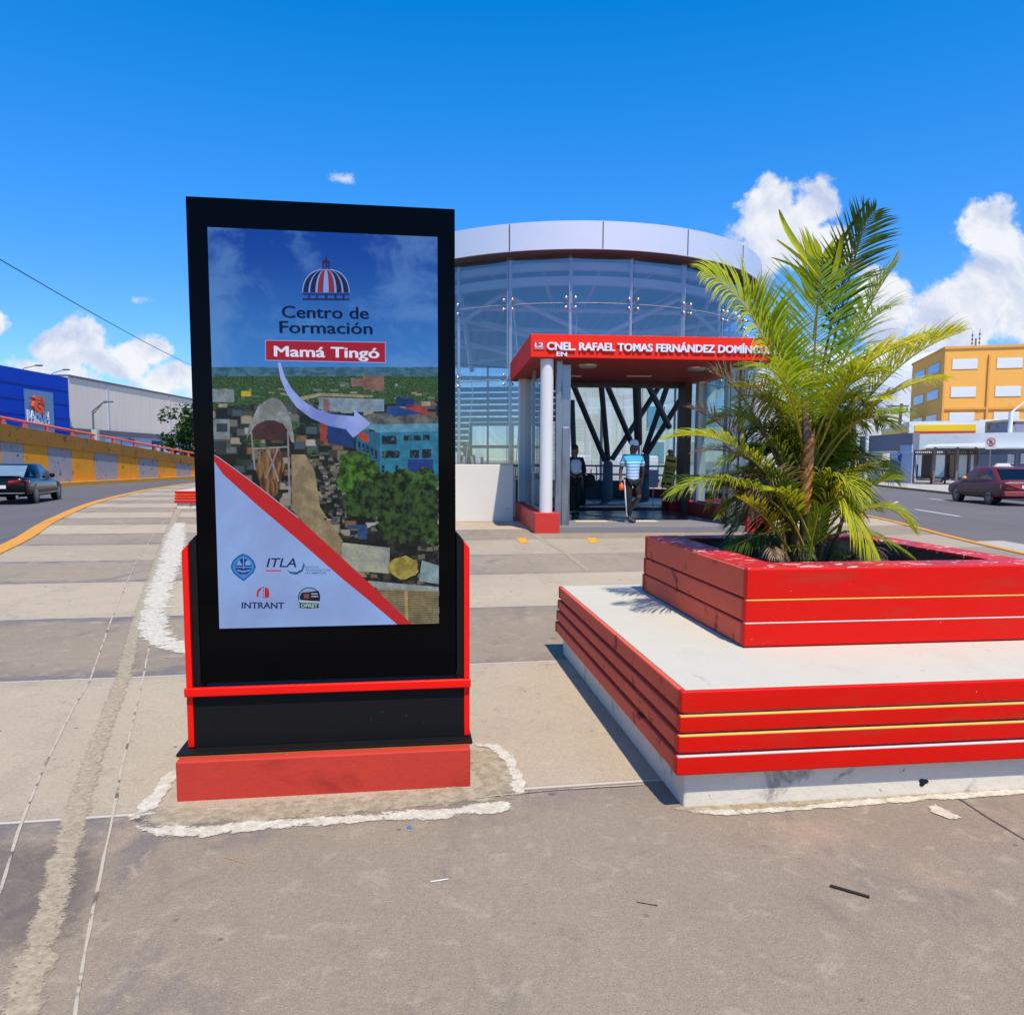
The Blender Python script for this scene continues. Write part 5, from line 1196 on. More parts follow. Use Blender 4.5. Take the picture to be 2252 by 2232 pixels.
# ================================================================== trees
def leafmat(nm, a, b): return LEAF(nm, a, b)
def tree(label, base, h, rad, seed, ca, cb, group=None, ncl=60, leaf=.16, flat=.75):
    rnd = random.Random(seed); T = thing('tree', label, 'tree', base, 0, group)
    mb = MB(); mb.tube([(0, 0, -.2), (.05, .02, h * .3), (-.05, .0, h * .55)], [rad * .09, rad * .07, rad * .05], 8)
    for k in range(6):
        a = k * 1.05 + rnd.random(); mb.tube([(0, 0, h * .42), (rad * .3 * cos(a), rad * .3 * sin(a), h * .62), (rad * .6 * cos(a), rad * .6 * sin(a), h * .78)], [rad * .045, rad * .03, rad * .012], 6)
    mb.build('trunk', M('bark', (96, 82, 68), .9, var=.2), T)
    bm = MB()
    for c in range(ncl):
        while True:
            q = Vector((rnd.uniform(-1, 1), rnd.uniform(-1, 1), rnd.uniform(-1, 1)))
            if .25 < q.length < 1: break
        cc = Vector((q.x * rad, q.y * rad, h * .68 + q.z * rad * flat)); cr = rad * rnd.uniform(.14, .27)
        for k in range(46):
            v = Vector((rnd.gauss(0, 1), rnd.gauss(0, 1), rnd.gauss(0, .8))).normalized() * cr * rnd.uniform(.5, 1.05) + cc
            t = Vector((rnd.gauss(0, 1), rnd.gauss(0, 1), rnd.gauss(-.2, .6))).normalized(); n = t.cross(Vector((rnd.gauss(0, 1), rnd.gauss(0, 1), rnd.gauss(0, 1)))).normalized(); s = leaf * rnd.uniform(.7, 1.3)
            bm.poly([v - t * s, v + n * s * .5, v + t * s, v - n * s * .5])
    bm.build('crown', leafmat('tree_leaf', ca, cb), T); return T
t0 = at(425, 1000, 72); tree('bushy green tree between kiosk and beige warehouse', (t0.x + .4, 72, -.2), 6.2, 3.3, 5, (30, 52, 20), (66, 98, 34), ncl=70, leaf=.22)
# ================================================================== cars
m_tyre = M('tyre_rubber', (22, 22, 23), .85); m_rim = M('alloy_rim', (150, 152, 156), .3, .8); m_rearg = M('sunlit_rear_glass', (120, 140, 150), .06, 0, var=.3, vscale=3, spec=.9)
m_trim = M('black_trim', (14, 14, 15), .5)
m_cglass = M('car_window_glass', (14, 20, 26), .04, 0, var=.0, spec=.6); m_chromec = M('chrome_trim', (220, 222, 226), .12, .95, var=.02)
m_tail = M('tail_lamp_red', (190, 16, 22), .15, coat=.8); m_amber = M('lamp_amber', (240, 140, 40), .2, coat=.5); m_plate = M('number_plate', (226, 226, 220), .5)
def sedan(label, loc, rz, scale, paint, rimmat, old=False, taxi=False):
    """Car along +Y (nose forward), rear bumper at y = 0."""
    T = thing('car', label, 'car', loc, rz); T.scale = (scale,) * 3
    L, Wd = (4.35, .83) if old else (4.85, .92)
    if old: st = [(0, .70, .42, .86), (.06, .80, .30, .90), (.5, .82, .24, .93), (1.1, .83, .22, .92), (2.4, .83, .22, .90), (3.1, .83, .22, .88), (3.7, .82, .24, .82), (4.2, .79, .30, .74), (4.35, .70, .40, .62)]
    else: st = [(0, .74, .46, .92), (.08, .86, .34, 1.00), (.5, .91, .26, 1.02), (1.2, .92, .22, .98), (2.6, .92, .22, .94), (3.4, .92, .22, .92), (4.1, .90, .24, .84), (4.65, .84, .32, .72), (4.85, .70, .42, .60)]
    mb = MB(); rows = []
    for (y, w_, zb, zt) in st:
        r = []
        prof = [(.90, 0), (.985, .12), (1.0, .42), (.985, .68), (.95, .86), (.84, .965), (.5, .995), (0, 1.0)]
        pts = [(w_ * a, zb + (zt - zb) * b) for a, b in prof]
        ring = [(x, y, z) for x, z in pts] + [(-x, y, z) for x, z in pts[::-1][1:]]
        rows.append(ring)
    V = mb.grid(rows)
    mb.bm.faces.new(V[0]); mb.bm.faces.new(V[-1][::-1])
    for r0, r1 in zip(V, V[1:]): mb.bm.faces.new((r0[0], r0[-1], r1[-1], r1[0]))
    body = mb.build('body', paint, T, smooth=True); s_ = body.modifiers.new('s', 'SUBSURF'); s_.levels = 2; s_.render_levels = 2
    # greenhouse
    if old: g = dict(b=[(.55, .74), (3.15, .76)], t=[(1.15, .60), (2.35, .62)], zb=.88, zt=1.37)
    else: g = dict(b=[(.50, .76), (3.60, .80)], t=[(1.75, .54), (2.65, .58)], zb=.95, zt=1.46)
    (yb0, wb0), (yb1, wb1) = g['b']; (yt0, wt0), (yt1, wt1) = g['t']; zb, zt = g['zb'], g['zt']
    mb = MB(); rows = []
    for k, (f, zz_) in enumerate(((0, zb - .06), (.0, zb), (.5, (zb + zt) / 2 + .02), (.88, zt - .035), (1.0, zt - .004))):
        ya = yb0 + (yt0 - yb0) * f; yb_ = yb1 + (yt1 - yb1) * f; wa = wb0 + (wt0 - wb0) * f; wb_ = wb1 + (wt1 - wb1) * f
        if k == 4: ya += .10; yb_ -= .10; wa -= .06; wb_ -= .06
        rows.append([(-wa, ya, zz_), (-wa * .5, ya - .02, zz_), (wa * .5, ya - .02, zz_), (wa, ya, zz_), ((wa + wb_) / 2 + .02, (ya + yb_) / 2, zz_), (wb_, yb_, zz_), (0, yb_ + .04, zz_), (-wb_, yb_, zz_), (-(wa + wb_) / 2 - .02, (ya + yb_) / 2, zz_)])
    V = mb.grid(rows, closed=True); mb.bm.faces.new(V[-1])
    rf = mb.build('roof', paint, T, smooth=True)
    def face(f, y_, side):                          # point on the greenhouse side at fraction f up and along
        pass
    def S(f, u):                                    # side surface, u 0 rear .. 1 front
        ya = yb0 + (yt0 - yb0) * f; yb_ = yb1 + (yt1 - yb1) * f; wa = wb0 + (wt0 - wb0) * f
        return (wa + .012 + .02 * (1 - abs(2 * u - 1)), ya + (yb_ - ya) * u, zb + (zt - zb) * f)
    for sg in (-1, 1):
        for (u0, u1) in ((.09, .47), (.51, .93)):
            q = [S(.10, u0 - (.0 if u0 > .2 else .03)), S(.10, u1), S(.80, u1 - (.05 if u1 > .8 else 0)), S(.80, u0 + (.02 if u0 < .2 else 0))]
            mb = MB(); mb.prism([(sg * x, y, z) for x, y, z in q], (-sg * .02, 0, 0)); mb.build('window', m_cglass, T)
        mb = MB(); mb.lathe([(.0, -.10), (.075, -.07), (.085, .03), (.03, .08)], (sg * (wb0 + .17), yb1 - .55, zb + .05), 10, 'X'); mb.build('mirror', paint if not old else m_amber, T)
        mb = MB(); mb.box(sg * Wd - .012, sg * Wd + .012, .75, L - .9, .33, .37); mb.build('side_trim', m_chromec if not old else m_trim, T)
    mb = MB()
    for (ya, wa, yb_, wb_, nm) in ((yb0 + .04, wb0 - .12, yt0 + .0, wt0 - .05, 'rear_window'), (yb1 - .03, wb1 - .12, yt1 + .02, wt1 - .05, 'windscreen')):
        sgn = -1 if nm == 'rear_window' else 1; mb = MB()
        f0, f1 = .06, .84
        P = lambda f, sx: (sx * (wa + (wb_ - wa) * f), ya + (yb_ - ya) * f + sgn * (.05 + .03), zb + (zt - zb) * f + .01)
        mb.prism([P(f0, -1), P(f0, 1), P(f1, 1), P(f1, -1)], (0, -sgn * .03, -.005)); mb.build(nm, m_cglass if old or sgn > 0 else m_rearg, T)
    wy = (.98, L - .92)
    for y in wy:
        for sg in (-1, 1):
            r = .30 if old else .335; x = sg * (Wd - .135)
            mb = MB(); mb.lathe([(r * .62, -.11), (r * .92, -.115), (r, -.08), (r, .08), (r * .92, .115), (r * .62, .11)], (x, y, r), 26, 'X'); wv = mb.build('wheel', m_tyre, T)
            mb = MB(); xr = sg * .128
            mb.lathe([(.02, xr * .7), (r * .62, xr * .8), (r * .64, xr * .98), (r * .60, xr)], (x, y, r), 24, 'X')
            for k in range(5):
                a = 2 * pi * k / 5; mb.prism([(x + xr, y + .03 * cos(a), r + .03 * sin(a)), (x + xr, y + r * .6 * cos(a - .12), r + r * .6 * sin(a - .12)), (x + xr, y + r * .6 * cos(a + .12), r + r * .6 * sin(a + .12))], (-sg * .02, 0, 0))
            mb.build('rim', rimmat, wv)
            mb = MB(); mb.lathe([(r + .035, -.02), (r + .035, .02)], (sg * (Wd - .034), y, r + .02), 26, 'X'); mb.build('wheel_arch', m_trim, T)
    for sg in (-1, 1):
        mb = MB(); zc = .80 if not old else .70
        mb.prism([(sg * .30, -.02, zc - .03), (sg * (Wd - .16), .0, zc - .07), (sg * (Wd - .035), .22, zc - .02), (sg * (Wd - .04), .28, zc + .07), (sg * (Wd - .16), .02, zc + .08), (sg * .30, -.02, zc + .06)] if not old else [(sg * .26, -.02, zc - .09), (sg * (Wd - .12), -.02, zc - .09), (sg * (Wd - .03), .16, zc - .08), (sg * (Wd - .03), .16, zc + .08), (sg * (Wd - .12), -.02, zc + .08), (sg * .26, -.02, zc + .08)], (0, .10, 0))
        mb.build('tail_lamp', m_tail, T)
    MB().box(-.22, .22, -.03, .01, .58 if not old else .62, .70 if not old else .74).build('number_plate', m_plate, T)
    if not old:
        MB().box(-.78, .78, -.025, .03, .40, .43).build('bumper_trim', m_chromec, T)
        MB().box(-.62, .62, .10, .32, 1.005, 1.03).build('boot_spoiler', paint, T, bevel=.01)
        MB().tube([(.55, -.02, .30), (.55, .2, .30)], .045, 10).build('exhaust', m_chromec, T)
    else:
        mb = MB(); mb.box(-.80, .80, -.07, .10, .34, .52); mb.build('rear_bumper', M('faded_red_bumper', (150, 60, 58), .6), T, bevel=.03)
        MB().box(-.76, .76, -.012, .02, .80, .83).build('boot_trim', m_chromec, T)
    if taxi:
        mb = MB(); mb.box(-.34, .34, 1.62, 1.80, 1.37, 1.40); mb.prism([(-.28, 1.64, 1.40), (.28, 1.64, 1.40), (.20, 1.66, 1.50), (-.20, 1.66, 1.50)], (0, .14, 0)); mb.build('roof_sign', M('roof_sign_white', (226, 224, 214), .5), T, bevel=.02)
    return T
m_pblack = M('black_car_paint', (4, 5, 9), .16, 0, var=.02, spec=.28, coat=.12); m_maroon = M('faded_maroon_paint', (112, 40, 48), .5, 0, var=.14, vscale=2, coat=.08)
rw, fw = gp(77, 1107, RZ), gp(127, 1099, RZ); hd_ = (fw - rw); rzc = math.atan2(-hd_.x, hd_.y) + .03; sc_c = .98
off = Matrix.Rotation(rzc, 3, 'Z') @ Vector((.83, .98, 0)) * sc_c
sedan('glossy black sedan driving away on the left road', (rw.x - off.x, rw.y - off.y, RZ), rzc, sc_c, m_pblack, m_rim)
rw = gp(2176, 1110, RZ); rzc = -.085; sc_c = 1.06
off = Matrix.Rotation(rzc, 3, 'Z') @ Vector((-.76, .98, 0)) * sc_c
sedan('old maroon taxi sedan with white roof sign on the right road', (rw.x - off.x, rw.y - off.y, RZ), rzc, sc_c, m_maroon, M('grey_hubcap', (130, 126, 126), .45, .5), old=True, taxi=True)
# ================================================================== right side: station forecourt, walls, buildings
def pp(x, Y, y=1010): p = at(x, y, Y); return Vector((p.x, Y, 0))
def frm(a, b): d = b - a; return (a.x, a.y, 0), math.atan2(d.y, d.x), d.length
m_gbeam = M('grey_painted_beam', (124, 126, 136), .7, var=.05); m_bwall = M('blue_white_wall', (170, 184, 214), .8, var=.05, vscale=.8); m_wht = M('white_painted_wall', (232, 232, 226), .8, var=.05, vscale=.7, dirt=((190, 190, 184), .8, .6, .15))
A, B = pp(1889, 64), pp(2005, 56); loc, rz, LL = frm(A, B)
Zb = lambda y, Y, x=1950: at(x, y, Y).z
gs = thing('service_gateway', 'grey beamed service gateway with the blue word mil on its wall', 'gateway', loc, rz)
zt0, zb0 = Zb(953, 57), Zb(992, 60)
MB().box(0, LL, 0, .5, zb0, zt0).build('beam', m_gbeam, gs)
MB().box(.3, LL * .74, .02, 3.5, zb0 - .14, zb0 - .01).build('lintel', m_wht, gs)
MB().box(LL * .60, LL, .05, .4, -.2, zb0 - .15).build('wall', m_bwall, gs)
wst = Zb(978, 56); MB().box(LL * .80, LL + .02, -.04, .05, zb0 - .14, wst).build('wall_pier', m_bwall, gs)
MB().prism([(0, 0, -.2), (1.3, 0, -.2), (1.9, 0, zb0 - .15), (0, 0, zb0 - .15)], (0, .5, 0)).build('pillar', m_bwall, gs)
MB().prism([(1.3, -.03, -.2), (2.4, -.03, -.2), (2.9, -.03, zb0 - .15), (1.9, -.03, zb0 - .15)], (0, .5, 0)).build('pillar', m_wht, gs)
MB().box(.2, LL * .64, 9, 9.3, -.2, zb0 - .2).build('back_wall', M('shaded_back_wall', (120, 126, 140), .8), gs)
mb = MB(); text_bm(mb, 'mil', Matrix.Translation((LL * .62, .04, .95)) @ Mf, width=LL * .20, height=1.15, off=.05, ext=.02, shear=.15); mb.build('lettering', M('blue_lettering', (26, 76, 170), .6), gs)
# white van parked in the gateway
vA = pp(1908, 66); van = thing('van', 'white van seen from behind inside the service gateway', 'van', (vA.x + .85, 65.5, -.1), -.55, 'white vans standing about the station')
m_vw = M('white_van_paint', (226, 228, 230), .3, coat=.5)
mb = MB(); rows = []
for (y, w_, zb, zt) in ((0, .80, .42, 1.86), (.1, .86, .34, 1.94), (2.2, .87, .30, 1.96), (3.2, .86, .30, 1.80), (3.9, .84, .30, 1.10), (4.4, .74, .36, .86)):
    rows.append([(w_, y, zb), (w_, y, .95 if zt > .95 else zt * .9), (w_ * .86, y, zt - .06), (w_ * .7, y, zt), (-w_ * .7, y, zt), (-w_ * .86, y, zt - .06), (-w_, y, .95 if zt > .95 else zt * .9), (-w_, y, zb)])
V = mb.grid(rows, smooth=False, closed=True); mb.bm.faces.new(V[0]); mb.bm.faces.new(V[-1]); mb.build('body', m_vw, van, bevel=.03)
MB().box(-.66, .66, -.02, .06, 1.15, 1.76).build('rear_window', m_cglass, van, bevel=.02)
MB().box(-.40, .30, -.02, .06, .86, .96).build('handle_trim', m_trim, van); MB().box(-.82, .82, -.08, .12, .30, .50).build('rear_bumper', m_trim, van, bevel=.03)
for sg in (-1, 1):
    MB().box(sg * .80 - .05, sg * .80 + .05, -.02, .05, .60, 1.1).build('tail_lamp', m_tail, van)
    for y in (.8, 3.5): MB().lathe([(.2, -.09), (.31, -.08), (.31, .08), (.2, .09)], (sg * .76, y, .31), 20, 'X').build('wheel', m_tyre, van)
# fuel canopy (yellow with a red stripe), pole
cY = 74; c0, c1 = pp(1996, cY), pp(2162, cY - 2)
loc, rz, LL = frm(c0, c1); fc_ = thing('fuel_canopy', 'white fuel station canopy with yellow band and red stripe', 'canopy', loc, rz)
zt0, zb0 = at(2000, 927, cY).z, at(2000, 954, cY).z; hh = zt0 - zb0
m_cyel = M('canopy_yellow', (252, 206, 16), .5, var=.03); m_cred = M('canopy_red_stripe', (214, 52, 30), .5, var=.03)
MB().box(0, LL, 0, 20, zb0, zt0).build('canopy_slab', m_wht, fc_)
MB().box(.45, LL - .75, -.05, .0, zb0 + hh * .16, zb0 + hh * .72).build('yellow_band', m_cyel, fc_); MB().box(.45, LL - .75, -.06, .0, zb0 + .02, zb0 + hh * .20).build('red_band', m_cred, fc_)
MB().box(-.05, .0, 1.0, 19.5, zb0 + hh * .16, zb0 + hh * .72).build('yellow_band', m_cyel, fc_); MB().box(-.06, .0, 1.0, 19.5, zb0 + .02, zb0 + hh * .20).build('red_band', m_cred, fc_)
for (u, v) in ((1.2, 2), (LL - 1.2, 2), (1.2, 17), (LL - 1.2, 17)): MB().box(u - .2, u + .2, v - .2, v + .2, -.2, zb0).build('post', m_wht, fc_)
# orange apartment building
oY = 96; o0, o1 = pp(2066, oY), pp(2300, oY - 3); loc, rz, LL = frm(o0, o1)
ob_ = thing('apartment_building', 'orange apartment building with white shutter windows, four storeys tall', 'building', loc, rz)
m_or1 = M('orange_stucco', (255, 184, 84), .85, var=.06, vscale=.3, bump=.1, dirt=((226, 150, 66), .35, .60, .12)); m_or2 = M('orange_trim', (240, 172, 84), .85)
zr = at(2069, 768, oY).z
D_ = 17
MB().box(0, LL + 8, 0, D_, -.2, zr).build('wall', m_or1, ob_)
MB().box(-.12, LL + 8, -.14, D_ + .1, zr, zr + .3).build('parapet', m_or2, ob_)
m_shut = M('white_shutter', (240, 240, 238), .5, var=.02); m_dkf = M('window_frame_dark', (120, 84, 60), .6); m_pane = M('blue_window_glass', (110, 138, 186), .1, spec=.8)
def ou(x, yv=850): p = at(x, yv, oY); return (Vector((p.x, p.y, 0)) - o0).dot(Vector((cos(rz), sin(rz), 0)))
rowz = [(at(2100, 813, oY).z, at(2100, 791, oY).z), (at(2100, 874, oY).z, at(2100, 852, oY).z), (at(2100, 930, oY).z, at(2100, 908, oY).z)]
pitch = ou(2180) - ou(2090.5); wdt = ou(2141) - ou(2090.5)
for (za, zb) in rowz:
    for k in range(3):
        u = ou(2090.5) + pitch * k
        fr_ = MB().box(u - .08, u + wdt + .08, -.03, .02, za - .08, zb + .08).build('window', m_or2, ob_)
        mb = MB(); mb.box(u, u + wdt, -.07, -.02, za, zb); mb.build('shutter', m_shut, fr_)
        mb = MB(); [mb.box(u, u + wdt, -.074, -.070, za + .16 * j, za + .16 * j + .012) for j in range(1, int((zb - za) / .16))]; mb.build('shutter_line', M('shutter_shadow_line', (206, 206, 206), .6), fr_)
    for j in range(2):
        v0 = 2.0 + 7.4 * j
        fr_ = MB().box(-.04, .02, v0 - .1, v0 + 5.6, za - .1, zb + .1).build('window', m_or2, ob_); MB().box(-.07, -.03, v0 + .1, v0 + 5.4, za + .05, zb - .05).build('pane', m_pane, fr_)
mb = MB()
for k in range(4): mb.box(ou(2075.5) + pitch * k - .12, ou(2075.5) + pitch * k + .12, -.22, -.0, 2, zr - .8)
mb.build('downpipe', m_or2, ob_)
MB().box(-.1, LL + 8, -.16, 0, rowz[2][1] + .35, rowz[2][1] + .65).build('string_course', m_or2, ob_)
mb = MB()
for (u, h) in ((3.4, 2.4), (3.8, 1.6), (4.2, 2.6), (10.2, 1.4), (10.8, 1.1), (21, 1.8)):
    mb.tube([(u, 2, zr), (u, 2, zr + h)], .03, 5)
    for j in range(3): mb.box(u - .09, u + .09, 1.95, 2.05, zr + h * (.3 + .2 * j), zr + h * (.3 + .2 * j) + .25)
mb.build('antenna', M('antenna_grey', (90, 88, 90), .6), ob_)
# cream blocks and white vault behind the palm
m_cream = M('cream_wall', (232, 204, 158), .85, var=.05, vscale=.4); m_dw = M('dark_window', (70, 62, 60), .5)
def block(label, x0, x1, ytop, Y, mat, wins=(), depth=10, name='house', roofmat=None):
    a, b = pp(x0, Y), pp(x1, Y); T = thing(name, label, 'building', (a.x, a.y, 0), 0); wdt_ = b.x - a.x; z = at((x0 + x1) / 2, ytop, Y).z
    MB().box(0, wdt_, 0, depth, -.2, z).build('wall', mat, T); MB().box(-.15, wdt_ + .15, -.15, depth, z, z + .22).build('parapet', roofmat or m_wht, T)
    for (wx0, wx1, wy0, wy1) in wins:
        fr_ = MB().box(pp(wx0, Y).x - a.x - .1, pp(wx1, Y).x - a.x + .1, -.08, .0, at(wx0, wy1, Y).z - .1, at(wx0, wy0, Y).z + .1).build('window', m_wht, T)
        MB().box(pp(wx0, Y).x - a.x, pp(wx1, Y).x - a.x, -.11, -.07, at(wx0, wy1, Y).z, at(wx0, wy0, Y).z).build('pane', m_dw, fr_)
    return T
block('white house with one dark wide window behind the fuel canopy', 1880, 1975, 905, 104, m_wht, ((1921, 1947, 916, 926),))
block('cream house low behind the palm fronds', 1790, 1905, 935, 110, m_cream, ((1800, 1830, 958, 972), (1850, 1880, 958, 972)))
block('pale cream block between the fuel canopy and the patterned wall', 2150, 2224, 928, 84, m_cream, (), 6)
block('grey patterned wall block at the far right behind the lamp', 2219, 2320, 927, 80, M('grey_patterned_wall', (150, 148, 164), .8, var=.1, vscale=1, dirt=((70, 66, 90), 1.6, .56, .04)), (), 6, roofmat=m_cream)
block('tall white slab building far behind the palm crown', 1600, 1760, 890, 150, m_wht, ((1610, 1640, 905, 920), (1700, 1740, 905, 920)))
a = pp(1975, 140); vt = thing('vaulted_hall', 'large white vaulted hall rising behind the orange building', 'hall', (a.x, 140, 0))
mb = MB(); rows = []; zc = at(2040, 758, 140).z
for k in range(21):
    t = pi * k / 20; rows.append([(11 - 13 * cos(t), 0, 6 + (zc - 6) * sin(t)), (11 - 13 * cos(t), 25, 6 + (zc - 6) * sin(t))])
V = mb.grid(rows); mb.bm.faces.new([r[0] for r in V]); mb.build('vault', M('white_vault_sheet', (226, 228, 230), .5), vt)
MB().box(-2, 24, 0, 25, -.2, 6).build('wall', m_wht, vt)
# white workshop with shutters and graffiti
wY = 66; w0, w1 = pp(2006, wY), pp(2330, wY - 7); loc, rz, LL = frm(w0, w1)
ws_ = thing('workshop', 'white workshop building with grey lower front and shutters behind the taxi', 'workshop', loc, rz)
zt0, zb0 = at(2010, 955, wY).z, at(2010, 988, wY).z
m_gfront = M('grey_blue_front', (132, 140, 160), .8, var=.08, vscale=.5)
def wu(x): p = at(x, 1000, wY - 4); d = ray(x, 1000); n = Vector((-sin(rz), cos(rz), 0)); t = w0.dot(n) / (d.x * n.x + d.y * n.y); q = Vector((d.x * t, d.y * t, 0)); return (q - w0).dot(Vector((cos(rz), sin(rz), 0)))
MB().box(0, LL, 0, 8, zb0, zt0).build('upper_wall', m_wht, ws_)
u2 = wu(2146)
MB().box(u2, LL, .1, 8, -.2, zb0 - .01).build('lower_wall', m_gfront, ws_)
MB().box(u2 - .2, LL, -.9, 0, zb0 - .02, zb0 + .10).build('eaves', m_wht, ws_)
MB().box(0, u2, 5, 5.3, -.2, zb0).build('yard_wall', M('pale_green_wall', (206, 220, 212), .8, var=.08, vscale=.6), ws_)
for (x0, x1, y0_, y1_, mt, nm) in ((2152, 2167, 1000, 1021, m_dw, 'doorway'), (2178, 2231, 1000, 1021, m_shut, 'shutter'), (2245, 2300, 998, 1020, m_shut, 'shutter')):
    za, zb = at(x0, y1_, wY - 4).z, at(x0, y0_, wY - 4).z
    fr_ = MB().box(wu(x0) - .08, wu(x1) + .08, .06, .12, za - .08, zb + .08).build('opening_frame', m_band, ws_); MB().box(wu(x0), wu(x1), .02, .07, za, zb).build(nm, mt, fr_)
    if nm == 'shutter':
        mb = MB(); [mb.box(wu(x0), wu(x1), .012, .02, za + .2 * j, za + .2 * j + .03) for j in range(1, 5)]; mb.build('shutter_line', m_gbeam, fr_)
mb = MB()
for (x, y) in ((2180, 1033), (2190, 1030)):
    c = wu(x); zc = at(x, y, wY - 4).z
    mb.tube([(c + .28 * cos(t), .08, zc + .30 * sin(t)) for t in [pi * .3 + 1.6 * pi * k / 14 for k in range(12)]], .035, 5)
mb.build('graffiti', m_trim, ws_)
# yard gate and panels along the pavement
gY = 56; g0, g1 = pp(2010, gY), pp(2150, gY - 3.5); loc, rz, LL = frm(g0, g1)
yg = thing('yard_fence', 'dark framed yard fence with white and brown panels before the workshop', 'fence', loc, rz)
zt0 = at(2060, 991, gY - 1).z; m_rustf = M('rusty_frame', (84, 70, 62), .7, var=.2, vscale=3)
mb = MB()
for u in (0, LL * .30, LL * .52, LL * .86, LL): mb.box(u - .05, u + .05, -.05, .05, -.2, zt0)
mb.box(0, LL, -.05, .05, zt0 - .3, zt0 - .2); mb.box(0, LL, -.05, .05, zt0 - .06, zt0 + .02); mb.box(0, LL, -.05, .05, -.02, .05); mb.box(0, LL, -.05, .05, .38, .45)
for k in range(30): mb.box(LL * k / 30 - .02, LL * k / 30 + .02, -.02, .02, zt0 - .25, zt0)
mb.build('frame', m_rustf, yg)
for (a, b, mt) in ((.04, .09, m_wht), (.10, .26, M('shadowed_void', (60, 58, 56), .9)), (.27, .47, M('greenish_white_sheet', (214, 230, 226), .6)), (.48, .55, M('dark_brown_sheet', (66, 52, 50), .8)), (.56, .60, M('tan_board', (170, 126, 84), .8)), (.61, .68, M('olive_sheet', (104, 100, 88), .8)), (.69, .84, m_wht), (.87, .98, m_wht)):
    MB().box(LL * a, LL * b, .3, .34, .46, zt0 - .3).build('panel', mt, yg)
# shelter roof over the fence
shl = thing('bus_shelter', 'white roofed bus shelter with brown posts by the far pavement', 'shelter', (pp(2058, 52).x, 52, 0), -.04)
sL = pp(2168, 52).x - pp(2058, 52).x; sz = at(2100, 981, 52).z
mb = MB(); mb.prism([(0, 0, sz - .05), (sL, 0, sz - .05), (sL, 0, sz + .22), (.3, 0, sz + .14)], (0, 1.8, 0)); mb.build('roof', m_wht, shl)
mb = MB(); mb.box(.1, sL, .1, .2, sz - .22, sz - .14); mb.box(.1, sL, 1.6, 1.7, sz - .22, sz - .14); mb.build('roof_frame', m_rustf, shl)
for u in (.35, sL * .55, sL - .3): MB().box(u - .06, u + .06, .8, .92, -.1, sz - .05).build('post', M('brown_post', (130, 108, 100), .7), shl)
# dark car parked behind the shelter, tail of it hidden
dk = pp(2118, 60); T = copy_tree([o for o in COL.objects if o.get('label', '').startswith('glossy black')][0]); T.location = (dk.x - 1.6, 58.6, -.1); T.rotation_euler = (0, 0, 1.15); T.scale = (.98,) * 3; T['label'] = 'dark sedan parked in the yard behind the bus shelter post'
# no-parking sign on its post
ns = thing('traffic_sign', 'white no parking sign with red ringed E on a grey post', 'road sign', (pp(2177, 44).x, 44, 0), -.25)
k = 44 / 1700; zt0, zb0 = at(2177, 960, 44).z, at(2177, 988, 44).z
MB().tube([(0, .03, -.2), (0, .03, zt0)], .04, 8).build('post', m_gal, ns)
MB().box(-.27, .27, -.01, .01, zb0, zt0).build('plate', M('sign_plate_white', (206, 200, 200), .5), ns, bevel=.003)
zc = zt0 - .30; mb = MB(); r1, r2 = .225, .175
for j in range(28):
    a0, a1 = 2 * pi * j / 28, 2 * pi * (j + 1) / 28
    mb.poly([(r1 * cos(a0), -.014, zc + r1 * sin(a0)), (r1 * cos(a1), -.014, zc + r1 * sin(a1)), (r2 * cos(a1), -.014, zc + r2 * sin(a1)), (r2 * cos(a0), -.014, zc + r2 * sin(a0))])
mb.poly([(-.16, -.016, zc + .12), (-.12, -.016, zc + .16), (.16, -.016, zc - .12), (.12, -.016, zc - .16)]); mb.build('red_ring', M('sign_red', (190, 24, 40), .5), ns)
mb = MB(); text_bm(mb, 'E', Matrix.Translation((-.08, -.0145, zc - .11)) @ Mf, width=.16, height=.22, off=.03, ext=.0005); mb.build('letter', m_trim, ns)
MB().box(-.09, .09, -.013, -.011, zb0 + .16, zb0 + .20).build('small_print', m_trim, ns)
# yellow arrow sign, awning, poles, lamp
as_ = thing('arrow_sign', 'amber box sign with a dark right arrow beside the gateway', 'sign', (pp(1872, 62).x, 62, 0), -.1)
k = 62 / 1700; zt0, zb0 = at(1880, 1027, 62).z, at(1880, 1049, 62).z; wd_ = 16 * k
MB().box(0, wd_, 0, .2, zb0, zt0).build('box', M('amber_sign_face', (232, 150, 16), .5), as_, bevel=.02); MB().box(wd_ * .3, wd_ * .7, .05, .15, -.2, zb0).build('stand', m_trim, as_)
zc = zb0 + (zt0 - zb0) * .38; MB().prism([(wd_ * .2, -.01, zc - .03), (wd_ * .6, -.01, zc - .03), (wd_ * .6, -.01, zc - .12), (wd_ * .85, -.01, zc), (wd_ * .6, -.01, zc + .12), (wd_ * .6, -.01, zc + .03), (wd_ * .2, -.01, zc + .03)], (0, .008, 0)).build('arrow', M('dark_red_arrow', (110, 30, 20), .6), as_)
aw = pp(1845, 70); o = MB().prism([(0, 0, 2.4), (1.8, 0, 2.1), (1.8, 0, 2.7), (0, 0, 3.0)], (0, 2.5, 0)).box(.0, .1, 1, 1.1, -.2, 2.4).build('awning', M('cream_awning', (236, 206, 160), .8), None, loc=(aw.x, 70, 0)); tag(o, 'cream awning next to the amber arrow sign', 'awning')
pl = thing('utility_pole', 'dark leaning utility pole with crossarms behind the fuel canopy', 'utility pole', (pp(1970, 90).x, 90, 0))
zz_ = at(1976, 888, 90).z; m_pole = M('dark_pole', (76, 52, 72), .7)
MB().tube([(0, 0, -.2), (.35, 0, zz_)], .18, 8).build('pole', m_pole, pl)
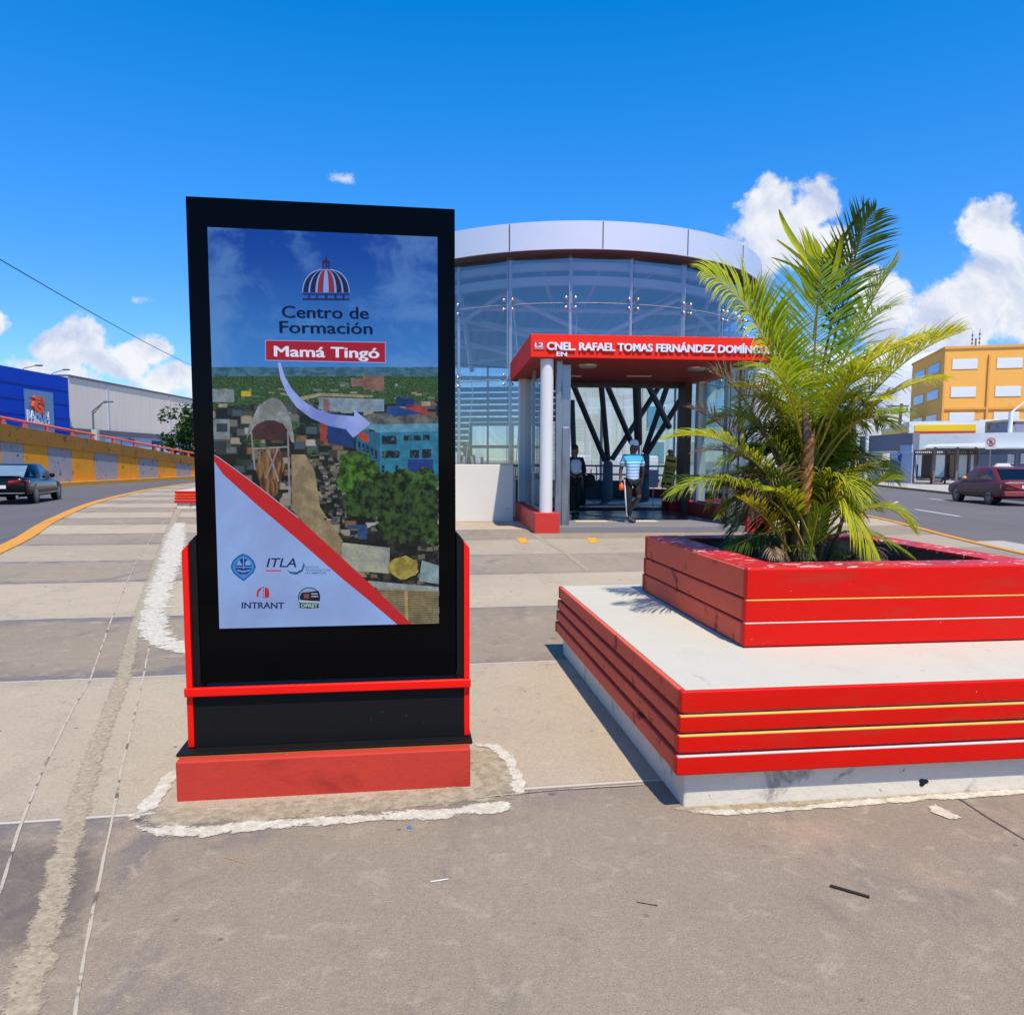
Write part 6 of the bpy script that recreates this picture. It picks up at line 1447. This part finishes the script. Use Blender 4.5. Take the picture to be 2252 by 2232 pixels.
mb = MB(); mb.box(-1.4, 1.2, -.06, .06, zz_ - .3, zz_ - .18); mb.box(-.6, 1.6, -.06, .06, zz_ - 1.0, zz_ - .9); [mb.lathe([(.1, 0), (.14, .3), (.05, .5)], (x, 0, zz_ - .9), 8) for x in (1.0, 1.5)]; mb.build('crossarm', m_pole, pl)
wp_2 = thing('flag_pole', 'plain white post rising beside the grey gateway beam', 'post', (pp(1905, 60).x, 60, 0)); MB().tube([(0, 0, -.2), (0, 0, at(1905, 926, 60).z)], .13, 10).build('post', m_wht, wp_2)
l2 = thing('street_lamp', 'white street lamp with slanted arm in front of the grey patterned wall', 'street lamp', (pp(2217, 62).x, 62, 0)); zz_ = at(2217, 905, 62).z
MB().tube([(0, 0, -.2), (0, 0, zz_)], .16, 10).build('pole', m_wht, l2); MB().tube([(0, 0, zz_ - .1), (1.4, -.1, zz_ + 1.1), (3.4, -.2, zz_ + 2.0)], .07, 8).build('arm', m_wht, l2)
MB().box(3.2, 4.1, -.35, -.05, zz_ + 1.95, zz_ + 2.1).build('lamp_head', m_gal, l2)
# pale building seen through the drum, with parked cars
a, b = pp(1180, 62), pp(1420, 62); bl = thing('pale_building', 'pale green white building seen through the station doorway', 'building', (a.x, 62, 0)); LL = b.x - a.x
m_pg = M('pale_green_white', (222, 228, 210), .8, var=.05, vscale=.4)
MB().box(0, LL, 0, 10, -.2, 9.5).build('wall', m_pg, bl); mb = MB(); [mb.box(LL * .1 + 1.5 * k, LL * .1 + 1.5 * k + .5, -.04, 0, .8, 7) for k in range(5)]; mb.build('pilaster', m_wht, bl)
a, b = pp(1385, 66), pp(1700, 60); bl2 = thing('glazed_building', 'teal glazed building far behind the station', 'building', (a.x, 66, 0)); LL = b.x - a.x
MB().box(0, LL, 0, 8, -.2, 8).build('wall', M('teal_white_wall', (196, 220, 222), .7, var=.06), bl2)
for k in range(4):
    for j in range(2): fr_ = MB().box(1 + 2.8 * k, 3 + 2.8 * k, -.06, 0, 1.2 + 3 * j, 3.2 + 3 * j).build('window', m_wht, bl2); MB().box(1.1 + 2.8 * k, 2.9 + 2.8 * k, -.09, -.05, 1.3 + 3 * j, 3.1 + 3 * j).build('pane', M('teal_glass', (70, 140, 160), .1), fr_)
for (x, Y, lab) in ((1300, 48, 'white van parked behind the station seen through its doorway'), (1445, 49, 'white van at the back right seen through the station glass'), (1060, 44, 'white van seen through the louvred screen at the left')):
    v2 = copy_tree(van); v2.location = (pp(x, Y).x, Y, -.1); v2.rotation_euler = (0, 0, 1.5); v2['label'] = lab
# ================================================================== palm in the planter
PC = P0 + E1 * 1.47 + E2 * 1.60; PZ = .80
m_leafA = LEAF('palm_leaf', (104, 138, 18), (196, 202, 40), (170, 140, 70)); m_leafY = LEAF('palm_leaf_yellow', (168, 180, 24), (232, 218, 60), (200, 160, 80))
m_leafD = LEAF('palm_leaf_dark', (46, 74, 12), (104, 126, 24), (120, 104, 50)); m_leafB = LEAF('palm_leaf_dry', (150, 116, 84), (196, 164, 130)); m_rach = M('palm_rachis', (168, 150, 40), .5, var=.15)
m_rachb = M('palm_rachis_brown', (120, 92, 50), .6, var=.15)
palm = thing('palm_plant', 'tall feathery areca palm with yellow green fronds in the red planter', 'palm', (PC.x, PC.y, PZ), 0)
rn = random.Random(4)
def bez(P, t):
    if len(P) == 3: a, b, c = P; return a * (1 - t) ** 2 + b * 2 * t * (1 - t) + c * t * t
    a, b, c, d = P; return a * (1 - t) ** 3 + b * 3 * t * (1 - t) ** 2 + c * 3 * t * t * (1 - t) + d * t ** 3
def frond(P, mat, ll=.42, n=44, w=.020, start=.22, fold=.35, droop=.25, sweep=.9, rmat=None, r0=.010, up=None, jit=.12, tipfat=1.0, spread=1.0, curl=0):
    w *= .66; n = int(n * 1.08)
    mb = MB(); NP = 24; pts = [bez(P, i / NP) for i in range(NP + 1)]
    mb.mi = 1; mb.tube(pts, [r0 * (1 - .8 * i / NP) for i in range(NP + 1)], 5); mb.mi = 0
    tl = mb.bm.verts.layers.float.new('tipness')
    for i in range(n):
        s = start + (1 - start) * (i + .5) / n; c = bez(P, s); t = (bez(P, min(1, s + .02)) - bez(P, s - .02)).normalized()
        u0 = up if up else Vector((0, 0, 1)); side0 = t.cross(u0)
        if side0.length < .1: side0 = Vector((1, 0, 0))
        side0.normalize(); nrm = side0.cross(t).normalized()
        q = (s - start) / (1 - start); L = ll * (.42 + .58 * sin(pi * min(1, q * .80 + .18))) * (1 if q < .8 else 1 - .45 * (q - .8) / .2)
        for sg in (-1, 1):
            Lk = L * rn.uniform(1 - jit, 1 + jit); ang = sweep * (1 - .25 * q) * rn.uniform(.86, 1.14)
            d = (side0 * sg * sin(ang) * spread + t * cos(ang) + nrm * fold * rn.uniform(.6, 1.3)).normalized()
            wv = (t - d * t.dot(d)).normalized(); fd = d.cross(wv).normalized()
            rows = []; p = c.copy(); ns_ = 5; dd = d.copy()
            for k in range(ns_ + 1):
                f = k / ns_; ww = w * (.35 + 1.1 * f if f < .35 else 1.0 - .0 * f) if f < .35 else w * (1 - ((f - .35) / .65) ** 1.6) * tipfat
                ww = max(ww, .0012); rows.append((p - wv * ww * .5, p + fd * ww * .10, p + wv * ww * .5, f)); dd = (dd + Vector((0, 0, -droop * .34 * (1 + f))) + side0 * sg * curl * .2).normalized(); p = p + dd * (Lk / ns_)
            pv = None
            for (a, b, c_, f) in rows:
                cv = [mb.bm.verts.new(a), mb.bm.verts.new(b), mb.bm.verts.new(c_)]
                for v in cv: v[tl] = f
                if pv:
                    mb.bm.faces.new((pv[0], pv[1], cv[1], cv[0])).smooth = True; mb.bm.faces.new((pv[1], pv[2], cv[2], cv[1])).smooth = True
                pv = cv
    me = bpy.data.meshes.new('frond'); mb.bm.to_mesh(me); mb.bm.free(); me.materials.append(mat); me.materials.append(rmat or m_rach)
    o = bpy.data.objects.new('frond', me); COL.objects.link(o); o.parent = palm; return o
def q_(x, y, dy=0.0):                              # local point from the survey picture's position at a depth offset
    p = at(x * 1.16563, y * 1.16563, PC.y + dy); return p - Vector((PC.x, PC.y, PZ))
# stems
mb = MB(); 
stem = [q_(1518, 1050), q_(1519, 960), q_(1524, 860), q_(1532, 780)]
MB().tube([q_(1516, 1060), q_(1517, 1000), q_(1519, 965)], [.032, .030, .034], 10).build('stem', M('palm_stem_grey', (110, 104, 84), .7, var=.2, vscale=9), palm)
def sheath_mat():
    m, t, b, out = newmat('orange_leaf_sheath'); obx = t.add('ShaderNodeTexCoord').outputs['Object']; s = t.add('ShaderNodeSeparateXYZ'); t.l.new(obx, s.inputs[0])
    f = t.math('FRACT', t.math('ADD', t.math('MULTIPLY', s.outputs[2], 12.0), t.math('MULTIPLY', s.outputs[0], -16.0)))
    c = t.mix(t.ramp(t.math('ABSOLUTE', t.math('SUBTRACT', f, .5)), .12, .34), srgb((116, 74, 30)), srgb((206, 138, 60))); c = t.mix(t.ramp(t.noise(obx, 8, 4), .4, .7), c, srgb((176, 92, 36)))
    t.l.new(c, b.inputs['Base Color']); b.inputs['Roughness'].default_value = .5; return m
MB().tube([q_(1519, 970, -.14), q_(1521, 920, -.14), q_(1525, 850, -.13), q_(1529, 815, -.12)], [.030, .037, .036, .026], 14).build('leaf_sheath', sheath_mat(), palm)
MB().tube([q_(1522, 835, -.14), q_(1519, 790, -.14), q_(1514, 740, -.12)], [.030, .020, .005], 10).build('leaf_sheath', M('dry_leaf_sheath', (108, 82, 66), .7, var=.2, vscale=10), palm)
for (x0, y0, x1, y1) in ((1500, 1060, 1478, 900), (1545, 1060, 1570, 900), (1487, 1060, 1440, 960), (1560, 1060, 1600, 940), (1530, 1060, 1545, 880)):
    MB().tube([q_(x0, y0, rn.uniform(-.1, .15)), q_((x0 + x1) / 2 + 4, (y0 + y1) / 2), q_(x1, y1, rn.uniform(-.1, .2))], [.016, .013, .008], 7).build('stem', m_rachb, palm)
FWD = Vector((0, -1, 0))
def F(pts, mat=None, **k):
    P = [q_(*p) for p in pts]; return frond(P, mat or m_leafA, **k)
# the large upright frond facing the camera
F([(1526, 860, 0), (1530, 740, -.02), (1540, 620, 0), (1549, 505, .06)], m_leafA, ll=.50, n=52, w=.021, start=.16, fold=.12, droop=.10, sweep=.95, up=FWD, rmat=m_rachb, r0=.011)
F([(1535, 640, .08), (1545, 560, .1), (1552, 480, .1)], m_leafY, ll=.34, n=16, w=.040, start=.3, fold=.1, droop=-.05, sweep=.62, up=FWD, rmat=m_rachb)
# its two broad fused tips
def blade(P, w0, mat):
    mb = MB(); NP = 14; tl = mb.bm.verts.layers.float.new('tipness'); pv = None
    for i in range(NP + 1):
        s = i / NP; c = bez(P, s); t = (bez(P, min(1, s + .04)) - bez(P, max(0, s - .04))).normalized(); sd = t.cross(FWD).normalized(); ww = w0 * (sin(pi * (.12 + .80 * s)) ** .8 if s < .98 else .05)
        cv = [mb.bm.verts.new(c - sd * ww * .5), mb.bm.verts.new(c + FWD * -.012), mb.bm.verts.new(c + sd * ww * .5)]
        for v in cv: v[tl] = s
        if pv: mb.bm.faces.new((pv[0], pv[1], cv[1], cv[0])).smooth = True; mb.bm.faces.new((pv[1], pv[2], cv[2], cv[1])).smooth = True
        pv = cv
    me = bpy.data.meshes.new('leaf_blade'); mb.bm.to_mesh(me); mb.bm.free(); me.materials.append(mat); o = bpy.data.objects.new('leaf_blade', me); COL.objects.link(o); o.parent = palm
blade([q_(1546, 520), q_(1510, 470), q_(1482, 440), q_(1470, 395)], .042, m_leafY)
blade([q_(1548, 528, .02), q_(1520, 490, .02), q_(1488, 470, .02), q_(1466, 452)], .022, m_leafY)
blade([q_(1547, 540, .02), q_(1515, 505, .02), q_(1484, 495, .02), q_(1456, 486)], .018, m_leafA)
blade([q_(1560, 530, .05), q_(1578, 470, .05), q_(1600, 430, .02), q_(1643, 372, .0)], .024, m_leafD)
blade([q_(1560, 560, .05), q_(1580, 500, .05), q_(1584, 470, .02), q_(1590, 440, .0)], .035, m_leafY)
# dark twisted upright group on the right
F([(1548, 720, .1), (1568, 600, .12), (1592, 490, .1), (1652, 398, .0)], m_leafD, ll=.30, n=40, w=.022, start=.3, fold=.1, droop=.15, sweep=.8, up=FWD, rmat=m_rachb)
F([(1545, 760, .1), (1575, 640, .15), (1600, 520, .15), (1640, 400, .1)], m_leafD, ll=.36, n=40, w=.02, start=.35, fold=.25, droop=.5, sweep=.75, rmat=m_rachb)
F([(1540, 800, .1), (1600, 660, .15), (1640, 560, .15), (1690, 500, .1)], m_leafA, ll=.34, n=36, w=.02, start=.3, fold=.3, droop=.35, sweep=.7)
# left arching broad frond
F([(1515, 840, -.05), (1470, 700, -.12), (1432, 560, -.18), (1325, 512, -.25)], m_leafY, ll=.36, n=58, w=.020, start=.25, fold=.3, droop=.55, sweep=.72, up=Vector((.5, -.7, .6)), r0=.012)
F([(1512, 840, .0), (1480, 720, -.05), (1450, 620, -.08), (1400, 560, -.1)], m_leafA, ll=.40, n=46, w=.022, start=.3, fold=.5, droop=.3, sweep=.8)
F([(1520, 830, .1), (1500, 720, .2), (1470, 640, .25), (1420, 600, .3)], m_leafA, ll=.40, n=44, w=.02, start=.25, fold=.4, droop=.2, sweep=.9)
# right arching fronds
F([(1532, 850, -.05), (1570, 730, -.12), (1630, 670, -.2), (1735, 640, -.25)], m_leafY, ll=.34, n=50, w=.026, start=.25, fold=.55, droop=.55, sweep=.95, r0=.011)
F([(1545, 860, .1), (1630, 760, .1), (1700, 660, .05), (1812, 628, .0)], m_leafY, ll=.30, n=46, w=.018, start=.35, fold=.5, droop=.25, sweep=.65, r0=.010)
F([(1550, 880, 0), (1610, 790, -.05), (1680, 720, -.1), (1785, 712, -.1)], m_leafY, ll=.26, n=46, w=.020, start=.25, fold=.4, droop=.5, sweep=.75)
F([(1550, 850, .15), (1620, 720, .2), (1690, 640, .25), (1760, 640, .3)], m_leafA, ll=.40, n=46, w=.02, start=.2, fold=.5, droop=.5, sweep=.9)
F([(1540, 830, .2), (1570, 700, .3), (1620, 600, .35), (1680, 580, .4)], m_leafA, ll=.42, n=44, w=.02, start=.2, fold=.4, droop=.4, sweep=.9)
F([(1530, 840, .25), (1540, 720, .35), (1500, 620, .4), (1440, 640, .5)], m_leafA, ll=.40, n=40, w=.02, start=.2, fold=.4, droop=.4, sweep=.9)
F([(1548, 840, -.1), (1580, 760, -.2), (1600, 700, -.3), (1660, 700, -.42)], m_leafA, ll=.34, n=40, w=.022, start=.2, fold=.4, droop=.45, sweep=.85)
F([(1515, 850, -.1), (1500, 760, -.22), (1480, 690, -.32), (1430, 690, -.45)], m_leafA, ll=.34, n=40, w=.022, start=.2, fold=.4, droop=.45, sweep=.85)
for k in range(3):
    F([(1520 + rn.uniform(-12, 12), 880, rn.uniform(-.05, .1)), (1480 - 12 * k + rn.uniform(-10, 10), 760 + rn.uniform(-30, 40), rn.uniform(-.2, .3)), (1440 - 9 * k, 700 + rn.uniform(-40, 60), rn.uniform(-.3, .3)), (1390 + rn.uniform(-20, 30), 740 + 12 * k + rn.uniform(-30, 50), rn.uniform(-.4, .3))], m_leafA if k % 3 else m_leafY, ll=.30, n=40, w=.015, start=.2, fold=.4, droop=.45, sweep=.8)
for k in range(3):
    F([(1540 + rn.uniform(-12, 12), 890, rn.uniform(-.05, .1)), (1580 + 8 * k, 790 + rn.uniform(-30, 30), rn.uniform(-.2, .3)), (1630 + 9 * k, 740 + rn.uniform(-40, 50), rn.uniform(-.3, .3)), (1660 + 14 * k, 770 + 8 * k + rn.uniform(-40, 60), rn.uniform(-.4, .3))], m_leafA if k % 3 else m_leafY, ll=.30, n=40, w=.015, start=.2, fold=.4, droop=.5, sweep=.8)
for k in range(10):
    sg = -1 if k % 2 else 1; x0 = 1520 + sg * rn.uniform(5, 30); x1 = 1520 + sg * rn.uniform(110, 210) * (1 if sg < 0 else .8)
    F([(x0, 1030, rn.uniform(-.1, .2)), (x0 + sg * 25, 930 + rn.uniform(-40, 20), rn.uniform(-.2, .2)), ((x0 + x1) / 2, 880 + rn.uniform(-30, 60), rn.uniform(-.3, .2)), (x1, 930 + rn.uniform(-70, 90), rn.uniform(-.4, .2))], rn.choice((m_leafA, m_leafA, m_leafD, m_leafY)), ll=rn.uniform(.20, .28), n=36, w=.013, start=.2, fold=.35, droop=.45, sweep=.8, rmat=m_rachb)
for k in range(16):
    x = rn.uniform(1440, 1620); y = rn.uniform(700, 860); dy = rn.uniform(-.05, .35)
    F([(1522 + rn.uniform(-18, 22), 900 + rn.uniform(-20, 60), rn.uniform(.02, .15)), (x * .5 + 762, y - rn.uniform(-20, 40), dy * .6), (x + (x - 1525) * .25, y - 20, dy), (x + (x - 1525) * .8, y + rn.uniform(20, 110), dy)], rn.choice((m_leafD, m_leafA, m_leafA)), ll=rn.uniform(.26, .36), n=44, w=.016, start=.2, fold=.35, droop=.5, sweep=.85)
for k in range(14):
    sg = -1 if k % 5 else 1; x0 = 1512 + sg * rn.uniform(0, 30); x1 = 1512 + sg * rn.uniform(70, 215)
    F([(x0, 1040, rn.uniform(-.1, .2)), (x0 + sg * 20, 940 + rn.uniform(-60, 20), rn.uniform(-.2, .2)), ((x0 + x1) / 2, 850 + rn.uniform(-50, 70), rn.uniform(-.3, .2)), (x1, 890 + rn.uniform(-80, 110), rn.uniform(-.4, .2))], (m_leafD, m_leafA, m_leafY, m_leafB)[k % 4], ll=rn.uniform(.18, .26), n=38, w=.013, start=.2, fold=.35, droop=.4, sweep=.75, rmat=m_rachb)
# lower left, drier
F([(1500, 960, 0), (1450, 820, -.05), (1400, 720, -.1), (1345, 705, -.1)], m_leafB, ll=.26, n=32, w=.012, start=.35, fold=.5, droop=.25, sweep=.75, rmat=m_rachb)
F([(1500, 960, -.1), (1430, 860, -.2), (1360, 800, -.28), (1255, 828, -.35)], m_leafY, ll=.24, n=42, w=.018, start=.25, fold=.5, droop=.4, sweep=.7)
F([(1495, 980, .1), (1420, 860, .1), (1370, 790, .05), (1300, 770, .0)], m_leafB, ll=.22, n=34, w=.012, start=.3, fold=.5, droop=.3, sweep=.8, rmat=m_rachb)
F([(1500, 990, -.1), (1420, 900, -.2), (1350, 880, -.3), (1265, 935, -.4)], m_leafA, ll=.28, n=40, w=.017, start=.2, fold=.4, droop=.5, sweep=.8)
F([(1495, 1000, 0), (1420, 930, -.05), (1360, 900, -.1), (1280, 900, -.1)], m_leafD, ll=.28, n=40, w=.017, start=.2, fold=.4, droop=.45, sweep=.85)
F([(1500, 930, .0), (1440, 800, .1), (1410, 760, .15), (1340, 800, .2)], m_leafA, ll=.32, n=40, w=.018, start=.2, fold=.4, droop=.4, sweep=.85)
F([(1500, 1000, -.05), (1440, 1000, -.12), (1400, 1020, -.2), (1370, 1040, -.2)], m_leafD, ll=.24, n=32, w=.016, start=.15, fold=.3, droop=.4, sweep=.9)
F([(1490, 1040, -.15), (1460, 990, -.25), (1430, 960, -.3), (1395, 940, -.35)], m_leafY, ll=.16, n=26, w=.018, start=.2, fold=.4, droop=.2, sweep=.8)
# lower right, bright
F([(1548, 1000, -.1), (1570, 900, -.2), (1590, 930, -.3), (1660, 1062, -.42)], m_leafY, ll=.30, n=40, w=.022, start=.3, fold=.1, droop=.55, sweep=.8, up=Vector((.6, -.7, .4)), r0=.008)
F([(1550, 1010, 0), (1600, 950, -.05), (1640, 900, -.1), (1700, 905, -.15)], m_leafA, ll=.22, n=34, w=.017, start=.25, fold=.4, droop=.35, sweep=.8)
F([(1550, 1020, -.1), (1620, 950, -.15), (1680, 930, -.2), (1722, 1000, -.25)], m_leafY, ll=.22, n=36, w=.014, start=.3, fold=.4, droop=.4, sweep=.7)
F([(1550, 1020, -.05), (1600, 990, -.15), (1650, 1000, -.25), (1720, 1050, -.3)], m_leafA, ll=.22, n=34, w=.015, start=.2, fold=.3, droop=.4, sweep=.8)
F([(1535, 1040, -.2), (1510, 960, -.3), (1490, 930, -.35), (1460, 925, -.4)], m_leafA, ll=.20, n=24, w=.024, start=.4, fold=.3, droop=.4, sweep=.6)
F([(1525, 1060, -.25), (1530, 1020, -.3), (1540, 990, -.34), (1545, 960, -.36)], m_leafA, ll=.20, n=12, w=.022, start=.2, fold=.3, droop=.1, sweep=.5, up=FWD)
F([(1520, 1040, -.15), (1500, 990, -.24), (1470, 930, -.3), (1450, 900, -.3)], m_leafD, ll=.22, n=28, w=.018, start=.3, fold=.4, droop=.3, sweep=.7)
# dense shaded middle
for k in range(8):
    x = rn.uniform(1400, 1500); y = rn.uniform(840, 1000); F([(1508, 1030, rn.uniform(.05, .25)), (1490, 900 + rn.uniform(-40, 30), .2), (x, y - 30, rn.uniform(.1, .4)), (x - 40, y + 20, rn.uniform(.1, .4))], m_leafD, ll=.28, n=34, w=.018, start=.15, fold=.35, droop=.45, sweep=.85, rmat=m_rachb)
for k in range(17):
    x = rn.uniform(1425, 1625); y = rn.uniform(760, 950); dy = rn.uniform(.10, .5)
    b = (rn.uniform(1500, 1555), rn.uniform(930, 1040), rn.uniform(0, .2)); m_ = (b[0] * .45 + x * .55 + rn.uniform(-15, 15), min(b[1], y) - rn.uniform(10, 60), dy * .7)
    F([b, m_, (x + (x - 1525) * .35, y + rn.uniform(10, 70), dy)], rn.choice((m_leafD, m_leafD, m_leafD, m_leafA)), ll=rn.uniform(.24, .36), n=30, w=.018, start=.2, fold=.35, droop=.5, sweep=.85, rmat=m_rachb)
for k in range(9):                                 # dead litter round the base
    x = rn.uniform(1445, 1640); F([(x, 1056, rn.uniform(-.25, .3)), (x + rn.uniform(-14, 14), 1020 + rn.uniform(-20, 16), rn.uniform(-.3, .2)), (x + rn.uniform(-34, 34), 1052, rn.uniform(-.4, .2))], m_leafB if k % 2 else m_leafD, ll=.13, n=14, w=.010, start=.3, fold=.3, droop=.6, sweep=.7, rmat=m_rachb, r0=.006)
